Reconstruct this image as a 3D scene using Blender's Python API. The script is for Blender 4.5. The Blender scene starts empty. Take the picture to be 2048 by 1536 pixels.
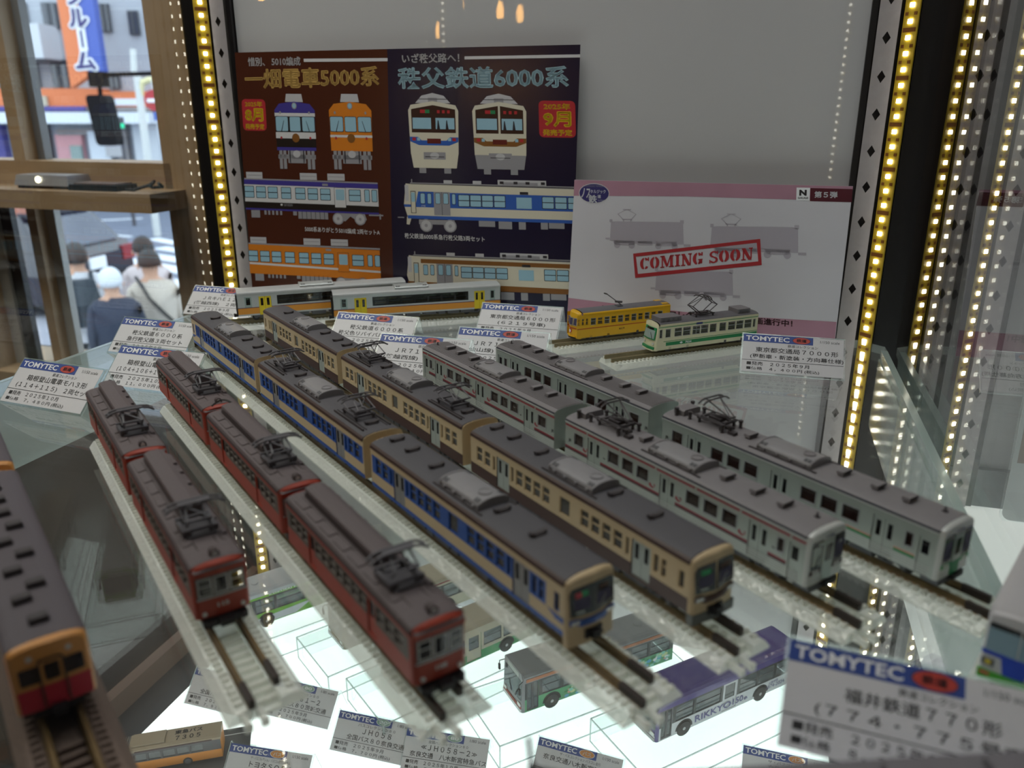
import bpy, bmesh, math, random
from mathutils import Vector, Matrix
random.seed(7)
SC = bpy.context.scene
COL = SC.collection
R = math.radians

# ------------------------------------------------------------------ camera
H = 0.160                     # camera height over the acrylic shelf top (z = 0), metres, real size
FPX, PITCH = 1620.0, R(18.6)
cd = bpy.data.cameras.new('camera')
cam = bpy.data.objects.new('camera', cd); COL.objects.link(cam)
cam.location = (0, 0, H); cam.rotation_euler = (R(90) - PITCH, 0, 0)
cd.sensor_width = 36; cd.lens = FPX / 2048 * 36
cd.clip_start = 0.01; cd.clip_end = 200
cd.dof.use_dof = True; cd.dof.focus_distance = 0.51; cd.dof.aperture_fstop = 10.8
SC.camera = cam
# ------------------------------------------------------------------ world, exposure
W = bpy.data.worlds.new('world'); SC.world = W; W.use_nodes = True
W.node_tree.nodes['Background'].inputs[0].default_value = (0.80, 0.90, 1.0, 1)
W.node_tree.nodes['Background'].inputs[1].default_value = 3.4
SC.view_settings.view_transform = 'Standard'; SC.view_settings.look = 'None'
SC.view_settings.gamma = 1; SC.view_settings.use_curve_mapping = False
SC.view_settings.exposure = 0.0
SC.cycles.transparent_max_bounces = 40
SC.cycles.max_bounces = 10
LED_POWER = 15.0
PANEL_POWER = 1.5
TOP_POWER = 1.62
BULB_POWER = 40.0
TH = R(16.8)
CT, ST = math.cos(TH), math.sin(TH)
def AB(a, b, z=0.0):          # display case axes: a along the back wall, b away from the viewer
    return Vector((a * CT + b * ST, -a * ST + b * CT, z))
CASE_ROT = -TH
def lamp(name, kind, loc, energy, color, **k):
    d = bpy.data.lights.new(name, kind); d.energy = energy; d.color = color
    for q, v in k.items(): setattr(d, q, v)
    o = bpy.data.objects.new(name, d); COL.objects.link(o); o.location = loc
    return o

# ------------------------------------------------------------------ materials
def lin(h):
    if isinstance(h, (tuple, list)): return tuple(h)
    h = h.lstrip('#'); c = [int(h[i:i + 2], 16) / 255 for i in (0, 2, 4)]
    return tuple(x / 12.92 if x <= .04045 else ((x + .055) / 1.055) ** 2.4 for x in c)
MATS = {}
def mat(name, col, rough=.5, metal=0.0, vary=.08, scale=300, bump=0.0, spec=.5, coat=0.0):
    if name in MATS: return MATS[name]
    m = bpy.data.materials.new(name); m.use_nodes = True; MATS[name] = m
    nt = m.node_tree; b = nt.nodes['Principled BSDF']; c = lin(col)
    b.inputs['Base Color'].default_value = (*c, 1)
    b.inputs['Roughness'].default_value = rough; b.inputs['Metallic'].default_value = metal
    b.inputs['Specular IOR Level'].default_value = spec; b.inputs['Coat Weight'].default_value = coat
    if vary or bump:
        tc = nt.nodes.new('ShaderNodeTexCoord'); n = nt.nodes.new('ShaderNodeTexNoise')
        n.inputs['Scale'].default_value = scale; n.inputs['Detail'].default_value = 3
        nt.links.new(tc.outputs['Object'], n.inputs['Vector'])
        if vary:
            mx = nt.nodes.new('ShaderNodeMix'); mx.data_type = 'RGBA'
            mx.inputs[6].default_value = (*[x * (1 - vary) for x in c], 1)
            mx.inputs[7].default_value = (*[min(1, x * (1 + vary)) for x in c], 1)
            nt.links.new(n.outputs['Fac'], mx.inputs[0]); nt.links.new(mx.outputs[2], b.inputs['Base Color'])
        if bump:
            bp = nt.nodes.new('ShaderNodeBump'); bp.inputs['Strength'].default_value = bump
            bp.inputs['Distance'].default_value = .0005
            nt.links.new(n.outputs['Fac'], bp.inputs['Height']); nt.links.new(bp.outputs[0], b.inputs['Normal'])
    return m
def emit(name, col, power, base=None):
    if name in MATS: return MATS[name]
    m = mat(name, base or col, .5, vary=0)
    b = m.node_tree.nodes['Principled BSDF']
    b.inputs['Emission Color'].default_value = (*lin(col), 1); b.inputs['Emission Strength'].default_value = power
    return m
def glass(name, tint=(1, 1, 1), f0=.04, dark=0.0, rough=0.0, body=(.5, .5, .5), boost=1.0, milky=0.0, lumpy=0.0):
    """clear sheet: see-through, Fresnel mirror, and an optional share of coloured body"""
    if name in MATS: return MATS[name]
    m = bpy.data.materials.new(name); m.use_nodes = True; MATS[name] = m
    nt = m.node_tree; nt.nodes.clear(); N = nt.nodes.new; L = nt.links.new
    out = N('ShaderNodeOutputMaterial'); tr = N('ShaderNodeBsdfTransparent'); gl = N('ShaderNodeBsdfGlossy')
    tr.inputs[0].default_value = (*tint, 1); gl.inputs['Roughness'].default_value = rough
    gl.inputs['Color'].default_value = (1, 1, 1, 1)
    lw = N('ShaderNodeLayerWeight'); lw.inputs[0].default_value = .5
    pw = N('ShaderNodeMath'); pw.operation = 'POWER'; pw.inputs[1].default_value = 5
    ma = N('ShaderNodeMath'); ma.operation = 'MULTIPLY_ADD'; ma.use_clamp = True
    ma.inputs[1].default_value = (1 - f0) * boost; ma.inputs[2].default_value = f0 * boost
    L(lw.outputs['Facing'], pw.inputs[0]); L(pw.outputs[0], ma.inputs[0])
    base = tr.outputs[0]; bp = None
    if lumpy:
        tc = N('ShaderNodeTexCoord'); nz = N('ShaderNodeTexNoise'); nz.inputs['Scale'].default_value = 420; nz.inputs['Detail'].default_value = 2; bp = N('ShaderNodeBump')
        bp.inputs['Strength'].default_value = lumpy; bp.inputs['Distance'].default_value = .0012; L(tc.outputs['Object'], nz.inputs['Vector']); L(nz.outputs['Fac'], bp.inputs['Height'])
        L(bp.outputs[0], gl.inputs['Normal'])
    if dark > 0:
        df = N('ShaderNodeBsdfDiffuse'); df.inputs[0].default_value = (*lin(body), 1)
        if bp: L(bp.outputs[0], df.inputs['Normal'])
        if milky:
            tl = N('ShaderNodeBsdfTranslucent'); tl.inputs[0].default_value = (*lin(body), 1); dm = N('ShaderNodeMixShader'); dm.inputs[0].default_value = milky
            L(df.outputs[0], dm.inputs[1]); L(tl.outputs[0], dm.inputs[2]); df = dm
        mx = N('ShaderNodeMixShader'); mx.inputs[0].default_value = dark
        L(tr.outputs[0], mx.inputs[1]); L(df.outputs[0], mx.inputs[2]); base = mx.outputs[0]
    m2 = N('ShaderNodeMixShader'); L(ma.outputs[0], m2.inputs[0]); L(base, m2.inputs[1]); L(gl.outputs[0], m2.inputs[2])
    L(m2.outputs[0], out.inputs[0])
    return m

# ------------------------------------------------------------------ mesh builder (coordinates in mm unless scale is given)
class MB:
    def __init__(s): s.v = []; s.f = []; s.m = []; s.mats = []
    def mi(s, m):
        if m not in s.mats: s.mats.append(m)
        return s.mats.index(m)
    def face(s, pts, m):
        i = len(s.v); s.v += [tuple(p) for p in pts]; s.f.append(tuple(range(i, i + len(pts)))); s.m.append(s.mi(m))
    def box(s, x0, x1, y0, y1, z0, z1, m, top=None, taper=0.0):
        t = taper
        a = [(x0, y0, z0), (x1, y0, z0), (x1, y1, z0), (x0, y1, z0), (x0 + t, y0 + t, z1), (x1 - t, y0 + t, z1), (x1 - t, y1 - t, z1), (x0 + t, y1 - t, z1)]
        i = len(s.v); s.v += a; k = s.mi(m)
        for q, f in enumerate(((0, 3, 2, 1), (4, 5, 6, 7), (0, 1, 5, 4), (1, 2, 6, 5), (2, 3, 7, 6), (3, 0, 4, 7))):
            s.f.append(tuple(i + j for j in f)); s.m.append(s.mi(top) if (top and q == 1) else k)
    def tube(s, p, q, r, m, n=5):
        p = Vector(p); q = Vector(q); d = (q - p)
        if d.length < 1e-9: return
        d.normalize(); u = d.orthogonal().normalized(); w = d.cross(u); i = len(s.v)
        for c in (p, q):
            for k in range(n):
                a = 2 * math.pi * k / n; s.v.append(tuple(c + u * (r * math.cos(a)) + w * (r * math.sin(a))))
        k_ = s.mi(m)
        for k in range(n):
            j = (k + 1) % n; s.f.append((i + k, i + j, i + n + j, i + n + k)); s.m.append(k_)
        s.f.append(tuple(i + n - 1 - k for k in range(n))); s.f.append(tuple(i + n + k for k in range(n))); s.m += [k_, k_]
    def path(s, pts, r, m, n=5):
        for a, b in zip(pts[:-1], pts[1:]): s.tube(a, b, r, m, n)
    def prism(s, poly, axis, t0, t1, m, cap0=True, side=None, xf=None):
        """poly: 2-D outline; axis x: (y,z), axis y: (x,z), axis z: (x,y)"""
        def P(a, b, t):
            p = {'x': (t, a, b), 'y': (a, t, b), 'z': (a, b, t)}[axis]
            return xf(p) if xf else p
        i = len(s.v); n = len(poly)
        for t in (t0, t1): s.v += [P(a, b, t) for a, b in poly]
        k = s.mi(m); ks = s.mi(side) if side else k
        for j in range(n):
            h = (j + 1) % n; s.f.append((i + j, i + h, i + n + h, i + n + j)); s.m.append(ks)
        if cap0: s.f.append(tuple(i + n - 1 - j for j in range(n))); s.m.append(k)
        s.f.append(tuple(i + n + j for j in range(n))); s.m.append(k)
    def loft(s, rings, m, cap=True, mfun=None):
        i = len(s.v); n = len(rings[0])
        for r in rings: s.v += [tuple(p) for p in r]
        k = s.mi(m)
        for a in range(len(rings) - 1):
            for j in range(n):
                h = (j + 1) % n
                s.f.append((i + a * n + j, i + a * n + h, i + (a + 1) * n + h, i + (a + 1) * n + j)); s.m.append(k)
        if cap:
            s.f.append(tuple(i + n - 1 - j for j in range(n))); s.f.append(tuple(i + (len(rings) - 1) * n + j for j in range(n))); s.m += [k, k]
    def lathe(s, prof, c, m, n=14, axis='z'):
        rings = []
        for r, h in prof:
            ring = []
            for k in range(n):
                a = 2 * math.pi * k / n; x, y = r * math.cos(a), r * math.sin(a)
                ring.append({'z': (c[0] + x, c[1] + y, c[2] + h), 'y': (c[0] + x, c[1] + h, c[2] + y), 'x': (c[0] + h, c[1] + x, c[2] + y)}[axis])
            rings.append(ring)
        s.loft(rings, m)
    def mesh(s, name, scale=.001):
        me = bpy.data.meshes.new(name)
        me.from_pydata([(x * scale, y * scale, z * scale) for x, y, z in s.v], [], s.f)
        for m in s.mats: me.materials.append(m)
        if s.m: me.polygons.foreach_set('material_index', s.m)
        me.update(); return me
    def build(s, name, parent=None, scale=.001, loc=None, smooth=False, kind=None):
        return link(name, s.mesh(name, scale), parent, loc, smooth, kind)
def link(name, me, parent=None, loc=None, smooth=False, kind=None, rot=None):
    o = bpy.data.objects.new(name, me); COL.objects.link(o)
    if parent: o.parent = parent
    if loc is not None: o.location = loc
    if rot is not None: o.rotation_euler = rot
    if smooth: me.shade_smooth()
    if kind: o['kind'] = kind
    return o
def tag(o, label=None, cat=None, group=None, kind=None):
    if label: o['label'] = label
    if cat: o['category'] = cat
    if group: o['group'] = group
    if kind: o['kind'] = kind
    return o
def thing(name, label, cat, loc=(0, 0, 0), rz=0.0, group=None):
    o = bpy.data.objects.new(name, None); COL.objects.link(o); o.empty_display_size = .01
    o.location = loc; o.rotation_euler = (0, 0, rz)
    return tag(o, label, cat, group)
def struct(o): o['kind'] = 'structure'; return o
def rrect(x0, x1, y0, y1, r, n=4):
    p = []
    for cx, cy, a0 in ((x1 - r, y1 - r, 0), (x0 + r, y1 - r, 90), (x0 + r, y0 + r, 180), (x1 - r, y0 + r, 270)):
        for k in range(n + 1):
            a = R(a0 + 90 * k / n); p.append((cx + r * math.cos(a), cy + r * math.sin(a)))
    return p
def oval(cx, cy, rx, ry, n=20): return [(cx + rx * math.cos(2 * math.pi * k / n), cy + ry * math.sin(2 * math.pi * k / n)) for k in range(n)]

# ------------------------------------------------------------------ lettering: outlines of the built-in face, filled
_T = {}
def glyphs(s, bold=0.0):
    if (s, bold) in _T: return _T[(s, bold)]
    c = bpy.data.curves.new('t', 'FONT'); c.body = s; c.size = 1; c.offset = bold; c.resolution_u = 2
    o = bpy.data.objects.new('t', c); COL.objects.link(o)
    bpy.context.view_layer.update()
    ev = o.evaluated_get(bpy.context.evaluated_depsgraph_get()); me = ev.to_mesh()
    v = [(p.co.x, p.co.y) for p in me.vertices]; f = [tuple(p.vertices) for p in me.polygons]
    ev.to_mesh_clear(); bpy.data.objects.remove(o); bpy.data.curves.remove(c)
    xs = [p[0] for p in v] or [0, 1]; ys = [p[1] for p in v] or [0, 1]
    _T[(s, bold)] = (v, f, min(xs), max(xs), min(ys), max(ys)); return _T[(s, bold)]
def text(mb, s, x, y, w, h, m, fn, bold=0.0, align='l'):
    """letters fitted into a box whose left/centre bottom is (x, y); fn maps (u, v) to 3-D"""
    cjk = any(ord(ch) > 0x2e80 for ch in s)
    if cjk and bold > .012:          # heavy ideographs: overprint shifted copies, the outlines would cross if fattened
        e = bold * h * .75
        for dx, dy in ((-e, 0), (e, 0), (0, -e), (0, e)): text(mb, s, x + dx, y + dy, w, h, m, fn, .011, align)
        bold = .011
    v, f, x0, x1, y0, y1 = glyphs(s, bold)
    sy = h / max(1e-6, (y1 - y0)); sx = (w / max(1e-6, (x1 - x0))) if w else sy
    if align == 'c': x = x - (x1 - x0) * sx / 2
    i = len(mb.v); k = mb.mi(m)
    mb.v += [tuple(fn(x + (a - x0) * sx, y + (b - y0) * sy)) for a, b in v]
    for q in f: mb.f.append(tuple(i + j for j in q)); mb.m.append(k)

# ------------------------------------------------------------------ palette
M_WALL = mat('case_white_panel', '#b7b6b7', .006, vary=.02, scale=4, spec=.35)
M_BLK = mat('black_post', '#131316', .35, vary=.1)
M_SILV = mat('perforated_steel', '#a39ea1', .4, .3, vary=.1, scale=200)
M_TAPE = mat('yellow_led_tape', '#b99a26', .4, vary=.25, scale=260)
M_COPPER = mat('resistor_brown', '#7a4a1c', .45)
M_LED = emit('led_light', '#fff8ea', LED_POWER)
M_PANEL = emit('light_panel', '#f2f9f7', PANEL_POWER, base='#d8dcdc')
M_WOOD = mat('warm_wood', '#a1886a', .5, vary=.18, scale=30, bump=.1)
M_DWOOD = mat('dark_wood', '#2e221b', .5, vary=.2, scale=12)
M_DARKFLOOR = mat('dark_floor', '#23262b', .4, vary=.2, scale=20)
G_CLEAR = glass('clear_glass', (.97, .985, .98), .045)
G_WIN = glass('window_glass', (.97, .985, 1.0), .03)
G_SHELF = glass('shelf_acrylic', (.975, .985, .98), .045, rough=.008, dark=.028, body='#e6e2da')
G_ACR = glass('thin_acrylic', (.95, .975, .972), .045)
M_EDGE = glass('acrylic_edge', (.80, .86, .85), .10, dark=.5, body='#d3dedb', rough=.15, milky=.4)
M_BEDW = glass('clear_white_plastic', (.93, .95, .92), .09, dark=.70, body='#f2f2ec', rough=.18, milky=.40, lumpy=.9)
M_RAIL = mat('brown_rail', '#6b5736', .42, .35, vary=.25, scale=400)
M_RAILD = mat('rail_end_dark', '#2a1d17', .5)
G_PANE = glass('car_window_pane', (.7, .7, .68), .06, dark=.55, body='#5b5550')
G_PANER = glass('silver_car_pane', (.5, .4, .4), .06, dark=.55, body='#382422')
G_PANED = glass('dark_cab_pane', (.5, .5, .55), .06, dark=.8, body='#17171d')
G_PANEL_ = glass('light_bus_pane', (.72, .78, .8), .06, dark=.45, body='#5d686c')
M_PAPER = mat('card_paper', '#c9c9cd', .5, vary=.02)
M_INK = mat('ink', '#202124', .6, vary=0)
M_BLUEC = mat('card_blue', '#23418c', .5, vary=0)
M_WHITEC = mat('card_white', '#e4e6ea', .5, vary=0)
M_REDC = mat('card_red', '#b3382e', .5, vary=0)
M_DK = mat('under_dark', '#1b1a1a', .6)
M_UNDER = mat('under_grey', '#55565a', .55)
M_CPL = mat('coupler_black', '#141318', .5)
M_INT = mat('seat_brown', '#4a3128', .7)
M_INTR = mat('seat_red', '#5a1f1d', .7)
M_PANTO = mat('pantograph_grey', '#5c5a5f', .5, .2)
M_PANTOL = mat('pantograph_light', '#77777c', .45, .3)
M_CHROME = mat('window_frame_silver', '#a6a8aa', .35, .4)

# ================================================================== setting
def slab_ab(name, a0, a1, b0, b1, z0, z1, m, parent=None, edge=None):
    mb = MB(); c = [AB(a0, b0), AB(a1, b0), AB(a1, b1), AB(a0, b1)]
    lo = [(p.x, p.y, z0) for p in c]; hi = [(p.x, p.y, z1) for p in c]
    mb.face(lo[::-1], m); mb.face(hi, m)
    for i in range(4):
        j = (i + 1) % 4; mb.face([lo[i], lo[j], hi[j], hi[i]], edge or m)
    return mb.build(name, parent, 1.0)
ZB, ZT = -.31, .62            # case bottom and top
A0, A1, B0, B1 = -.464, .0985, .088, .632
struct(slab_ab('wall_back', A0 + .0345, A1 - .0405, B1, B1 + .006, ZB, ZT, M_WALL))
for nm, a in (('wall_left', A0 - .004), ('wall_right', A1)):
    struct(slab_ab(nm, a, a + .004, B0, B1 + .01, ZB, ZT, G_CLEAR))
struct(slab_ab('wall_front', A0, A1, B0 - .004, B0, ZB, ZT, G_CLEAR))
struct(slab_ab('floor', A0 - .01, A1 + .006, B0 - .01, B1 + .01, -.33, -.305, M_DARKFLOOR))
tag(slab_ab('light_panel', -.4155, .085, .10, .625, -.305, -.29, M_PANEL), 'glowing white light panel lying under the model buses', 'light panel')
M_TRIMB = mat('trim_brown', '#6d5648', .4, .2)
struct(slab_ab('trim_1', A0 - .006, A0 + .004, B0, B1, -.305, -.286, M_TRIMB))
struct(slab_ab('ceiling', A0 - .01, A1 + .01, B0, B1 + .01, ZT, ZT + .02, M_BLK))

# added fill lamp under the case roof, out of view, lifting the interior
cl = lamp('case_fill_lamp', 'AREA', AB((A0 + A1) / 2, (B0 + B1) / 2, ZT - .008), TOP_POWER, (1.0, .985, .965), shape='RECTANGLE', size=.48, size_y=.44)
cl.rotation_euler = (0, 0, CASE_ROT)
# the acrylic shelf: a thick sheet with its two rear corners cut off
sh = MB()
ol = [(-.446, .110), (.0945, .110), (.0945, .612), (.078, .626), (-.425, .626), (-.446, .600)]
pts = [AB(a, b) for a, b in ol]
T_SH = .006
sh.face([(p.x, p.y, 0) for p in pts], G_SHELF); sh.face([(p.x, p.y, -T_SH) for p in pts][::-1], G_SHELF)
for i in range(len(pts)):
    p, q = pts[i], pts[(i + 1) % len(pts)]
    sh.face([(p.x, p.y, -T_SH), (q.x, q.y, -T_SH), (q.x, q.y, 0), (p.x, p.y, 0)], M_EDGE)
shelf = tag(sh.build('acrylic_shelf', None, 1.0), 'thick clear acrylic shelf carrying the model trains', 'shelf')
for a_ in (-.446, .0895): slab_ab('side_skirt', a_, a_ + .005, .110, .600, -.056, -T_SH, G_SHELF, shelf, M_EDGE)
for a_, b_ in ((-.4462, -.4425), (.0905, .0947)): slab_ab('polished_edge', a_, b_, .110, .6005, -T_SH - .0002, .0002, M_EDGE, shelf)
for a_, b_ in ((-.4462, -.4435), (.0915, .0947)): slab_ab('polished_edge', a_, b_, .110, .6005, -.058, -.0558, M_EDGE, shelf)

# posts with perforated steel and LED tape
def led_post(a, b, sgn, back, label, group_n, z0=ZB, z1=ZT, dup_only=False):
    """sgn +1: case interior lies towards +a.  back: post stands at the back (faces -b)"""
    fb = -1 if back else 1
    t = thing('led_post', label, 'post', AB(a, b, 0), CASE_ROT)
    # local axes: x along the wall (a), y away from the viewer (b)
    m = MB(); h0, h1 = z0 * 1000, z1 * 1000
    m.box(*sorted((-sgn * (22 if back else 7), -sgn * 6)), *sorted((0, -fb * 14)), h0, h1, M_BLK)
    m.box(*sorted((sgn * 20, sgn * 24)), *sorted((-fb * 2, -fb * 14)), h0, h1, M_BLK)
    m.box(*sorted((-sgn * 6, sgn * 20)), *sorted((-fb * 8, -fb * 14)), h0, h1, M_BLK)
    m.build('post_body', t)
    # perforated strip with diamond slots
    ps = MB(); x0, x1 = sorted((sgn * 6.5, sgn * 19.5)); yy = fb * 0.5; cx = (x0 + x1) / 2
    pitch = 24.0; n = int((h1 - h0) / pitch)
    for k in range(n):
        za = h0 + k * pitch; zb = za + pitch; zc = (za + zb) / 2
        L_, R_, D_, U_ = (cx - 2.6, zc), (cx + 2.6, zc), (cx, zc - 4), (cx, zc + 4)
        for poly in ([(x0, za), (cx, za), D_, L_, (x0, zc)], [(cx, za), (x1, za), (x1, zc), R_, D_],
                     [(x1, zc), (x1, zb), (cx, zb), U_, R_], [(cx, zb), (x0, zb), (x0, zc), L_, U_]):
            ps.face([(p, yy, q) for p, q in poly], M_SILV)
    ps.build('perforated_strip', t)
    # LED tape turned 45 degrees into the case
    ang = R(45) * sgn * (1 if back else -1)
    tape = MB(); tape.box(-5.5, 5.5, -fb * .9 if back else -.9, 0, h0 + 15, h1 - 6, M_TAPE) if False else tape.box(-5.5, 5.5, -.5, .5, h0 + 20, h1 - 6, M_TAPE)
    led = MB(); led.box(-1.45, 1.45, .5 * fb, .5 * fb + fb * .9, -1.35, 1.35, M_LED)
    lm = led.mesh('led')
    res = MB()
    tp = tape.build('led_tape', t, loc=(0, fb * .004, 0)); tp.rotation_euler = (0, 0, ang)
    z = h0 + 28; k = 0
    while z < h1 - 10:
        link('led', lm, tp, (0, 0, z / 1000))
        for s_ in (-1, 1): res.box(s_ * 3.2 - 1.0, s_ * 3.2 + 1.0, .4 * fb, .4 * fb + .7 * fb, z + 3.6, z + 5.6, M_COPPER)
        if k % 3 == 2: res.box(-4.6, 4.6, .4 * fb, .4 * fb + .5 * fb, z + 3.4, z + 6.0, M_COPPER)
        z += 9.75; k += 1
    o = res.build('resistor_row', tp); o['kind'] = 'stuff'
    return t
led_post(-.4544, .626, 1, True, 'black post with yellow LED tape left of the brown train poster', 0)
led_post(.0820, .626, -1, True, 'black post with yellow LED tape right of the pink poster', 1)
led_post(-.452, .100, 1, False, 'front post with LED tape at the left front case corner', 2)
led_post(.0830, .100, -1, False, 'front post with LED tape at the right front case corner', 3)
led_post(.150, .630, 1, True, 'post with LED tape in the neighbouring case beyond the side glass', 4)

# neighbouring case on the right
M_NWALL = mat('neighbour_panel', '#c9c9ca', .2, vary=.03, scale=5)
struct(slab_ab('wall_back.001', .176, .80, .640, .646, -.40, ZT, M_NWALL))
struct(slab_ab('floor.001', .112, .80, .14, .640, -.140, -.125, emit('neighbour_panel_light', '#f4f6f2', .75, base='#dcdcda')))
struct(slab_ab('trim_2', .112, .80, .634, .640, -.125, -.095, mat('grey_channel', '#6b6f72', .35, .4)))

# room shell around the cases
M_ROOM = mat('room_wall', '#4a382c', .7, vary=.2, scale=3)
M_RCEIL = mat('room_ceiling', '#50443c', .8, vary=.2, scale=2)
RA0, RA1, RB0, RB1, RZ0, RZ1 = -2.6, 2.2, -2.9, 1.0, -1.15, 1.55
struct(slab_ab('floor.002', RA0, RA1, RB0, RB1 + .12, RZ0 - .05, RZ0, M_DARKFLOOR))
struct(slab_ab('ceiling.001', RA0, RA1, RB0, RB1 + .12, RZ1, RZ1 + .05, M_RCEIL))
struct(slab_ab('wall_rear', RA0, RA1, RB0 - .05, RB0, RZ0, RZ1, M_ROOM))
struct(slab_ab('wall_right.001', RA1, RA1 + .05, RB0, RB1 + .12, RZ0, RZ1, M_ROOM))
struct(slab_ab('wall_left.001', RA0 - .05, RA0, RB0, RB1 + .12, RZ0, RZ1, M_ROOM))
struct(slab_ab('wall_window_side', -.755, RA1, RB1 + .02, RB1 + .12, RZ0, RZ1, M_DWOOD))
struct(slab_ab('wall_window_head', RA0, -.755, RB1, RB1 + .12, .36, RZ1, M_DWOOD))
struct(slab_ab('wall_window_sill', RA0, -.755, RB1, RB1 + .12, RZ0, -.245, M_DWOOD))
# unseen area lamp added below the room ceiling to brighten the window frame
l_ = lamp('shop_fill_lamp', 'AREA', AB(-1.15, .15, RZ1 - .02), 26.0, (1.0, .92, .82), shape='RECTANGLE', size=.9, size_y=.9)
# window frame
fr = [('trim_3', -.812, -.745, RB1 - .012, RB1 + .02, -.25, .36, M_WOOD),
      ('trim_4', RA0, -.80, RB1 - .012, RB1 + .05, .026, .0905, M_WOOD),
      ('trim_5', -1.082, -1.060, RB1 - .008, RB1 + .016, .0905, .36, M_WOOD),
      ('trim_6', -1.078, -1.061, RB1 - .008, RB1 + .016, -.25, .026, M_WOOD),
      ('trim_7', -1.40, -1.172, RB1 - .03, RB1 + .02, -.25, .026, M_WOOD),
      ('trim_8', RA0, -.80, RB1 - .04, RB1 + .10, -.275, -.240, M_WOOD),
      ('trim_13', RA0, -.78, RB1 - .085, RB1 - .012, .030, .0555, M_WOOD)]
for n, *q in fr: struct(slab_ab(n, *q))
M_ALU = mat('window_bar_pale', '#a9a9a6', .4, .2)
struct(slab_ab('trim_9', -1.060, -1.047, RB1 + .016, RB1 + .030, .0905, .36, mat('window_bar_grey', '#6d6f72', .4)))
struct(slab_ab('trim_10', -1.062, -1.043, RB1 + .010, RB1 + .022, -.25, .026, M_ALU))
struct(slab_ab('trim_11', -1.172, -1.152, RB1 + .005, RB1 + .02, -.25, .026, M_ALU))
struct(slab_ab('trim_14', -1.152, -1.130, RB1 + .010, RB1 + .02, -.25, .026, M_BLK))
for i, (a0, a1, z0, z1) in enumerate(((-1.05, -.80, .09, .36), (RA0, -1.07, .09, .36), (-1.045, -.80, -.24, .03), (-1.135, -1.07, -.24, .03))):
    struct(slab_ab('window_%d' % (i + 1), a0, a1, RB1 + .03, RB1 + .034, z0, z1, G_WIN))

# ================================================================== display tracks
RAIL_Z = .0065
def track(name, label, A, Bp, mats=None, front=True, back=False, exposed=0, wid=(11.5, 9.2)):
    """A, Bp: end points on the shelf (track centre line)"""
    bed, rail, rd = mats or (M_BEDW, M_RAIL, M_RAILD)
    A = Vector((A[0], A[1], 0)); Bp = Vector((Bp[0], Bp[1], 0)); d = Bp - A; Lm = d.length * 1000
    t = thing('display_track', label, 'track', A, math.atan2(d.y, d.x), 'clear plastic display tracks under the model trains')
    mb = MB(); wb, wt = wid
    # two bed shoulders with a lower centre trough
    for s in (-1, 1):
        mb.prism([(s * wb, 0), (s * wb, .6), (s * wt, 3.4), (s * 6.2, 3.9), (s * 3.6, 3.9), (s * 3.4, 1.2), (s * 3.4, 0)], 'x', 0, Lm, bed)
    mb.box(0, Lm, -3.4, 3.4, 0, 1.2, bed)
    mb.build('track_bed', t)
    for s in (-1, 1):
        r = MB()
        r.prism([(s * 4.5 - 1.1, 3.9), (s * 4.5 + 1.1, 3.9), (s * 4.5 + .5, 4.5), (s * 4.5 + .55, 6.5), (s * 4.5 - .55, 6.5), (s * 4.5 - .5, 4.5)], 'x', 0, Lm - (6 if s > 0 else 0), rail)
        if front: r.box(Lm - 9 - (6 if s > 0 else 0), Lm + .5 - (6 if s > 0 else 0), s * 4.5 - .9, s * 4.5 + .9, 3.9, 6.7, rd)
        r.build('rail', t)
    # moulded sleeper ends along both shoulders
    nb = MB(); n = int(Lm / 3.0)
    for k in range(n):
        x = 1.2 + 3.0 * k
        for s in (-1, 1): nb.box(x, x + 1.7, *sorted((s * 6.0, s * 8.6)), 3.7, 4.75, bed, taper=.25)
    nb.build('sleeper_ends', t, kind='stuff')
    sl = MB(); sl.box(-.9, .9, -3.35, 3.35, 1.2, 3.2, bed, taper=.2); sm = sl.mesh('sleeper')
    if exposed:
        for k in range(exposed): link('sleeper', sm, t, ((Lm - 3 - 3.9 * k) / 1000, 0, 0))
    jn = MB()
    for x, s in ((Lm, 1), (0, -1)):
        if (s > 0 and not front) or (s < 0 and not back): continue
        for y in (-7.2, -2.6):
            jn.box(*sorted((x - s * 1, x + s * 4.8)), y - .75, y + .75, 1.0, 3.0, bed)
            jn.box(*sorted((x + s * 4.2, x + s * 5.4)), y - 1.0, y + 1.0, .8, 3.2, bed)
    if jn.v: jn.build('joiner_prong', t)
    return t

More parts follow.
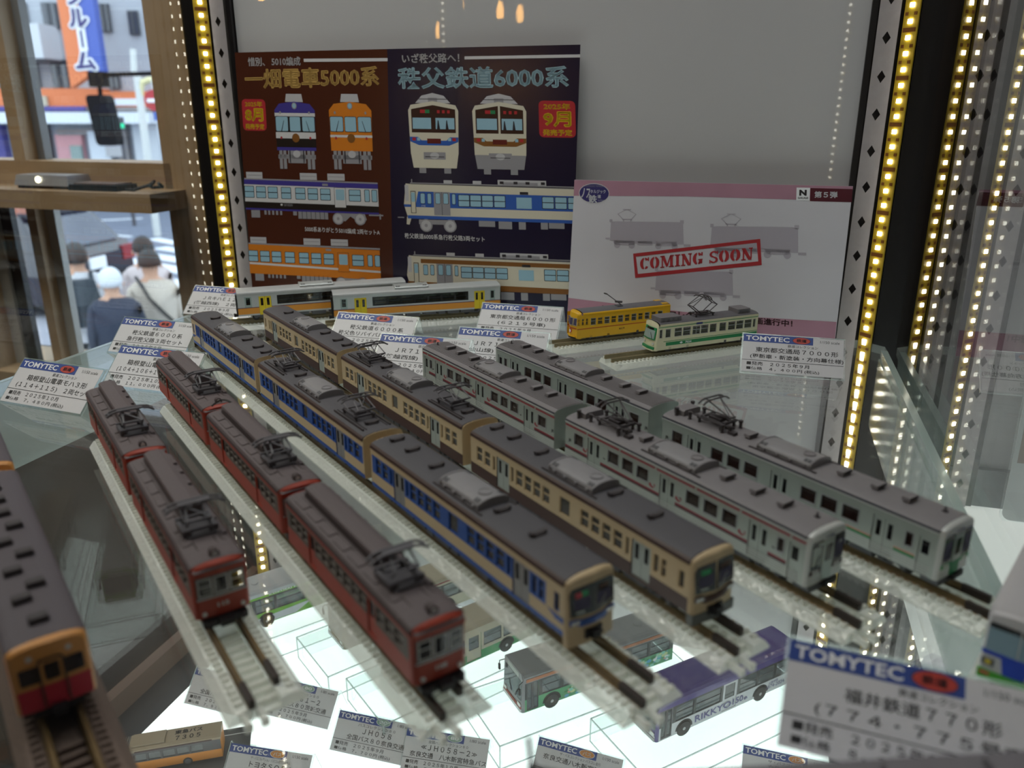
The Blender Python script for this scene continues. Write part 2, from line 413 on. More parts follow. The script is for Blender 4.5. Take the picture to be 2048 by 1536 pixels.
# ================================================================== model rail cars (local mm, x forward, z up from rail top)
def profile(w, z0, ze, rise, n=10, shoulder=1.2):
    """closed cross-section (y, z)"""
    p = [(-w / 2, z0), (-w / 2, ze)]
    for k in range(1, n):
        u = k / n; a = math.pi * (1 - u)
        y = w / 2 * math.copysign(abs(math.cos(a)) ** .82, math.cos(a)); z = ze + rise * math.sin(a) ** .72
        p.append((y, z))
    return p + [(w / 2, ze), (w / 2, z0)]
def roof_pts(w, ze, rise, n=12, over=.25, flat=.72):
    p = []
    for k in range(n + 1):
        a = math.pi * (1 - k / n)
        y = (w / 2 + over) * math.copysign(abs(math.cos(a)) ** .85, math.cos(a)); z = ze + rise * max(0, math.sin(a)) ** flat
        p.append((y, z))
    return p
def side_wall(mb, s, w, x0, x1, z0, z1, holes, paint, xcuts=(), zcuts=(), edge=None, depth=.7):
    y = s * w / 2
    xs = {x0, x1, *[c for c in xcuts if x0 < c < x1]}; zs = {z0, z1, *[c for c in zcuts if z0 < c < z1]}
    for h in holes: xs |= {h[0], h[1]}; zs |= {h[2], h[3]}
    xs = sorted(xs); zs = sorted(zs)
    for i in range(len(xs) - 1):
        xc = (xs[i] + xs[i + 1]) / 2
        for j in range(len(zs) - 1):
            zc = (zs[j] + zs[j + 1]) / 2
            if any(h[0] < xc < h[1] and h[2] < zc < h[3] for h in holes): continue
            mb.face([(xs[i], y, zs[j]), (xs[i + 1], y, zs[j]), (xs[i + 1], y, zs[j + 1]), (xs[i], y, zs[j + 1])], paint(xc, zc))
    yi = y - s * depth
    for a, b, c, d in holes:
        m = edge or paint((a + b) / 2, c - .05)
        for p, q in (((a, c), (b, c)), ((b, c), (b, d)), ((b, d), (a, d)), ((a, d), (a, c))):
            mb.face([(p[0], y, p[1]), (q[0], y, q[1]), (q[0], yi, q[1]), (p[0], yi, p[1])], m)
_MC = {}
def window_mesh(w, h, s, style, frame, pane, proud=.18):
    k = (round(w, 2), round(h, 2), s, style, frame.name, pane.name)
    if k in _MC: return _MC[k]
    m = MB(); yi = -s * .55
    m.face([(-w / 2, yi, -h / 2), (w / 2, yi, -h / 2), (w / 2, yi, h / 2), (-w / 2, yi, h / 2)], pane)
    f = .34
    o0, o1 = (sorted((yi, s * proud)) if 'F' in style else sorted((yi, -s * .2)))
    for a, b, c, d in ((-w / 2, w / 2, -h / 2, -h / 2 + f), (-w / 2, w / 2, h / 2 - f, h / 2), (-w / 2, -w / 2 + f, -h / 2, h / 2), (w / 2 - f, w / 2, -h / 2, h / 2)):
        m.box(a, b, o0, o1, c, d, frame)
    if 'S' in style: m.box(-w / 2, w / 2, *sorted((yi, yi + s * .3)), h * .06 - .22, h * .06 + .22, frame)
    if 'V' in style: m.box(-.2, .2, *sorted((yi, yi + s * .3)), -h / 2, h / 2, frame)
    _MC[k] = m.mesh('window'); return _MC[k]
def door_mesh(w, h, s, colm, pane, leaves=2, win=(.30, .52, .93), inset=.35, frame=None):
    k = ('d', w, h, s, colm.name, leaves, win, pane.name)
    if k in _MC: return _MC[k]
    m = MB(); y = -s * inset; lw = w / leaves
    for i in range(leaves):
        a = -w / 2 + i * lw + .07; b = a + lw - .14
        ww = lw * win[0] * 2 * .78; c0 = (a + b) / 2 - ww / 2; c1 = c0 + ww; z0 = -h / 2 + h * win[1]; z1 = -h / 2 + h * win[2]
        side_wall(m, 1, 2 * y, a, b, -h / 2, h / 2, [(c0, c1, z0, z1)], lambda x, z: colm, depth=0)
        yi = y - s * .3
        m.face([(c0, yi, z0), (c1, yi, z0), (c1, yi, z1), (c0, yi, z1)], pane)
        for p, q in (((c0, z0), (c1, z0)), ((c1, z0), (c1, z1)), ((c1, z1), (c0, z1)), ((c0, z1), (c0, z0))):
            m.face([(p[0], y, p[1]), (q[0], y, q[1]), (q[0], yi, q[1]), (p[0], yi, p[1])], frame or M_DK)
    m.box(-w / 2 - .3, w / 2 + .3, *sorted((y, y - s * .25)), h / 2, h / 2 + .01, M_DK)
    _MC[k] = m.mesh('door'); return _MC[k]

def vent_mesh(kind, m):
    k = ('v', kind, m.name)
    if k in _MC: return _MC[k]
    b = MB()
    if kind == 'ridge':      # narrow ventilator across the roof: two leaning cheeks on a foot
        b.prism([(-2.9, 0), (2.9, 0), (3.3, 1.5), (1.2, .95), (-1.2, .95), (-3.3, 1.5)], 'x', -.9, .9, m)
        b.box(-1.5, 1.5, -2.2, 2.2, 0, .5, m)
    elif kind == 'louvre':   # low box ventilator
        b.box(-1.5, 1.5, -3, 3, .9, 2.0, m, taper=.2); b.box(-1.0, 1.0, -2.6, 2.6, 0, .9, m)
        for q in (-1.55, 1.45): b.box(q, q + .1, -2.6, 2.6, 1.1, 1.3, M_DK); b.box(q, q + .1, -2.6, 2.6, 1.5, 1.7, M_DK)
    _MC[k] = b.mesh('roof_vent'); return _MC[k]
M_GRILL = mat('grille_dark', '#4a4a4e', .6)
def ac_unit(parent, x, z, L, W, Ht, m, light=None, kerb=None):
    light = light or m; b = MB()
    def arc(l, w, h, x0, x1, mm):
        pts = [(-w / 2, 0), (-w / 2, h * .45)] + [(w / 2 * math.cos(math.pi * (1 - k / 8)), h * .45 + h * .55 * math.sin(math.pi * k / 8)) for k in range(1, 8)] + [(w / 2, h * .45), (w / 2, 0)]
        b.prism(pts, 'x', x0, x1, mm)
    arc(L, W, Ht, -L / 2, L / 2, light)
    if kerb: b.box(-L / 2 - 3, L / 2 + 3, -W / 2 - 1.2, -W / 2 - .4, -.8, .25, kerb); b.box(-L / 2 - 3, L / 2 + 3, W / 2 + .4, W / 2 + 1.2, -.8, .25, kerb)
    for s in (-1, 1): arc(L, W + .5, Ht + .25, s * (L / 2 - .5) - .35, s * (L / 2 - .5) + .35, m)
    u = b.build('air_conditioner', parent, loc=(x / 1000, 0, z / 1000))
    g = MB()
    def zc(y): return Ht * .45 + Ht * .55 * math.sqrt(max(0, 1 - (y / (W / 2)) ** 2))
    for s in (-1, 1):        # corner grilles on both flanks and the round fan
        for xx in (-L / 2 + 2.6, L / 2 - 2.6):
            for k in range(2):
                for q in range(2):
                    ya, yb = s * W * (.33 + .07 * q), s * W * (.385 + .07 * q); xa = xx - 1.6 + 1.7 * k
                    g.face([(xa, ya, zc(ya) + .12), (xa + 1.4, ya, zc(ya) + .12), (xa + 1.4, yb, zc(yb) + .16), (xa, yb, zc(yb) + .16)], M_GRILL)
        for k in range(4): g.box(-L / 2 + 3 + k * (L - 7) / 3, -L / 2 + 4.4 + k * (L - 7) / 3, *sorted((s * W / 2, s * (W / 2 + .6))), .3, 1.2, m)
    g.build('grille', u)
    fn = MB()
    fn.lathe([(2.5, 0), (2.5, .3), (2.1, .3), (2.1, .1)], (L / 2 - 5.5, 0, Ht), m, 16)
    fn.build('fan_ring', u)
    return u
def panto_diamond(parent, x, z, L=17, W=11, Ht=7, m=None, light=None, fold=1.0):
    m = m or M_PANTO; light = light or m
    b = MB(); zf = 1.6
    for sx in (-1, 1):
        for sy in (-1, 1): b.lathe([(.7, 0), (.7, .4), (.5, .5), (.7, .9), (.5, 1.0), (.6, zf)], (sx * L * .36, sy * W * .36, 0), m, 7)
        b.box(sx * L * .36 - .45, sx * L * .36 + .45, -W * .45, W * .45, zf, zf + .7, m)
    for sy in (-1, 1): b.box(-L * .42, L * .42, sy * W * .36 - .4, sy * W * .36 + .4, zf, zf + .7, m)
    b.box(-L * .2, L * .2, -W * .2, W * .2, zf, zf + 1.1, m)
    p = b.build('pantograph', parent, loc=(x / 1000, 0, z / 1000))
    zk = zf + Ht * .52
    for sx in (-1, 1):
        a = MB()
        for sy in (-1, 1):
            a.tube((sx * L * .14, sy * W * .3, zf + .6), (sx * L * .52, sy * W * .34, zk), .36, light)
        a.tube((sx * L * .52, -W * .36, zk), (sx * L * .52, W * .36, zk), .34, light)
        a.build('lower_arm', p)
        a = MB()
        for sy in (-1, 1): a.tube((sx * L * .52, sy * W * .34, zk), (sx * L * .1, sy * W * .26, zf + Ht), .3, light)
        a.tube((sx * L * .52, -W * .3, zk), (sx * L * .1, W * .24, zf + Ht), .22, light)
        a.build('upper_arm', p)
    c = MB()
    for sx in (-1, 1):
        c.path([(sx * L * .12, -W * .78, zf + Ht - .9), (sx * L * .12, -W * .62, zf + Ht + .1), (sx * L * .12, -W * .45, zf + Ht + .45), (sx * L * .12, W * .45, zf + Ht + .45), (sx * L * .12, W * .62, zf + Ht + .1), (sx * L * .12, W * .78, zf + Ht - .9)], .42, m)
    for sy in (-.42, .42): c.tube((-L * .12, sy * W, zf + Ht + .4), (L * .12, sy * W, zf + Ht + .4), .3, m)
    c.build('collector_head', p)
    return p
def panto_single(parent, x, z, m, d=1, Ht=8):
    b = MB()
    for sx in (-1, 1):
        for sy in (-1, 1): b.lathe([(.8, 0), (.6, .4), (.8, .8), (.6, 1.2), (.7, 2)], (sx * 6, sy * 4.2, 0), m, 7)
        b.box(sx * 6 - .6, sx * 6 + .6, -5.4, 5.4, 2, 2.9, m)
    for sy in (-1, 1): b.box(-6.5, 6.5, sy * 3 - .5, sy * 3 + .5, 2, 2.9, m)
    b.box(-3, 3.5, -2, 2, 2.2, 3.6, m); b.tube((-8.5, -3.5, 2.6), (8.5, -3.5, 2.6), .4, m)
    p = b.build('pantograph', parent, loc=(x / 1000, 0, z / 1000))
    a = MB(); a.tube((-d * 4, 0, 3.2), (d * 8.5, 0, 5.6), .65, m); a.tube((-d * 2, 1.2, 3.2), (d * 8.5, .6, 5.2), .3, m); a.tube((d * 8.5, -1.6, 5.6), (d * 8.5, 1.6, 5.6), .5, m); a.build('lower_arm', p)
    a = MB()
    for sy in (-1, 1): a.tube((d * 8.5, sy * 1.3, 5.6), (-d * 2.5, sy * 3.6, 3 + Ht), .34, m)
    a.tube((d * 8.5, -1.3, 5.6), (-d * 2.5, 3.6, 3 + Ht), .24, m)
    a.build('upper_arm', p)
    c = MB()
    for q in (-1.4, 1.4):
        c.path([(-d * 2.5 + q, -8, 2 + Ht), (-d * 2.5 + q, -6.2, 3.1 + Ht), (-d * 2.5 + q, -4.6, 3.5 + Ht), (-d * 2.5 + q, 4.6, 3.5 + Ht), (-d * 2.5 + q, 6.2, 3.1 + Ht), (-d * 2.5 + q, 8, 2 + Ht)], .42, m)
    for sy in (-4, 4): c.tube((-d * 2.5 - 1.4, sy, 3.4 + Ht), (-d * 2.5 + 1.4, sy, 3.4 + Ht), .35, m)
    c.build('collector_head', p)
    return p
def bogie_mesh(m, wl=7, w=12):
    k = ('b', m.name, wl, w)
    if k in _MC: return _MC[k]
    b = MB()
    for s in (-1, 1):
        y0, y1 = sorted((s * (w / 2), s * (w / 2 + 1.1)))
        b.prism([(-wl - 1.6, 3.2), (-wl - 1.6, 4.4), (-3, 4.4), (-2, 2.6), (2, 2.6), (3, 4.4), (wl + 1.6, 4.4), (wl + 1.6, 3.2), (wl - 1.2, 2.4), (3.4, 3.0), (2.6, 1.6), (-2.6, 1.6), (-3.4, 3.0), (-wl + 1.2, 2.4)][::-1], 'y', y0, y1, m)
        for q in (-1, 1):
            b.lathe([(2.9, 0), (2.9, 1.0), (1.2, 1.15)] if s > 0 else [(2.9, 0), (2.9, -1.0), (1.2, -1.15)], (q * wl, s * 4.4, 2.95), M_DK, 16, 'y')
            b.box(q * wl - 1, q * wl + 1, *sorted((s * (w / 2 + 1.0), s * (w / 2 + 1.7))), 2.1, 4.0, m)
        b.lathe([(.9, 2.6), (.9, 4.8)], (0, s * (w / 2 + .8), 0), M_DK, 8)
    b.box(-2, 2, -w / 2, w / 2, 2.6, 4.8, m)
    _MC[k] = b.mesh('bogie'); return _MC[k]

def rail_car(S, label, cat, pos, rz, group, side=-1, nameit='model_rail_car'):
    """S: description of one kind of car; side: the flank that the photograph shows (-1 right, +1 left of travel)"""
    L, w, z0, ze, rise = S['L'], S['w'], S['z0'], S['ze'], S['rise']
    t = thing(nameit, label, cat, (pos[0], pos[1], RAIL_Z), rz, group)
    xr, xf = -L / 2, L / 2 - S.get('nose', 0)
    wins, doors = S['wins'], S['doors']
    holes = [(a, b, c, d) for a, b, c, d, *_ in wins] + [(a, b, c, d) for a, b, c, d, *_ in doors]
    b = MB(); paint = S['paint']
    side_wall(b, side, w, xr, xf, z0, ze, holes, paint, S.get('xc', ()), S.get('zc', ()), S.get('edge'))
    side_wall(b, -side, w, xr, xf, z0, ze, [] if not S.get('through') else [(a, bb, c, d) for a, bb, c, d, *_ in wins], paint, S.get('xc', ()), S.get('zc', ()))
    # ends
    em = S.get('endm') or paint(0, ze - .1)
    pr = profile(w, z0, ze, rise, 10)
    b.prism(pr, 'x', xr, xr + .35, em)
    if not S.get('front'): b.prism(pr, 'x', xf - .35, xf, em)
    b.box(xr + .5, xf - .5, -w / 2 + .5, w / 2 - .5, z0, z0 + .4, M_DK)
    body = b.build('body', t)
    i_ = MB(); im = S.get('int', M_INT)
    i_.box(xr + 3, xf - 3, -w / 2 + 1.1, -w / 2 + 4.5, z0 + .4, z0 + 5.2, im); i_.box(xr + 3, xf - 3, w / 2 - 4.5, w / 2 - 1.1, z0 + .4, z0 + 5.2, im)
    i_.box(xr + .6, xf - .6, -.2, .2, z0 + .4, ze - .2, M_DK) if not S.get('through') else None
    i_.build('seats', t)
    for a, bb, c, d, st, *q in wins:
        fm = q[0] if q else S.get('frame', M_CHROME); pm = q[1] if len(q) > 1 else S.get('pane', G_PANE)
        link('window', window_mesh(bb - a, d - c, side, st, fm, pm), t, ((a + bb) / 2000, side * w / 2000, (c + d) / 2000))
        if S.get('through'): link('window', window_mesh(bb - a, d - c, -side, st, fm, pm), t, ((a + bb) / 2000, -side * w / 2000, (c + d) / 2000))
    for a, bb, c, d, dm, nl, wn in doors:
        link('door', door_mesh(round(bb - a, 2), round(d - c, 2), side, dm, S.get('dpane', G_PANED), nl, wn), t, ((a + bb) / 2000, side * w / 2000, (c + d) / 2000))
    # roof
    r = MB(); rp = roof_pts(w, ze, rise); rm = S['roof']; n = len(rp)
    cutr = S.get('rim', 1)
    for k in range(n - 1):
        m = S.get('rimm', rm) if (k < cutr or k >= n - 1 - cutr) else rm
        r.face([(xr + .1, *rp[k]), (xf + S.get('roofx', -.1), *rp[k]), (xf + S.get('roofx', -.1), *rp[k + 1]), (xr + .1, *rp[k + 1])], m)
    if S.get('ribs'):
        for k in range(-7, 8):
            y = k * w / 19; zz = ze + rise * (max(0, 1 - (abs(y) / (w / 2 + .25)) ** 2.3)) ** .36
            r.box(xr + .3, xf - .3, y - .22, y + .22, zz - .5, zz + .34, rm)
    rw = [(xr + .15, y * 1.0, z + .03) for y, z in rp]
    r.build('roof', t, smooth=False)
    if S.get('rainstrip'):
        g = MB()
        for s in (-1, 1): g.box(xr, xf, *sorted((s * w / 2, s * (w / 2 + .35))), ze - .25, ze + .15, S['rainstrip'])
        g.build('rain_gutter', t)
    for kind, x, *q in S.get('vents', ()):
        link('roof_vent', vent_mesh(kind, S.get('ventm', rm)), t, (x / 1000, (q[0] if q else 0) / 1000, (ze + rise - .12) / 1000))
    zt = ze + rise
    for x in S.get('ac', ()): ac_unit(t, x, zt - .5, S.get('acl', 25), S.get('acw', 12.5), S.get('ach', 3.4), S.get('acm', rm), S.get('aclm'), S.get('kerb'))
    for x, kind in S.get('pantos', ()):
        if kind == 'd': panto_diamond(t, x, zt - .25, 17, 11.5, 7.2, light=S.get('plight'))
        elif kind == 's': panto_single(t, x, zt - .25, S.get('pm', M_PANTO), 1)
    if S.get('bars'):
        bm = MB()
        for x0, x1 in S['bars']:
            for s in (-1, 1):
                bm.box(x0, x1, s * w * .34 - .35, s * w * .34 + .35, zt - 1.3, zt + .25, S.get('barm', rm)); bm.box(x0, x1, s * w * .26 - .2, s * w * .26 + .2, zt - .9, zt + .1, S.get('barm', rm))
        bm.build('roof_conduit', t)
    # underframe
    u = MB(); um = S.get('underm', M_UNDER); rnd = random.Random(int(L * 10 + len(wins)))
    x = -L / 2 + 27
    while x < L / 2 - 30:
        q = rnd.uniform(4, 11); u.box(x, x + q, -w / 2 + 1.4, w / 2 - 1.4, rnd.uniform(1.6, 2.6), z0 + .1, um); x += q + rnd.uniform(.8, 3)
    u.box(xr + 4, xf - 4, -4, 4, z0 - 1, z0 + .1, um)
    u.build('underframe', t)
    for s in (-1, 1): link('bogie', bogie_mesh(S.get('bogm', M_UNDER), 7, 12), t, (s * (L / 2 - 20) / 1000, 0, 0))
    cp = MB(); cp.box(xr - 2.2, xr + 1, -1.2, 1.2, 2.8, 4.8, M_CPL); cp.box(xr - 3.0, xr - 2.0, -.8, 1.6, 2.4, 5.0, M_CPL)
    cp.build('coupler', t)
    if not S.get('front') or S.get('gang'):
        gg = MB(); gm = S.get('gangm', M_DK)
        for x in ((xr - .9, xr) if True else (), ) + (((xf, xf + .9),) if not S.get('front') else ()):
            gg.box(x[0], x[1], -3.2, -2.2, z0 + .5, ze - 3, gm); gg.box(x[0], x[1], 2.2, 3.2, z0 + .5, ze - 3, gm); gg.box(x[0], x[1], -3.2, 3.2, ze - 3, ze - 2, gm)
            gg.box(x[0] * .5 + x[1] * .5 - .1, x[0] * .5 + x[1] * .5 + .1, -2.3, 2.3, z0 + .5, ze - 3, M_DK)
        gg.build('gangway', t)
    if S.get('front'): S['front'](t, S, xf)
    if S.get('extra'): S['extra'](t, S, side)
    return t

# ---- front builders -------------------------------------------------
def nose(t, S, xf, m, depth, rise=None, crease=0.0, tilt=0.0, inset=.9, zlow=None, lowm=None, split=None):
    """rounded front shell; returns F(y, z, off) giving points on the face"""
    w, ze = S['w'], S['ze']; z0 = zlow if zlow is not None else S['z0']; rise = S['rise'] if rise is None else rise
    pr = profile(w, z0, ze, rise, 10)
    zm = (z0 + ze + rise) / 2
    def ring(x, k):
        out = []
        for y, z in pr:
            yy = y * (1 - 2 * k / w); zz = z - k * (z - zm) / (ze + rise - zm) * .8 if z > zm else z + k * .25
            out.append((x, yy, zz))
        return out
    def face_x(y, z, off=0.0): return xf + depth - crease * abs(y) - tilt * max(0, z - zm) + off
    last = ring(xf + depth, inset)
    last = [(face_x(y, z), y, z) for _, y, z in last]
    mid = [(xf + depth * .62 - (crease * abs(y) + tilt * max(0, z - zm)) * .6, y, z) for _, y, z in ring(0, inset * .28)]
    b = MB(); b.loft([ring(xf, 0), mid, last], m, cap=False)
    # the face itself, split down the middle so a crease stays clean
    n = len(last)
    for k in range(n // 2):
        p, q = last[k], last[k + 1]; r_, s_ = last[n - 2 - k], last[n - 1 - k]
        mk = lambda A, B_: (face_x(0, (A[2] + B_[2]) / 2), 0, (A[2] + B_[2]) / 2)
        c0, c1 = mk(p, s_), mk(q, r_)
        b.face([p, q, c1, c0], m); b.face([c0, c1, r_, s_], m)
    b.build('cab_front', t)
    return face_x
def plate(mb, fx, poly, m, off=.10):
    """thin plate on the front; polygons (y, z) are cut at y = 0"""
    for s in (-1, 1):
        pp = []; n = len(poly)
        for i in range(n):
            p, q = poly[i], poly[(i + 1) % n]
            if p[0] * s >= 0: pp.append(p)
            if (p[0] * s > 0 and q[0] * s < 0) or (p[0] * s < 0 and q[0] * s > 0):
                k = p[0] / (p[0] - q[0]); pp.append((0, p[1] + k * (q[1] - p[1])))
        if len(pp) < 3: continue
        outer = [(fx(y, z, off), y, z) for y, z in pp]; inner = [(fx(y, z, -.3), y, z) for y, z in pp]
        mb.face(outer, m)
        for i in range(len(pp)):
            j = (i + 1) % len(pp); mb.face([inner[i], inner[j], outer[j], outer[i]], m)
def box_front(mb, fx, y0, y1, z0, z1, m, off=.1): plate(mb, fx, [(y0, z0), (y1, z0), (y1, z1), (y0, z1)], m, off)

# ================================================================== the fleet
M_CREAM = mat('car_cream', '#c3ad89', .45, vary=.03)
M_CBLUE = mat('car_blue', '#1f4f9e', .4, vary=.05)
M_BROWN = mat('car_brown', '#452a24', .45, vary=.05)
M_DOORG = mat('door_grey', '#8f8d8c', .4, .2)
M_DOORL = mat('door_light', '#a9b0aa', .4, .2)
M_ROOFC = mat('roof_charcoal', '#4e4c51', .62, vary=.06, bump=.15, scale=900)
M_RIMB = mat('roof_rim_brown', '#43302b', .5)
M_ACG = mat('ac_grey', '#8b898c', .42, .1)
M_VENTD = mat('vent_dark', '#3a3436', .6)
M_SILVER = mat('car_silver', '#a9b1ac', .33, .45, vary=.04)
M_SILVW = mat('car_silver_light', '#c3c6c4', .35, .15, vary=.03)
M_ROOFS = mat('roof_grey', '#7c787b', .55, vary=.06)
M_ROOFD = mat('roof_dark_edge', '#3d3f49', .5)
M_RED = mat('stripe_red', '#8e2233', .45)
M_MAROON = mat('stripe_maroon', '#3b1a22', .45)
M_GREEN = mat('stripe_green', '#12804a', .45)
M_PINKL = mat('stripe_salmon', '#c88d7e', .45)
M_BLACKG = mat('cab_black', '#121218', .18, vary=0, coat=.4)
M_LAMPG = mat('sign_green', '#1c9a5c', .4, vary=0)
M_LAMPR = mat('sign_red', '#c2384a', .4, vary=0)
M_LENS = mat('lamp_lens', '#d8d8d4', .15, .2, vary=0)
M_SKIRTG = mat('skirt_grey', '#5d605c', .5)
M_CABIN = mat('cab_interior', '#3a3552', .6)

def px_u(x): return x
CH_W, CH_ZE = 18.7, 22.0
def chichibu(base, mid):
    blue = base == 'blue'
    sash = [31.5, 25.6, 19.7, 13.8]
    wins = []
    for s in (1, -1):
        for x in sash: wins.append((*sorted((s * x, s * (x - 4.6))), 12.1, 18.9, 'S'))
        wins.append((*sorted((s * 34.9, s * 33.1)), 12.1, 18.8, ''))
    wins.append((-3.1, 3.1, 11.9, 19.0, ''))
    ends = ((1, mid), (-1, True))
    for s, plain in ends:
        if plain:
            wins += [(*sorted((s * 48.2, s * 46.4)), 12.1, 18.8, ''), (*sorted((s * 54.6, s * 50.2)), 12.1, 18.9, 'S'), (*sorted((s * 60.6, s * 56.2)), 12.1, 18.9, 'S')]
        else:
            wins += [(46.5, 48.8, 12.1, 18.8, ''), (50.0, 52.3, 12.1, 18.8, 'S'), (57.6, 60.2, 12.1, 18.6, '')]
    doors = [(36.2, 45.2, 6.0, 19.4, M_DOORG if blue else M_DOORL, 2, (.26, .5, .92)), (-45.2, -36.2, 6.0, 19.4, M_DOORG if blue else M_DOORL, 2, (.26, .5, .92))]
    xb = 64.5 if mid else 53.6
    if blue:
        def paint(x, z):
            if z < 6.9: return M_CBLUE
            if 11.5 < z < 19.5 and -64.2 < x < xb: return M_CBLUE
            return M_CREAM
        S = dict(zc=(6.9, 11.5, 19.5), xc=(-64.2, xb))
    else:
        def paint(x, z): return M_BROWN if z < 10.2 else M_CREAM
        S = dict(zc=(10.2,), xc=())
    S.update(L=131, w=CH_W, z0=5.0, ze=CH_ZE, rise=3.0, wins=wins, doors=doors, paint=paint, roof=M_ROOFC, rimm=M_RIMB, rim=2, ventm=M_VENTD,
             endm=M_CREAM, frame=M_CBLUE if blue else M_CREAM, acm=M_ACG, kerb=M_VENTD, int=M_INT, ac=(-1,), acl=26, roofx=-.9 if mid else -.3)
    if mid:
        S.update(vents=[('ridge', -27), ('ridge', 55), ('ridge', -57)], pantos=[(42, 'd'), (-45, 'd')], bars=[(30, 60), (-62, -34)], barm=M_VENTD,
                 plight=M_PANTO)
        def extra(t, S, side):
            b = MB(); z = CH_ZE + 2.6
            b.box(26, 29.5, -3.2, -.4, z, z + 2.0, M_VENTD); b.box(26.5, 29, 1, 4, z, z + 1.8, M_VENTD); b.box(21, 23.5, 2.5, 5, z, z + 1.6, M_VENTD)
            b.path([(23, -4, z + .4), (34, -4, z + .4), (38, -2, z + .4)], .3, M_VENTD)
            b.build('roof_equipment', t)
    else:
        S['vents'] = [('ridge', 17), ('ridge', 37), ('ridge', -27), ('ridge', -46), ('ridge', -59)]
        S['nose'] = 3.4
        def front(t, S, xf):
            fx = nose(t, S, xf, M_CREAM, 3.2, crease=.10, tilt=.10, zlow=1.6 if blue else 1.3, inset=.9)
            b = MB()
            for s in (-1, 1):
                q = 0.18 if blue else .45
                pp = [(s * q, 11.8), (s * 8.4, 12.4), (s * 8.6, 19.8), (s * 7.8, 21.2), (s * q, 21.7)]
                plate(b, fx, pp, M_BLACKG, .12)
            if blue: plate(b, fx, [(-.3, 12.0), (.3, 12.0), (.3, 21.5), (-.3, 21.5)], M_BLACKG, .16)
            o = b.build('windscreen', t)
            b = MB()
            for s in (-1, 1): plate(b, fx, [(s * 1.4, 13.9), (s * 7.2, 14.4), (s * 7.3, 17.6), (s * 1.4, 17.8)], M_CABIN, .16)
            plate(b, fx, [(-6.6, 13.1), (-3.6, 12.9), (-3.6, 13.6), (-6.6, 13.8)], M_DOORL, .17)
            b.path([(fx(4, 14, .35), 2.4, 13.4), (fx(4, 16, .35), 4.6, 16.6)], .14, M_CHROME, 4)
            b.build('cab_interior', t)
            b = MB()
            if blue: box_front(b, fx, -6.6, -4.4, 18.2, 19.7, M_LAMPR, .2); box_front(b, fx, -4.3, -2.2, 18.3, 19.9, M_LAMPG, .2); box_front(b, fx, 2.4, 6.2, 18.6, 19.7, M_INT, .2)
            else: box_front(b, fx, -6.3, -2.6, 18.2, 19.8, M_LAMPG, .2); box_front(b, fx, 2.0, 6.6, 18.4, 19.8, M_INT, .2)
            b.build('destination_sign', t)
            b = MB(); bm = M_CBLUE if blue else M_BROWN
            for s in (-1, 1): plate(b, fx, [(s * 0, 8.2), (s * 4.6, 8.2), (s * 6.4, 9.3), (s * 8.6, 9.4), (s * 8.75, 11.2), (s * 6.0, 11.1), (s * 4.0, 10.4), (0, 10.4)], bm, .12)
            b.build('front_band', t)
            b = MB()
            for s in (-1, 1):
                for q in (5.4, 6.9): box_front(b, fx, *sorted((s * q, s * (q + 1.2))), 9.5, 10.7, M_LENS, .3)
            b.build('headlight', t)
            b = MB(); box_front(b, fx, -3.6, 3.6, 8.7, 10.0, M_CBLUE if blue else M_INT, .3); b.build('nameplate', t)
            c = MB(); xx = xf + 3
            c.box(xx - 2, xx + .4, -3.2, 3.2, 3.6, 6.6, M_CPL); c.box(xx, xx + 2.0, -1.6, 1.6, 3.8, 6.2, M_CPL); c.tube((xx, 2.4, 5), (xx + 1, 3.2, 4), .4, M_CPL)
            c.build('front_coupler', t)
            if not blue:
                k = MB(); plate(k, fx, [(-8.9, 1.3), (8.9, 1.3), (9.0, 5.0), (-9.0, 5.0)], M_SKIRTG, .1)
                for s_ in (-1, 1): k.box(xf, xf + 2.6, *sorted((s_ * 9.1, s_ * 9.42)), 1.3, 5.0, M_SKIRTG)
                k.build('front_skirt', t)
            # side part of the band
            b = MB()
            for s in (-1, 1):
                y = s * CH_W / 2; y1 = y + s * .06
                if blue:
                    for poly in ([(52.0, 11.6), (54.2, 11.6), (58.5, 9.4), (58.0, 11.4)], [(58.0, 9.4), (xf + .2, 9.4), (xf + .2, 11.3), (57.6, 11.3)]):
                        b.face([(p, y1, q) for p, q in poly], M_CBLUE)
            if b.v: b.build('side_band', t)
        S['front'] = front
    return S
M_HRED = mat('rack_red', '#a23a25', .42, vary=.08)
M_HGREY = mat('rack_band_grey', '#5d524c', .45)
M_HROOF = mat('rack_roof', '#5b5153', .62, vary=.08, bump=.2, scale=700)
M_HROOFE = mat('rack_roof_edge', '#44393a', .55)
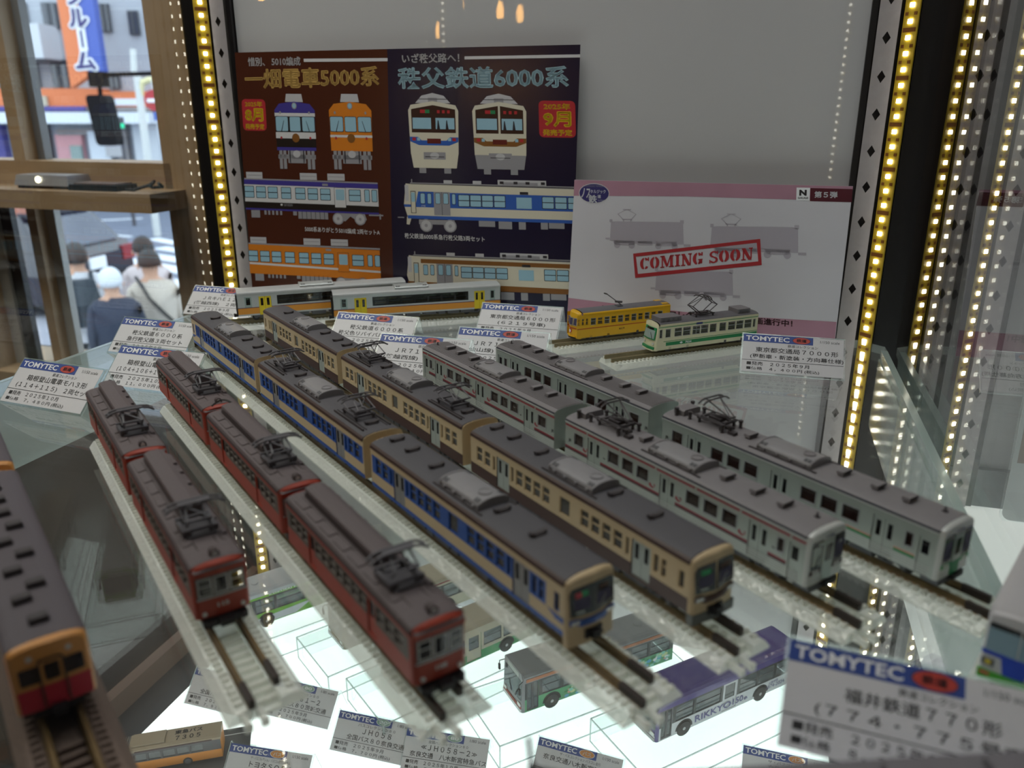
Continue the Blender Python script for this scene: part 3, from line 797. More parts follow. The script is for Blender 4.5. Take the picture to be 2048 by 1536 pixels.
def hakone(number, L=96.5):
    W_, ZE = 17.2, 20.4
    wins = []
    n = 15; x = -L / 2 + 3.2; q = (L - 9) / n
    doors = []
    for k in range(n):
        if k in (3, 11): doors.append((x + .1, x + q - .1, 5.6, 18.2, M_HRED, 1, (.36, .52, .94)))
        else: wins.append((x + .7, x + q - .5, 12.6, 17.8, 'S'))
        x += q
    def paint(x, z): return M_HRED if (z < 11.3 or z > 18.9) else M_HGREY
    S = dict(L=L, w=W_, z0=4.6, ze=ZE, rise=2.7, wins=wins, doors=doors, paint=paint, zc=(11.3, 18.9), roof=M_HROOF, rimm=M_HROOFE, rim=2, frame=mat('rack_frame', '#8b847e', .4, .3),
             endm=M_HRED, underm=M_DK, bogm=M_DK, nose=2.4, roofx=.9, pane=G_PANE)
    def front(t, S, xf):
        fx = nose(t, S, xf, M_HRED, 2.4, crease=.045, inset=1.3, zlow=4.0)
        b = MB(); plate(b, fx, [(-7.5, 11.3), (7.5, 11.3), (7.5, 18.6), (-7.5, 18.6)], M_HGREY, .06); b.build('window_band', t)
        wv = []
        for y0, y1 in ((-7.0, -2.7), (-2.2, 2.2), (2.7, 7.0)):
            b = MB(); box_front(b, fx, y0, y1, 11.9, 18.1, M_CHROME, .2); box_front(b, fx, y0 + .5, y1 - .5, 12.5, 17.6, G_PANED, .26); box_front(b, fx, y0 + .5, y1 - .5, 12.5, 17.6, M_BLACKG, .23)
            if y0 != -2.2: box_front(b, fx, y0 + .4, y1 - .4, 15.2, 15.6, M_CHROME, .34)
            b.build('front_window', t)
        b = MB(); plate(b, fx, [(-7.6, 10.9), (7.6, 10.9), (7.6, 11.4), (-7.6, 11.4)], M_CHROME, .3); b.build('window_sill', t)
        b = MB(); text(b, number, 0, 7.2, 3.6, 1.5, M_SILVW, lambda u, v: (fx(abs(u), v, .16), u, v), .04, 'c'); b.build('lettering', t)
        b = MB()
        for s in (-1, 1): b.lathe([(.75, 0), (.75, .5), (.4, .55)], (fx(5.8, 5.8), s * 5.9, 5.9), M_LENS, 10, 'x')
        b.build('tail_lamp', t)
        b = MB(); b.box(xf + .5, xf + 3.6, -6.8, 6.8, 1.4, 3.6, M_CPL); b.box(xf + 2.6, xf + 6, -2.2, 2.2, 2.0, 4.2, M_CPL); b.lathe([(1, 0), (1, 1)], (xf + 4.0, -5, 3), M_CPL, 10, 'x'); b.lathe([(1, 0), (1, 1)], (xf + 4.0, 5, 3), M_CPL, 10, 'x')
        b.build('front_buffer', t)
        # sloped roof end
        b = MB(); rp = roof_pts(W_, ZE, 2.7)
        r0 = [(xf - 7, y, z + .08) for y, z in rp]; r1 = [(xf + 1.4, y * .93, ZE + .25 + (z - ZE) * .42) for y, z in rp]; r2 = [(xf + 2.7, y * .84, ZE + .1 + (z - ZE) * .16) for y, z in rp]
        b.loft([r0, r1, r2], M_HROOF); b.build('roof_end', t)
        b = MB(); b.lathe([(1.35, -1.2), (1.5, 0), (1.5, 1.6), (1.2, 1.7)], (xf - 2.6, 0, ZE + 3.3), M_HROOFE, 14, 'x'); b.lathe([(1.15, 1.5), (.9, 1.78)], (xf - 2.6, 0, ZE + 3.3), M_LENS, 14, 'x'); b.box(xf - 3.2, xf - 1.6, -.5, .5, ZE + 1, ZE + 2.4, M_HROOFE)
        b.build('headlight', t)
        b = MB(); plate(b, fx, [(-8.0, 18.9), (8.0, 18.9), (7.9, 20.7), (-7.9, 20.7)], M_HRED, .3); b.build('front_cornice', t)
    S['front'] = front
    def extra(t, S, side):
        zt = ZE + 2.7
        b = MB()     # long resistor hood on the roof
        pr = [(-3.3, -.8), (-3.3, 2.6), (-3.9, 2.8), (-3.5, 3.7), (-1.5, 4.4), (1.5, 4.4), (3.5, 3.7), (3.9, 2.8), (3.3, 2.6), (3.3, -.8)]
        pr = [(y + 1.0, z + zt - .3) for y, z in pr]
        b.prism(pr, 'x', -L / 2 + 5, L / 2 - 35, M_HROOF, side=None)
        o = b.build('resistor_hood', t)
        b = MB()
        for y in (-2.5, 4.5): b.box(-L / 2 + 4.5, L / 2 - 34.4, y - .55, y + .55, zt + .3, zt + .7, M_HROOFE); b.box(-L / 2 + 4.5, L / 2 - 34.4, y - .5, y + .5, zt + 1.3, zt + 1.6, M_HROOFE)
        b.build('hood_rail', o)
        pm = MB(); pm.prism(rrect(-4.6, 4.6, -1.6, 1.6, .8, 2), 'z', 0, .55, M_HROOF, side=M_HROOFE)
        pmm = pm.mesh('roof_panel')
        k = 0
        x = -L / 2 + 9
        while x < L / 2 - 14:
            o = link('roof_panel', pmm, t, (x / 1000, -5.2 / 1000, (ZE + 2.15) / 1000)); o.rotation_euler = (R(11), 0, 0)
            x += 11.4; k += 1
        sm = MB(); sm.box(-1.5, 1.5, -.9, .9, 0, 1.0, M_HROOF, taper=.2); smm = sm.mesh('roof_step')
        for x in (-L / 2 + 12, -L / 2 + 22, -L / 2 + 34, -L / 2 + 48, L / 2 - 30, L / 2 - 18): link('roof_step', smm, t, (x / 1000, .0066, (ZE + 1.95) / 1000))
        c = MB()
        c.path([(L / 2 - 5, -2, zt - .9), (L / 2 - 10, -3.5, zt - .2), (L / 2 - 14, -3.5, zt), (L / 2 - 40, -4.0, zt + .05), (-L / 2 + 5, -4.0, zt + .05)], .28, M_HROOFE, 5)
        c.path([(L / 2 - 6, 4, zt - 1.1), (L / 2 - 11, 3.4, zt - .3), (L / 2 - 13, 3.0, zt), (L / 2 - 20, 3.0, zt)], .28, M_HROOFE, 5)
        c.path([(L / 2 - 12, 6.3, ZE + 1.9), (L / 2 - 13, 5, ZE + 2.4), (L / 2 - 18, 5, ZE + 2.6)], .3, M_HROOFE, 5)
        c.build('roof_conduit', t)
        hak_panto(t, L / 2 - 24, zt - .2)
    S['extra'] = extra
    return S
def hak_panto(t, x, z):
    """tall folded frame on a plinth with a wide bent collector"""
    b = MB(); m = M_PANTO
    b.box(-6.5, 6.5, -4.6, 4.6, 0, 1.0, m); b.box(-5.2, 5.2, -5.6, -4.2, .9, 2.6, m); b.box(-5.2, 5.2, 4.2, 5.6, .9, 2.6, m)
    for sx in (-1, 1):
        b.box(sx * 5 - .5, sx * 5 + .5, -5.6, 5.6, 2.2, 3.1, m)
        for sy in (-1, 1): b.lathe([(.8, 1), (.6, 1.5), (.8, 2.0), (.6, 2.4)], (sx * 5, sy * 3.4, 0), m, 7)
    p = b.build('pantograph', t, loc=(x / 1000, 0, z / 1000))
    for sx in (-1, 1):
        a = MB()
        for sy in (-1, 1): a.tube((sx * 1.8, sy * 3.4, 2.8), (sx * 5.6, sy * 3.7, 6.2), .42, M_PANTOL)
        a.tube((sx * 5.6, -3.9, 6.2), (sx * 5.6, 3.9, 6.2), .35, m); a.build('lower_arm', p)
        a = MB()
        for sy in (-1, 1): a.tube((sx * 5.6, sy * 3.7, 6.2), (sx * 1.0, sy * 3.2, 9.6), .42, M_PANTOL)
        a.tube((sx * 5.6, 3.7, 6.2), (sx * 1.0, -3.2, 9.6), .34, M_PANTOL); a.build('upper_arm', p)
    c = MB()
    for q in (-1.5, 1.5):
        c.path([(q, -9.4, 8.6), (q, -7.4, 9.9), (q, -5, 10.4), (q, 5, 10.4), (q, 7.4, 9.9), (q, 9.4, 8.6)], .5, m)
    c.box(-1.5, 1.5, -5, 5, 10.1, 10.5, m); c.tube((-1.5, -8.4, 9.3), (1.5, -8.4, 9.3), .4, m); c.tube((-1.5, 8.4, 9.3), (1.5, 8.4, 9.3), .4, m)
    c.build('collector_head', p)

def emblem(mb, x, z, y, s, m):
    for poly in ([(-1.7, .9), (-1.1, 1.0), (-1.3, -.6), (-1.8, -.3)], [(-1.2, -.6), (1.5, .3), (1.7, -.5), (.2, -1.2), (-.9, -1.1)], [(.2, .2), (1.1, .9), (1.5, .4), (.6, -.2)]):
        mb.face([(x + a * -s * -1, y, z + b) for a, b in poly], m)
def s719(color, cab, pan):
    red = color == 'red'
    wins = []
    for base in (10.0, -35.6):
        for k in range(3):
            x = base + k * 9.0 - 0.3
            wins.append((x, x + 7.2, 12.3, 18.4, 'F'))
    wins = [(a, b, c, d, st, M_CHROME, G_PANER) for a, b, c, d, st in wins]
    doors = [(c - 4.4, c + 4.4, 5.0, 19.0, M_SILVER, 2, (.25, .48, .90)) for c in (44.5, 0.0, -45.0)]
    if cab:
        wins += [(52.2, 55.4, 12.4, 18.2, 'F', M_CHROME, G_PANER)]
        doors += [(57.2, 61.8, 4.6, 18.6, M_SILVER, 1, (.36, .55, .9))]
    else: wins += [(52.0, 58.4, 12.3, 18.4, 'F', M_CHROME, G_PANER)]
    wins += [(-59.0, -52.2, 12.3, 18.4, 'F', M_CHROME, G_PANER)]
    def paint(x, z):
        if red:
            if 19.9 < z < 20.8 and (int((x + 200) / 21.5) * 21.5 - 200 + 20.6) > x: return M_RED
            if 9.0 < z < 10.0 and not cab_zone(x): return M_RED if z > 9.75 else M_MAROON
            if 9.0 < z < 10.6 and not cab_zone(x): return M_MAROON if z < 10.2 else M_RED
        else:
            if x > 6:
                if 9.0 < z < 10.0 and not cab_zone(x): return M_GREEN
                if 10.0 < z < 10.6 and not cab_zone(x): return M_PINKL
        if 21.3 < z: return M_ROOFD if False else M_SILVER
        return M_SILVER
    def cab_zone(x): return cab and x > 56.6
    gap = [-200 + 21.5 * k + j for k in range(15) for j in (0, 20.6)]
    S = dict(L=131, w=18.8, z0=4.6, ze=21.8, rise=2.7, wins=wins, doors=doors, paint=paint, zc=(9.0, 9.75, 10.0, 10.2, 10.6, 19.9, 20.8), xc=(6, 56.6, *gap),
             roof=M_ROOFS, rimm=M_ROOFD, rim=1, ventm=M_ROOFS, acm=M_ROOFS, aclm=M_ACG, ac=(-2,), acl=26, acw=12.5, ach=3.2, kerb=M_VENTD, int=M_INTR,
             ribs=not pan, endm=M_SILVER, rainstrip=M_SILVW, edge=M_CHROME, frame=M_CHROME, underm=M_UNDER)
    S['vents'] = [('louvre', 21), ('louvre', 35), ('louvre', 47)] + ([('louvre', -23)] if pan else [('louvre', -24), ('louvre', -38), ('louvre', -50)])
    if pan: S['pantos'] = [(-42, 's')]; S['pm'] = mat('pantograph_dark', '#4a4649', .5, .2)
    def extra(t, S, side):
        b = MB(); y = side * (9.4 + .06)
        for k in range(4): b.box(-65.3, 65.3 if not cab else 62, *sorted((side * 9.4, side * 9.5)), 5.2 + k * .9, 5.45 + k * .9, M_SILVW)
        b.build('side_ribs', t)
        if red:
            b = MB()
            for x in (37.2, -8.6, 6.0, -38.0 - 13.2): emblem(b, x, 12.6, y, side, M_RED)
            b.build('red_emblem', t)
            b = MB()
            for x in (50.3, -51.0 + 12.2, 6.2): b.face([(x, y, 13.6), (x + 1.6, y, 13.2), (x + 1.2, y, 12.8), (x + .4, y, 12.9)], M_DK)
            b.build('small_mark', t)
        if not cab or True:
            b = MB(); sx = -side
            text(b, 'JR', -62.9 if side < 0 else -60.6, 12.4, 2.2, 1.9, M_DK, (lambda u, v: (u, y, v)) if side < 0 else (lambda u, v: (-121.4 - u - 2.2 + 0, y, v)), .03)
            b.build('lettering', t)
        if pan:
            b = MB(); z = 24.1; m = S['pm']
            b.prism([(-5.2, 0 + z), (-5.2, 2.4 + z), (-4.2, 3.0 + z), (4.2, 3.0 + z), (5.2, 2.4 + z), (5.2, z)], 'x', -62.5, -56.5, M_ROOFS); b.build('roof_box', t)
            b = MB()
            for x_, y_ in ((-53, -5), (-53, 4), (-33, 5), (-31, -4), (-62, 6), (-60, -6.2), (-34, -5.5)):
                b.lathe([(.6, 0), (.9, .6), (.6, 1.2), (.9, 1.8), (.6, 2.4), (1.0, 3.0), (1.0, 4)], (x_, y_, z - .3), m, 8)
            b.path([(-53, -5, z + 3.4), (-43, -6, z + 3), (-31, -4, z + 3.2)], .35, m); b.path([(-53, 4, z + 3.4), (-33, 5, z + 3.2)], .35, m)
            b.box(-31.5, -28, -5, -2.5, z - .3, z + 1.6, m); b.box(-36, -33, -1.5, 1.5, z - .4, z + 1.2, m)
            b.build('roof_insulators', t)
        if cab:
            b = MB(); b.tube((58.5, 2, 23), (58.5, 2, 26.4), .35, M_VENTD); b.box(57.7, 59.3, 1.4, 2.6, 24.3, 25.0, M_VENTD); b.build('antenna', t)
    S['extra'] = extra
    if cab:
        S['nose'] = 2.0
        def front(t, S, xf):
            fx = nose(t, S, xf, M_SILVW, 2.0, crease=.02, inset=.7, zlow=4.6)
            for s in (-1, 1):
                b = MB(); plate(b, fx, [(s * 3.1, 10.6), (s * 8.5, 10.9), (s * 8.6, 20.0), (s * 7.8, 20.8), (s * 3.1, 20.8)], M_BLACKG, .12)
                plate(b, fx, [(s * 3.7, 11.8), (s * 7.9, 12.0), (s * 8.0, 18.6), (s * 3.7, 18.6)], M_DOORL if s < 0 and red else M_CABIN, .16)
                b.path([(fx(6, 12, .3), s * 6.4, 11.2), (fx(5, 16, .3), s * 4.6, 15.6)], .13, M_DK, 4)
                b.build('windscreen', t)
            b = MB(); dm = M_SILVER if red else M_GREEN
            plate(b, fx, [(-2.6, 5.2), (2.6, 5.2), (2.6, 20.2), (-2.6, 20.2)], dm, .25); plate(b, fx, [(-1.7, 12.4), (1.7, 12.4), (1.7, 18.6), (-1.7, 18.6)], M_BLACKG, .3)
            if not red: plate(b, fx, [(-2.6, 10.2), (2.6, 10.2), (2.6, 20.2), (-2.6, 20.2)], M_SILVER, .27); plate(b, fx, [(-1.7, 12.4), (1.7, 12.4), (1.7, 18.6), (-1.7, 18.6)], M_BLACKG, .3)
            b.build('front_door', t)
            b = MB(); bm = M_MAROON if red else M_GREEN
            for s in (-1, 1): box_front(b, fx, *sorted((s * 3.0, s * 8.7)), 8.6, 10.4, bm, .12)
            b.build('front_band', t)
            b = MB()
            for s in (-1, 1):
                for q in (4.2, 5.8): box_front(b, fx, *sorted((s * q, s * (q + 1.2))), 8.9, 10.0, M_LENS, .2)
            b.build('headlight', t)
            b = MB(); box_front(b, fx, -5.4, -2.9, 19.0, 20.0, M_DOORL, .17) if red else None
            text(b, '719系', 0, 20.9, 4.6, 1.1, mat('sign_violet', '#4a4a86', .5), lambda u, v: (fx(abs(u), v, .14), u, v), .03, 'c')
            text(b, 'JR', 6.2, 17.0, 1.6, 1.3, M_SILVW, lambda u, v: (fx(abs(u), v, .2), u, v), .03, 'c') if red else None
            b.build('lettering', t)
            k = MB(); k.prism([(-8, 4.6), (-6.6, 1.4), (6.6, 1.4), (8, 4.6)], 'x', xf - 5, xf + 1.2, M_UNDER)
            k.box(xf + .5, xf + 3.2, -1.5, 1.5, 3.2, 5.0, M_CPL); k.box(xf + .8, xf + 2.4, 3, 6.6, 2.2, 4.4, M_DK); k.build('front_skirt', t)
        S['front'] = front
    return S

ZE_PX = .0285
def at(u, v, z):
    """where the line of sight of a measured picture point meets height z"""
    cp, sp = math.cos(PITCH), math.sin(PITCH)
    r, q = (u - 1024) / FPX, (768 - v) / FPX
    d = Vector((r, cp + q * sp, -sp + q * cp)); k = (z - H) / d.z
    return Vector((d.x * k, d.y * k, z))
def train(cars, ends, labels, group, w, revs, trk_label, tail=18, head=30, exposed=8, ze=ZE_PX):
    """cars: specs rear to front; ends: eave points of each car (rear, front) measured along the near flank"""
    P = [(at(a, b, ze), at(c, d, ze)) for a, b, c, d in ends]
    A, Z = P[0][0], P[-1][1]; d = (Z - A); d.z = 0; d.normalize(); nrm = Vector((-d.y, d.x, 0))
    rz = math.atan2(d.y, d.x)
    def centre(p): return Vector((A.x, A.y, 0)) + d * ((p - A).dot(d)) + nrm * (w / 2000)
    # keep cars in order without touching: anchor the leading car, then couple the others behind it
    tot = None; pos = []
    for i in reversed(range(len(cars))):
        L = cars[i]['L'] / 1000
        c = (P[i][0] + P[i][1]) / 2; s = (c - A).dot(d)
        if tot is not None: s = min(s, tot - L / 2 - .0065) if True else s; s = max(s, tot - L / 2 - .0085)
        tot = s - L / 2; pos.append((i, s))
    for i, s in sorted(pos):
        c = Vector((A.x, A.y, 0)) + d * s + nrm * (w / 2000)
        rail_car(cars[i], labels[i], 'model train', c, rz + (math.pi if revs[i] else 0), group, side=1 if revs[i] else -1)
    smin = min(s - cars[i]['L'] / 2000 for i, s in pos); smax = max(s + cars[i]['L'] / 2000 for i, s in pos)
    o = Vector((A.x, A.y, 0)) + nrm * (w / 2000)
    a, b = o + d * (smin - tail / 1000), o + d * (smax + head / 1000)
    track(None or 'display_track', trk_label, a, b, exposed=exposed)
    return d, nrm, rz, o, smin, smax

bf, bm_ = chichibu('blue', False), chichibu('blue', True)
train([bf, bm_, bf], [(388, 640, 511.7, 724), (522, 733, 739, 878.5), (744.4, 895, 1139, 1183)],
      ['rearmost car of the blue and cream train, nearest the back wall', 'middle car of the blue and cream train with two pantographs', 'leading car of the blue and cream train with black windscreen'],
      'blue and cream model train', CH_W, (1, 0, 0), 'clear track under the blue and cream train', 12, 26, 7)
bf, bm_ = chichibu('brown', False), chichibu('brown', True)
train([bf, bm_, bf], [(527, 625, 672, 716.6), (684, 717, 925, 860), (940, 876.5, 1383, 1132)],
      ['rearmost car of the brown and cream train, nearest the back wall', 'middle car of the brown and cream train with two pantographs', 'leading car of the brown and cream train with green destination sign'],
      'brown and cream model train', CH_W, (1, 0, 0), 'clear track under the brown and cream train', 12, 13, 4)
train([s719('red', True, False), s719('red', True, True)], [(840, 696, 1106, 832.6), (1124, 840, 1629, 1086)],
      ['rear car of the silver train with red stripes, ribbed roof', 'leading silver car with red stripes and black cab windows'],
      'silver and red model train', 18.8, (1, 0), 'clear track under the silver train with red stripes', 12, 17, 5)
train([s719('green', True, False), s719('green', True, True)], [(986, 693, 1289, 829.5), (1312, 837, 1895, 1073)],
      ['rear car of the silver train with green front, ribbed roof', 'leading silver car with green front door and raised pantograph'],
      'silver and green model train', 18.8, (1, 0), 'clear track under the silver train with green front', 12, 17, 5)
hA, hB, hC = hakone('104'), hakone('106'), hakone('108')
train([hA, hB, hC], [(322, 737, 406, 835), (417, 835, 557, 993.6), (575, 1008.6, 817, 1269)],
      ['rearmost red car of the three-car mountain train', 'middle red car of the three-car mountain train', 'leading red car of the three-car mountain train beside the cream-fronted blue train'],
      'three-car red mountain train', 17.2, (0, 0, 0), 'clear track under the three-car red train', -6, 8, 4, ze=.0269)
p_, q_ = at(424, 812, .030), at(480, 820, .030)
b = MB(); n_ = 10
pts_ = [tuple(p_ + (q_ - p_) * (k / n_) + Vector((0, 0, .004 * math.sin(math.pi * k / n_)))) for k in range(n_ + 1)]
tag(b.path(pts_, .00045, M_DK, 6) or b.build('jumper_cable', None, 1.0), 'thin dark cable arching over the first gap of the three-car red train', 'cable')
hA, hB = hakone('114'), hakone('115')
train([hA, hB], [(169, 785, 229.7, 905), (259, 932, 381, 1155)],
      ['rear red car of the two-car mountain train', 'leading red car of the two-car mountain train above bare track'],
      'two-car red mountain train', 17.2, (0, 0), 'clear track with a long bare front end under the two-car red train', -4, 39, 10, ze=.0269)

# ---- diesel cars along the back -------------------------------------
M_KWHITE = mat('dmu_silver_white', '#b9bdbd', .3, .3, vary=.03)
M_KORANGE = mat('dmu_orange', '#cf8a2d', .4, vary=.03)
M_KPURP = mat('dmu_purple', '#5b3a55', .4)
M_KYEL = mat('dmu_yellow', '#d8bf1f', .4, vary=.03)
M_KGREY = mat('dmu_roof_grey', '#8d8f92', .45)
M_KROOF = mat('dmu_roof_white', '#b4b7b9', .4, .2)
M_KDOOR = mat('dmu_cab_door', '#8fa09c', .4)
G_KPANE = glass('dmu_dark_pane', (.45, .6, .5), .06, dark=.45, body='#0c1210')
M_KBLACK = mat('dmu_window_band', '#15181a', .25, coat=.3)
def kiha():
    wins = []
    xs = [-35.2, -24.4, -13.9, -3.4, 7.2, 17.8, 28.4, 38.4]
    for a, b in zip(xs[:-1], xs[1:]): wins.append((a + .5, b - .5, 12.9, 18.9, 'S', M_KBLACK, G_KPANE))
    wins += [(-59.0, -56.0, 13.0, 18.6, '', M_KBLACK, G_KPANE), (57.6, 60.0, 13.0, 18.6, '', M_KBLACK, G_KPANE)]
    doors = [(-49.6, -40.4, 4.8, 19.2, M_KYEL, 2, (.27, .5, .9)), (44.0, 52.6, 4.8, 19.2, M_KYEL, 2, (.27, .5, .9))]
    def paint(x, z):
        if z < 6.0: return M_KWHITE
        if z < 10.6: return M_KORANGE
        if z < 11.2: return M_KPURP
        if 12.4 < z < 19.4 and -36 < x < 39.2: return M_KBLACK
        if z < 19.4 and (abs(x + 57.5) < 2.6 or abs(x - 58.9) < 2.0): return M_KDOOR
        return M_KWHITE
    def extra(t, S, side):
        b = MB(); y = side * 9.35; b.prism([(p, q) for p, q in oval(5, 9.2, 1.5, 1.5, 16)], 'y', *sorted((y, y + side * .12)), M_DK)
        b.prism(oval(5, 9.5, .8, .6, 12), 'y', *sorted((y, y + side * .2)), M_KYEL); b.build('round_emblem', t)
        b = MB(); zt = 23.9
        b.prism([(-6, zt - .6), (-6, zt + .9), (-4.5, zt + 1.7), (4.5, zt + 1.7), (6, zt + .9), (6, zt - .6)], 'x', -48, -28, M_KGREY)
        b.prism([(-6, zt - .6), (-6, zt + .9), (-4.5, zt + 1.7), (4.5, zt + 1.7), (6, zt + .9), (6, zt - .6)], 'x', 8, 36, M_KGREY); b.build('roof_equipment', t)
        b = MB(); b.box(18, 19.6, *sorted((y, y + side * .15)), 20.2, 20.9, M_DK); b.box(-38.9, -38.1, *sorted((y, y + side * .15)), 15, 16.2, M_DK); b.box(54, 54.8, *sorted((y, y + side * .15)), 15, 16.2, M_DK)
        b.build('side_display', t)
    return dict(L=131, w=18.7, z0=4.8, ze=21.6, rise=2.4, wins=wins, doors=doors, paint=paint, zc=(6, 10.6, 11.2, 12.4, 19.4), xc=(-60.1, -54.9, 56.9, 60.9, -36, 39.2),
                roof=M_KROOF, rimm=M_KROOF, rim=2, vents=[], ac=(-5,), acl=26, acw=13, ach=2.6, acm=M_KWHITE, through=True, endm=M_KBLACK, underm=M_UNDER, rainstrip=M_KWHITE)
KD = kiha()
def place_row(spec, A, Bq, w, label, group, name, trk, side=-1, ze=.0281, flip=False, ext=(6, 6), trkargs={}):
    """A, Bq: eave points of the flank that faces the viewer, left then right"""
    a, b = at(*A, ze), at(*Bq, ze); d = b - a; d.z = 0; d.normalize(); nrm = Vector((-d.y, d.x, 0))
    c = (a + b) / 2 + nrm * (w / 2000); c.z = 0; L = spec['L'] / 2000
    o = rail_car(spec, label, 'model train' if name == 'model_rail_car' else 'model tram', c, math.atan2(d.y, d.x) + (math.pi if flip else 0), group, side=side, nameit=name)
    track('display_track', trk, c - d * (L + ext[0] / 1000), c + d * (L + ext[1] / 1000), front=False, **trkargs)
    return o, c, d
M_RAILB = mat('bright_brown_rail', '#8a7f62', .4, .3, vary=.2, scale=400)
TB = (M_BEDW, M_RAILB, M_RAILB)
place_row(KD, (665, 593), (1001, 573), 18.7, 'white and orange diesel car with yellow doors, nearer of the pair', 'white, orange and yellow diesel cars', 'model_rail_car', 'clear track under the nearer white and orange diesel car', trkargs=dict(mats=TB))
place_row(KD, (472, 590), (812, 566), 18.7, 'white and orange diesel car with yellow doors, farther one below the brown poster', 'white, orange and yellow diesel cars', 'model_rail_car', 'clear track under the farther white and orange diesel car', trkargs=dict(mats=TB))

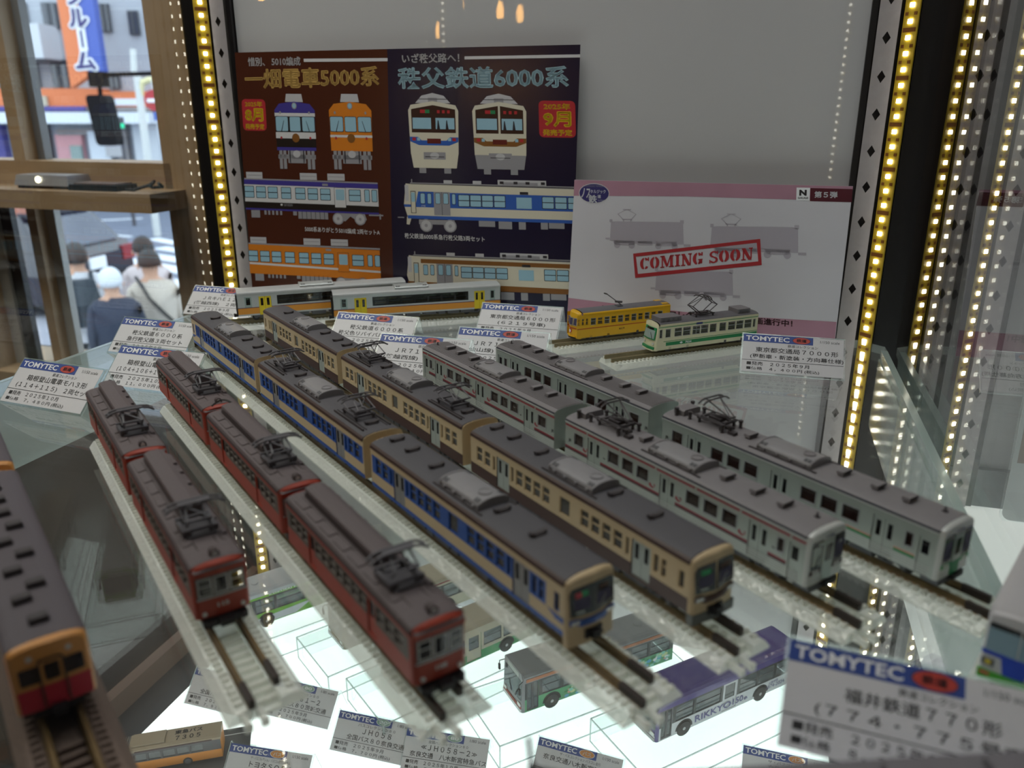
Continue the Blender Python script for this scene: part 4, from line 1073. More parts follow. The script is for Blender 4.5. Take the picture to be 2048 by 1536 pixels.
# ---- trams -----------------------------------------------------------
M_TYEL = mat('tram_yellow', '#d9a716', .4, vary=.03)
M_TRED = mat('tram_red_line', '#a3341c', .45)
M_TCRM = mat('tram_cream', '#d3cfae', .4, vary=.03)
M_TROOF = mat('tram_roof_grey', '#616065', .55)
M_TROOFL = mat('tram_roof_box', '#716e72', .5)
def tram(kind):
    yel = kind == 'yellow'; L = 78 if yel else 85; w = 15.4; ZE = 19.0
    wins = []
    body = M_TYEL if yel else M_TCRM
    if yel:
        for k in range(11):
            x = -32.6 + k * 5.5; wins.append((x, x + 4.2, 11.3, 16.4, 'S', M_TYEL if k % 2 else M_CHROME))
        for x in (28.4, 31.6, 35.0): wins.append((x, x + 2.2, 11.6, 16.6, 'S', M_TYEL))
        doors = []
    else:
        doors = []
        for x, q, st in ((37.2, 2.4, ''), (31.6, 4.2, ''), (23.6, 6.0, 'S'), (16.8, 6.2, 'S'), (9.0, 6.4, 'SV'), (2.4, 6.2, 'S'), (-4.6, 5.6, ''), (-12.6, 5.6, ''), (-20.2, 6.2, 'S'), (-27.0, 6.2, 'S'), (-34.0, 6.2, 'S'), (-39.4, 2.4, '')):
            wins.append((x - q / 2, x + q / 2, 10.6, 16.6, st, M_CHROME))
    def paint(x, z):
        if yel: return M_TRED if 8.9 < z < 9.5 else M_TYEL
        if 5.0 < z < 7.4 and x < 33: return M_GREEN
        if 7.9 < z < 8.3 and x < 35: return M_GREEN
        if 17.7 < z < 18.2: return M_GREEN
        return M_TCRM
    S = dict(L=L, w=w, z0=2.6 if yel else 2.4, ze=ZE, rise=2.3, wins=wins, doors=doors, paint=paint, zc=(8.9, 9.5) if yel else (5, 7.4, 7.9, 8.3, 17.7, 18.2), xc=() if yel else (33, 35),
             roof=M_TROOF, rimm=body, rim=2 if yel else 1, vents=[], endm=body, nose=5.2 if yel else 3.2, roofx=-1, pane=glass('tram_pane', (.8, .82, .8), .05, dark=.35, body='#6d7064'), through=True, int=M_INT, underm=M_UNDER)
    def front(t, S, xf):
        fx = nose(t, S, xf, body, 5.0 if yel else 3.0, crease=.34 if yel else .12, tilt=.12 if yel else .3, inset=1.4 if yel else .7, zlow=2.0)
        if yel:
            for y0, y1 in ((-6.0, -2.9), (-2.2, 2.2), (2.9, 6.0)):
                b = MB(); box_front(b, fx, y0, y1, 11.2, 16.6, M_CHROME, .15); box_front(b, fx, y0 + .4, y1 - .4, 11.7, 16.2, M_CABIN, .25); b.build('front_window', t)
            b = MB(); box_front(b, fx, -5.6, 5.6, 8.9, 9.5, M_TRED, .15); b.build('front_line', t)
            b = MB(); plate(b, fx, oval(0, 7.0, 1.5, 1.5, 14), M_REDC, .3); plate(b, fx, oval(0, 7.0, 1.15, 1.15, 14), M_WHITEC, .36); b.build('round_emblem', t)
            b = MB(); box_front(b, fx, -5.4, 5.4, 2.2, 2.7, M_CPL, .9); box_front(b, fx, -5.4, 5.4, 3.2, 3.7, M_TYEL, .9); b.build('front_fender', t)
        else:
            b = MB(); plate(b, fx, [(-6.6, 9.4), (6.6, 9.4), (6.4, 17.4), (-6.4, 17.4)], M_GREEN, .12); b.build('front_surround', t)
            b = MB(); plate(b, fx, [(-5.9, 10.2), (5.9, 10.2), (5.7, 15.6), (-5.7, 15.6)], M_KDOOR, .2); b.path([(fx(2, 11, .4), 4.8, 10.4), (fx(2, 14, .4), 2.0, 14)], .14, M_DK, 4); b.build('windscreen', t)
            b = MB(); plate(b, fx, [(-3.8, 15.9), (3.8, 15.9), (3.7, 17.1), (-3.7, 17.1)], M_BLACKG, .24); b.build('destination_sign', t)
            b = MB(); box_front(b, fx, -6.6, 6.6, 3.0, 4.6, M_GREEN, .8); box_front(b, fx, -6.4, 6.4, 2.0, 2.8, M_TCRM, .9); b.build('front_fender', t)
            b = MB()
            for s in (-1, 1): box_front(b, fx, *sorted((s * 4.2, s * 6.0)), 6.2, 7.4, M_LENS, .2)
            b.build('headlight', t)
    S['front'] = front
    def extra(t, S, side):
        zt = ZE + 2.3; y = side * (w / 2 + .08)
        if yel:
            b = MB(); b.box(-2, 2, -2.6, 2.6, zt - .3, zt + .6, M_TROOF); b.build('pole_base', t)
            b = MB(); b.tube((-2, 0, zt + .6), (10, 0, zt + 9.4), .35, M_PANTO); b.tube((3, 0, zt + 3.4), (-2.6, 0, zt + 2.6), .8, M_PANTO); b.tube((10, 0, zt + 9.4), (12.4, 0, zt + 10.2), .55, M_PANTO); b.tube((-2, 1, zt + .6), (2, .6, zt + 3.2), .3, M_PANTO)
            b.build('trolley_pole', t)
            b = MB(); b.box(-38, -33, -6.6, 6.6, ZE + 1.0, ZE + 2.2, M_TYEL); b.build('roof_shade', t)
            b = MB(); text(b, '6219', -3.5, 6.0, 4.4, 1.3, M_INK, lambda u, v: (-u, y, v), .02); b.build('lettering', t)
        else:
            for x0, x1 in ((20, 37), (-37, -26)):
                b = MB(); b.prism(rrect(x0, x1, -5.6, 5.6, 1.0, 3), 'z', zt - 1.2, zt + 2.6, M_TROOFL)
                for q in range(4): b.box(x0 + 2 + q * (x1 - x0 - 4) / 3.4, x0 + 3.6 + q * (x1 - x0 - 4) / 3.4, 5.55, 5.75, zt + .2, zt + 1.8, M_TROOF); b.box(x0 + 2 + q * (x1 - x0 - 4) / 3.4, x0 + 3.6 + q * (x1 - x0 - 4) / 3.4, -5.75, -5.55, zt + .2, zt + 1.8, M_TROOF)
                b.build('air_conditioner', t)
            panto_diamond(t, 0, zt - .2, 19, 9, 11.5, m=mat('pantograph_dark', '#4a4649', .5, .2))
            b = MB(); b.box(4.5, 9.5, *sorted((y, y + side * .1)), 17.4, 18.7, mat('sign_navy', '#2b3c78', .5)); b.build('side_display', t)
            b = MB(); text(b, '7024', -17.6, 5.4, 5.0, 1.5, M_WHITEC, lambda u, v: (-u, y, v), .03)
            b.face([(19.4, y, 6.2), (20.8, y, 7.0), (22.2, y, 6.2), (20.8, y, 5.4)], M_WHITEC); b.build('lettering', t)
    S['extra'] = extra
    return S
place_row(tram('yellow'), (1146, 633), (1345, 612), 15.4, 'yellow tram with a red line and trolley pole', None, 'model_tram', 'clear track under the yellow tram', side=1, ze=.0255, flip=True, ext=(14, 10), trkargs=dict(mats=TB))
place_row(tram('cream'), (1302, 655), (1524, 629), 15.4, 'cream tram with a green band and diamond pantograph', None, 'model_tram', 'clear track under the cream and green tram', side=1, ze=.0255, flip=True, ext=(30, 10), trkargs=dict(mats=TB, exposed=4))

# ---- orange and red railcars at the left ------------------------------
M_OCHRE = mat('railcar_ochre', '#cd8f4c', .42, vary=.04)
M_CRIM = mat('railcar_crimson', '#b9243a', .42, vary=.04)
M_ROOFP = mat('railcar_roof', '#514a50', .6, vary=.06)
def railcar():
    wins = [(x, x + 5, 12.5, 18.2, 'S', M_OCHRE) for x in (-52, -45, -38, -24, -17, -10, -3, 4, 11, 25, 32, 39, 46)]
    doors = [(-31.5, -25.5, 5, 18.6, M_OCHRE, 1, (.36, .52, .94)), (17.5, 23.5, 5, 18.6, M_OCHRE, 1, (.36, .52, .94))]
    def paint(x, z): return M_CRIM if z < 11.2 else M_OCHRE
    S = dict(L=128, w=19, z0=4.4, ze=21.2, rise=3.0, wins=wins, doors=doors, paint=paint, zc=(11.2,), roof=M_ROOFP, rimm=M_ROOFP, rim=1, endm=M_OCHRE, nose=2.2, roofx=-.2, underm=M_DK, bogm=M_DK)
    def front(t, S, xf):
        fx = nose(t, S, xf, M_OCHRE, 2.2, crease=.05, inset=.9, zlow=4.2)
        b = MB(); plate(b, fx, [(-8.6, 4.4), (8.6, 4.4), (8.7, 11.2), (-8.7, 11.2)], M_CRIM, .1); b.build('front_band', t)
        for y0, y1 in ((-7.6, -3.0), (-1.8, 1.8), (3.0, 7.6)):
            b = MB(); plate(b, fx, rrect(y0, y1, 12.6, 17.6, .5, 2), M_DWOOD, .16); plate(b, fx, rrect(y0 + .4, y1 - .4, 13, 17.2, .4, 2), M_BLACKG, .22); b.build('front_window', t)
        b = MB()
        for s in (-1, 1): b.path([(fx(2.6, 6, .8), s * 2.9, 5.4), (fx(2.6, 18, .8), s * 2.9, 18.4), (fx(2.6, 18, .2), s * 2.3, 19.0)], .3, M_DWOOD, 5)
        b.path([(fx(0, 19, .4), -2.4, 18.9), (fx(0, 19, .4), 2.4, 18.9)], .3, M_DWOOD, 5); b.build('gangway_frame', t)
        b = MB()
        for s in (-1, 1): b.lathe([(.8, 0), (.8, .5)], (fx(4.6, 20, -.3), s * 4.6, 20.2), M_LENS, 10, 'x')
        b.build('headlight', t)
        b = MB(); b.box(xf + .5, xf + 4.6, -1.8, 1.8, 2.6, 5, M_CPL); b.box(xf - 1, xf + 2, -6, 6, 2.2, 4.4, M_CPL); b.build('front_coupler', t)
    S['front'] = front
    vm = MB(); vm.box(-1.9, 1.9, -2.5, 2.5, .3, 1.6, M_VENTD, taper=.35); vm.box(-1.3, 1.3, -1.9, 1.9, -.2, .3, M_VENTD); vmm = vm.mesh('roof_vent')
    def extra(t, S, side):
        for x, y in ((53, 0), (40, -2.2), (33, 2.2), (22, -2.2), (12, 2.2), (1, -2.2), (-10, 2.2), (-22, 0), (-34, 0), (-46, 0)): link('roof_vent', vmm, t, (x / 1000, y / 1000, .0243))
    S['extra'] = extra
    return S
rc = railcar()
a, b = at(36, 949, .0277), at(177, 1275, .0277); d = (b - a); d.z = 0; d.normalize(); nr = Vector((d.y, -d.x, 0)); rz = math.atan2(d.y, d.x)
c1 = b - d * .0645 + nr * .0095; c1.z = 0
rail_car(rc, 'ochre and crimson railcar with a row of dark roof ventilators', 'model train', c1, rz, 'ochre and crimson railcars', side=1)
c2 = c1 - d * .1365
rail_car(rc, 'second ochre railcar behind the first, cut by the left picture edge', 'model train', c2, rz, 'ochre and crimson railcars', side=1)
M_BALL = mat('ballast_bed', '#6b5b52', .8, vary=.35, scale=900, bump=.6)
track('display_track', 'brown ballasted track under the ochre railcars', c2 - d * .03, c1 + d * .118, mats=(M_BALL, M_RAIL, M_RAIL), front=False, exposed=12, wid=(12.5, 10))

# ---- low-floor tram at the right and the tram roof in the foreground --
M_LRW = mat('low_tram_white', '#b7b5b8', .35, vary=.03)
M_LRB = mat('low_tram_blue', '#1f3fae', .35, vary=.03)
M_LRG = mat('low_tram_green', '#3f9a22', .35, vary=.03)
M_LRGL = mat('low_tram_glass', '#7f97a6', .15, vary=.02, coat=.3)
def low_tram():
    wins = [(x, x + 9, 10, 18.5, '', M_LRW, G_PANED) for x in (-36, -25, -14, -3, 8, 19)]
    S = dict(L=84, w=17.6, z0=2.4, ze=22, rise=2.0, wins=wins, doors=[], paint=lambda x, z: M_LRG if z < 4.4 else (M_LRB if 7.6 < z < 9.4 else M_LRW), zc=(4.4, 7.6, 9.4), roof=M_LRW, endm=M_LRW, nose=3, roofx=.4)
    def front(t, S, xf):
        fx = nose(t, S, xf, M_LRW, 3.0, crease=.05, inset=.9, zlow=2.0)
        b = MB()
        for s in (-1, 1): plate(b, fx, [(s * .18, 11.4), (s * 7.9, 11.4), (s * 7.9, 18.6), (s * .18, 18.6)], M_LRGL, .12)
        b.build('windscreen', t)
        b = MB()
        for s in (-1, 1): plate(b, fx, [(s * .25, 18.6), (s * 7.9, 18.6), (s * 7.8, 20.2), (s * .25, 20.2)], M_BLACKG, .15)
        b.build('destination_sign', t)
        b = MB(); plate(b, fx, [(-8.5, 10.0), (8.5, 10.0), (8.5, 11.3), (-8.5, 11.3)], M_LRB, .12)
        for s in (-1, 1): plate(b, fx, [(s * 0, 5.2), (s * 2.6, 5.2), (s * 3.6, 10.1), (0, 10.1)], M_LRB, .14)
        b.build('front_band', t)
        b = MB()
        for s in (-1, 1): box_front(b, fx, *sorted((s * 5.0, s * 8.2)), 6.6, 8.8, M_UNDER, .16); box_front(b, fx, *sorted((s * 5.8, s * 7.2)), 7.2, 8.3, M_KYEL, .26)
        b.build('headlight', t)
        b = MB(); plate(b, fx, [(-8.6, 2.2), (8.6, 2.2), (8.7, 5.0), (-8.7, 5.0)], M_LRG, .5)
        for s in (-1, 1): box_front(b, fx, *sorted((s * 5.6, s * 8.0)), 3.8, 4.6, M_LAMPR, .6)
        b.build('front_bumper', t)
    S['front'] = front
    return S
el = at(1958, 1345, .0095); hd = Vector((math.sin(R(221)), math.cos(R(221)), 0)); lf = Vector((-hd.y, hd.x, 0))
cc = el + lf * .0080 - hd * .0415
rail_car(low_tram(), 'white, blue and green low-floor tram cut by the right picture edge', 'model tram', cc, math.atan2(hd.y, hd.x), None, side=1, nameit='model_tram')
track('display_track', 'clear track under the white and blue low-floor tram', cc - hd * .052, cc + hd * .045, front=False, mats=TB)

M_FGR = mat('fore_roof_grey', '#6d6a70', .5)
def fore():
    S = dict(L=130, w=17.4, z0=2.4, ze=22, rise=2.2, wins=[(x, x + 8, 10, 18, '', M_LRW, G_PANED) for x in (-50, -38, -26, -14, 6, 18, 30, 42)], doors=[], paint=lambda x, z: M_LRW if z > 9 else M_LRB, zc=(9,), roof=M_FGR, rimm=M_FGR, endm=M_LRW)
    def extra(t, S, side):
        zt = 24.0
        for x0, x1 in ((-6, 10), (18, 34), (40, 56)):
            b = MB(); b.prism(rrect(x0, x1, -5.4, 5.4, 1.2, 3), 'z', zt - .8, zt + 2.2, M_FGR); b.build('air_conditioner', t)
        b = MB(); m = M_CPL; x = -55
        b.box(x - 5, x + 5, -5, 5, zt - .3, zt + .8, m)
        b.tube((x, -3, zt + .8), (x + 7, -3, zt + 5), .45, m); b.tube((x, 3, zt + .8), (x + 7, 3, zt + 5), .45, m); b.tube((x + 7, -3, zt + 5), (x, 0, zt + 10), .4, m); b.tube((x + 7, 3, zt + 5), (x, 0, zt + 10), .4, m); b.tube((x, -8, zt + 9.6), (x, 8, zt + 9.6), .55, m); b.box(x - .8, x + .8, -1.4, 1.4, zt + 5.5, zt + 9.6, m)
        b.build('pantograph', t)
    S['extra'] = extra
    return S
a, b = at(1500, 1536, .0288), at(1990, 1509, .0288); d = (b - a); d.z = 0; d.normalize()
cf = a + d * .008 + Vector((d.y, -d.x, 0)) * .0087; cf.z = 0
rail_car(fore(), 'grey-roofed tram at the lower picture edge with a dark pantograph', 'model tram', cf, math.atan2(d.y, d.x), None, side=-1, nameit='model_tram')
track('display_track', 'clear track under the grey-roofed tram at the lower picture edge', cf - d * .07, cf + d * .07, front=False, mats=TB)

# ================================================================== price cards
def oval_logo(kind):
    return {'train': (M_REDC, '鉄道'), 'bus': (mat('logo_orange', '#c9843a', .5, vary=0), 'バス'), 'bus80': (mat('logo_greenish', '#7f9f8f', .5, vary=0), '80')}[kind]
def price_card(bl, yaw, lines, label, z=0.0, logo='train', sub='鉄道コレクション', scale='1/150 scale', Wd=62.0, Hh=28.0, tilt=46):
    t = thing('price_card', label, 'price card', (bl[0], bl[1], z), yaw, 'printed price cards in clear acrylic stands')
    st, ct = math.sin(R(tilt)), math.cos(R(tilt))
    def F(u, v, k): return (u, v * st - k * ct, 1.0 + v * ct + k * st)
    hb = MB()
    def sheet(pts, m, th):
        a = [F(*p, -.25) for p in pts]; q = [F(*p, -.25 - th) for p in pts]
        hb.face(a, m); hb.face(q[::-1], m)
        for i in range(len(pts)): j = (i + 1) % len(pts); hb.face([q[i], q[j], a[j], a[i]], M_EDGE)
    sheet([(-1, -1.2), (Wd + 1, -1.2), (Wd + 1, Hh + 1), (-1, Hh + 1)], G_ACR, .9)
    top = F(0, Hh + 1, -.6); ft = (Hh + 1) * st + 9
    for dy in (0, .9):
        hb.face([(-1, top[1] + dy, top[2]), (Wd + 1, top[1] + dy, top[2]), (Wd + 1, ft + dy, .05), (-1, ft + dy, .05)], G_ACR)
    for x in (-1, Wd + 1): hb.face([(x, top[1], top[2]), (x, top[1] + .9, top[2]), (x, ft + .9, .05), (x, ft, .05)], M_EDGE)
    hb.build('acrylic_stand', t)
    p = MB(); pts = [(0, 0), (Wd, 0), (Wd, Hh), (0, Hh)]
    p.face([F(*q, .06) for q in pts], M_PAPER); p.face([F(*q, -.1) for q in pts][::-1], M_PAPER)
    for i in range(4): j = (i + 1) % 4; p.face([F(*pts[i], -.1), F(*pts[j], -.1), F(*pts[j], .06), F(*pts[i], .06)], M_PAPER)
    card = p.build('paper_card', t)
    def rect(b, x0, x1, y0, y1, m, k): b.face([F(x0, y0, k), F(x1, y0, k), F(x1, y1, k), F(x0, y1, k)], m)
    b = MB(); rect(b, 0, Wd * .70, Hh * .80, Hh, M_BLUEC, .12); lm, lt = oval_logo(logo)
    b.face([F(x, y, .18) for x, y in oval(Wd * .585, Hh * .90, Wd * .085, Hh * .082)], lm)
    b.face([F(x, y, .16) for x, y in oval(Wd * .585, Hh * .90, Wd * .091, Hh * .09)], M_MAROON if logo == 'train' else M_WHITEC)
    b.build('blue_banner', card)
    b = MB(); fn = lambda k: (lambda u, v: F(u, v, k))
    text(b, 'TOMYTEC', Wd * .025, Hh * .835, Wd * .44, Hh * .125, M_WHITEC, fn(.2), .02)
    text(b, lt, Wd * .585, Hh * .86, Wd * .10, Hh * .085, M_MAROON if logo == 'train' else M_WHITEC, fn(.24), .02, 'c')
    text(b, scale, Wd * .77, Hh * .87, Wd * .19, Hh * .07, M_INK, fn(.12), 0)
    text(b, sub, Wd * .60 if len(sub) < 10 else Wd * .52, Hh * .70, Wd * .30 if len(sub) < 10 else Wd * .48, Hh * .075, M_INK, fn(.12), .005, 'c')
    y = Hh * .53
    for s in lines[0]:
        wd = min(Wd * .92, len(s) * Hh * .165); text(b, s, Wd * .54, y, wd, Hh * .135, M_INK, fn(.12), .012, 'c'); y -= Hh * .185
    rect(b, 0, Wd, Hh * .30, Hh * .312, M_INK, .12)
    text(b, '■発売　' + lines[1], Wd * .05, Hh * .17, Wd * .62, Hh * .10, M_INK, fn(.12), .012)
    text(b, '■価格　' + lines[2], Wd * .05, Hh * .035, Wd * .72, Hh * .10, M_INK, fn(.12), .012)
    b.build('lettering', card)
    return t
def card_at(BL, BR, lines, label, z=0.0, **k):
    a, b = at(*BL, z + .001), at(*BR, z + .001); d = b - a
    return price_card((a.x, a.y), math.atan2(d.y, d.x), lines, label, z, **k)
card_at((0, 800.6), (165.6, 829), (('箱根登山電車モハ３形', '(１１４＋１１５)　２両セット'), '２０２５年１０月', '７，４８０円 (税込)'), 'price card reading 114+115 behind the two-car red train')
card_at((205, 768), (375, 789), (('箱根登山電車モハ１形', '(１０４＋１０６＋１０８)　３両セット'), '２０２５年１０月', '１１，０００円 (税込)'), 'price card reading 104+106+108 behind the three-car red train')
card_at((216, 702), (380, 719), (('秩父鉄道６０００系', '急行秩父路３両セット'), '２０２５年９月', '１３，２００円 (税込)'), 'price card with 6000 and 3 beside the blue train, behind the 104+106+108 card')
card_at((366, 627), (490, 637), (('ＪＲキハＥ１２０形', '(磐越西線)　２両セット'), '２０２５年９月', '８，２５０円 (税込)'), 'price card left of the white and orange diesel cars')
card_at((655, 690), (825, 705), (('秩父鉄道６０００系', '秩父色リバイバル３両セット'), '２０２５年９月', '１３，２００円 (税込)'), 'price card in front of the nearer white and orange diesel car')
card_at((741, 741), (915, 757), (('ＪＲ７１９系０番代', '(磐越西線)　２両セット'), '２０２５年９月', '９，２４０円 (税込)'), 'price card with 719 at the tail of the silver train with red stripes')
card_at((902, 726), (1078, 741), (('ＪＲ７１９系０番代', '(仙山線)　２両セット'), '２０２５年９月', '９，２４０円 (税込)'), 'price card with 719 at the tail of the silver train with green front')
card_at((951, 668), (1112, 680), (('東京都交通局６０００形', '(６２１９号車)'), '２０２５年９月', '４，４００円 (税込)'), 'price card with 6219 behind the other cards near the yellow tram')
card_at((1482, 741), (1685, 757), (('東京都交通局７０００形', '(更新車・新塗装・方向幕仕様)'), '２０２５年９月', '４，４００円 (税込)'), 'price card reading 7000 beside the cream and green tram')
tl, tr = at(1581.6, 1277.5, .0205), at(2078, 1387, .0205); d = (tr - tl); yaw = math.atan2(d.y, d.x); up = Vector((-math.sin(yaw), math.cos(yaw), 0))
bl = tl - up * .0202
price_card((bl.x, bl.y), yaw, (('福井鉄道７７０形', '(７７４・７７５号車)'), '２０２５年９月', '８，２５０円 (税込)'), 'large near price card reading 770 at the lower right')
ZP = -.29
card_at((368, 1406), (520, 1443), (('ＪＨ０６１', '全国バス８０京成バス'), '２０２５年９月', '７，９２０円 (税込)'), 'lower price card behind the bare end of the two-car red train track, left part showing', ZP, logo='bus80', sub='バスコレクション８０', scale='1/80 scale')
card_at((515, 1425), (646, 1457), (('ＪＨ０６１－２', '全国バス８０茨城交通'), '２０２５年９月', '７，７００円 (税込)'), 'lower price card right of the bare track end', ZP, logo='bus80', sub='バスコレクション８０', scale='1/80 scale')
card_at((659, 1499), (802, 1531), (('ＪＨ０５８', '全国バス８０奈良交通'), '２０２５年９月', '７，７００円 (税込)'), 'lower price card standing left of its near twin, below the three-car red train track', ZP, logo='bus80', sub='バスコレクション８０', scale='1/80 scale')
card_at((800, 1538), (955, 1563), (('≪ＪＨ０５８－２≫', '奈良交通　八木新宮特急バス'), '２０２５年１０月', '７，７００円 (税込)'), 'lower price card just left of the clear riser under the green artwork bus', ZP, logo='bus80', sub='全国バスコレクション８０', scale='1/80 scale')
card_at((440, 1572), (592, 1597), (('トヨタＳＯＲＡ',), '２０２５年９月', '３，３００円 (税込)'), 'lower price card beside the orange articulated bus', ZP, logo='bus', sub='ザ・バスコレクション バスコレ走行システム')
card_at((1060, 1556), (1214, 1602), (('奈良交通八木新宮特急バス',), '２０２５年９月', '３，３００円 (税込)'), 'lower price card at the bottom edge below the bus in green artwork', ZP, logo='bus', sub='ザ・バスコレクション バスコレ走行')
card_at((1480, 1575), (1640, 1611), (('立教１５０周年',), '２０２５年９月', '３，３００円 (税込)'), 'lower price card at the bottom edge below the purple bus', ZP, logo='bus', sub='ザ・バスコレクション')

# ================================================================== posters
M_PBROWN = mat('poster_brown', '#472317', .22, vary=.03, scale=40)
M_PNAVY = mat('poster_navy', '#1c1930', .2, vary=.05, scale=40)
M_PGOLD = mat('poster_gold', '#cba45c', .4, vary=0)
M_PCYAN = mat('poster_cyan', '#a3c2ce', .4, vary=0)
M_PRED = mat('poster_red', '#a8262f', .4, vary=0)
M_PYEL = mat('poster_yellow', '#e0b820', .4, vary=0)
M_PORAN = mat('poster_orange', '#c8741a', .4, vary=0)
M_PPURP = mat('poster_purple', '#3d3488', .4, vary=0)
M_PGREY = mat('poster_grey', '#8d8b90', .4, vary=0)
M_PLGREY = mat('poster_light_grey', '#b4b2b6', .4, vary=0)
M_PCRM = mat('poster_cream', '#c9c2b0', .4, vary=0)
M_PWIN = mat('poster_pane', '#8fb4c6', .4, vary=0)
M_PLINE = mat('poster_line', '#26242b', .4, vary=0)
M_PBLUE = mat('poster_blue', '#2a56a5', .4, vary=0)
M_PTAN = mat('poster_tan', '#7b4f1f', .4, vary=0)
M_PWHITE = mat('poster_white', '#c8c6c8', .4, vary=0)
M_PBK = mat('poster_black', '#1a1310', .4, vary=0)
def poster(name, label, a0, b_foot, wd, ht, lean, bg, thick=.8):
    t = thing(name, label, 'poster', AB(a0, b_foot, .0003), -TH); t.rotation_euler = (-lean, 0, -TH)
    b = MB()
    for x0, x1, m in bg: b.box(x0, x1, 0, thick, 0, ht, m)
    b.box(-.01, wd, thick, thick + .3, 0, ht, M_PWHITE)
    b.build('poster_sheet', t)
    return t
class Flat(MB):
    """print on a poster; coordinates mapped by self.mp, layers stepped a hair apart"""
    def __init__(s, mp): super().__init__(); s.mp = mp
    def P(s, u, v, k): x, z = s.mp(u, v); return (x, -.05 - .035 * k, z)
    def poly(s, pts, m, k=1): s.face([s.P(*p, k) for p in pts], m)
    def rect(s, x0, x1, y0, y1, m, k=1, sk=0.0): s.poly([(x0, y0), (x1, y0 + sk * (x1 - x0)), (x1, y1 + sk * (x1 - x0)), (x0, y1)], m, k)
    def rr(s, x0, x1, y0, y1, r, m, k=1): s.poly(rrect(x0, x1, y0, y1, r, 3), m, k)
    def txt(s, st, x0, y0, x1, y1, m, k=2, bold=.02, sk=0.0):
        """text filling the box x0..x1, y0 (top)..y1 (bottom) of picture-like coordinates (y down)"""
        def fn(u, v): return s.P(x0 + u, y1 - v + sk * u, k)
        text(s, st, 0, 0, x1 - x0, y1 - y0, m, fn, bold)
def PZ(x, y):
    xl = 95 + (y - 135) * .012; xr = 1942 - (y - 87) * .053; q = (x - xl) / (xr - xl)
    yt = 135 - 48 * q; yb = 1500 + 63 * q
    return (q * 291.0, (1 - (y - yt) / (yb - yt)) * 206.0)
PL = math.asin(.010 / .206)
big = poster('poster', 'large brown and navy poster with railway drawings and gold lettering', -.4275, .614, 291, 206, PL, [(0, 137.5, M_PBROWN), (137.5, 291, M_PNAVY)])
f = Flat(PZ)
f.rect(500, 967, 164, 180, M_PWHITE, 1, -.014); f.rect(1372, 1940, 147, 162, M_PWHITE, 1, -.022)
f.txt('惜別、 5010編成', 172, 160, 480, 205, M_PWHITE, 2, .015, -.02)
f.txt('一畑電車5000系', 148, 222, 915, 322, M_PGOLD, 2, .03, -.03)
f.txt('いざ秩父路へ！', 1045, 136, 1345, 183, M_PWHITE, 2, .015, -.02)
f.txt('秩父鉄道6000系', 1020, 205, 1882, 312, M_PCYAN, 2, .03, -.016)
f.txt('5000系ありがとう5010編成 2両セットA', 452, 1062, 882, 1092, M_PWHITE, 2, .012, .02)
f.txt('秩父鉄道6000系急行秩父路3両セット', 1018, 1083, 1444, 1113, M_PWHITE, 2, .012, .018)
f.build('lettering', big)
for x0, y0, x1, y1, l2 in ((118, 375, 260, 542, '8月'), (1735, 365, 1912, 552, '9月')):
    f = Flat(PZ); w_ = x1 - x0; h_ = y1 - y0
    f.rr(x0, x1, y0, y1, 22, M_PRED, 1)
    f.txt('2025年', x0 + w_ * .14, y0 + h_ * .07, x1 - w_ * .14, y0 + h_ * .24, M_PYEL, 2, .03)
    f.txt(l2, x0 + w_ * .13, y0 + h_ * .30, x1 - w_ * .13, y0 + h_ * .70, M_PYEL, 2, .05)
    f.txt('発売予定', x0 + w_ * .1, y0 + h_ * .78, x1 - w_ * .1, y0 + h_ * .95, M_PYEL, 2, .04)
    f.build('date_badge', big)
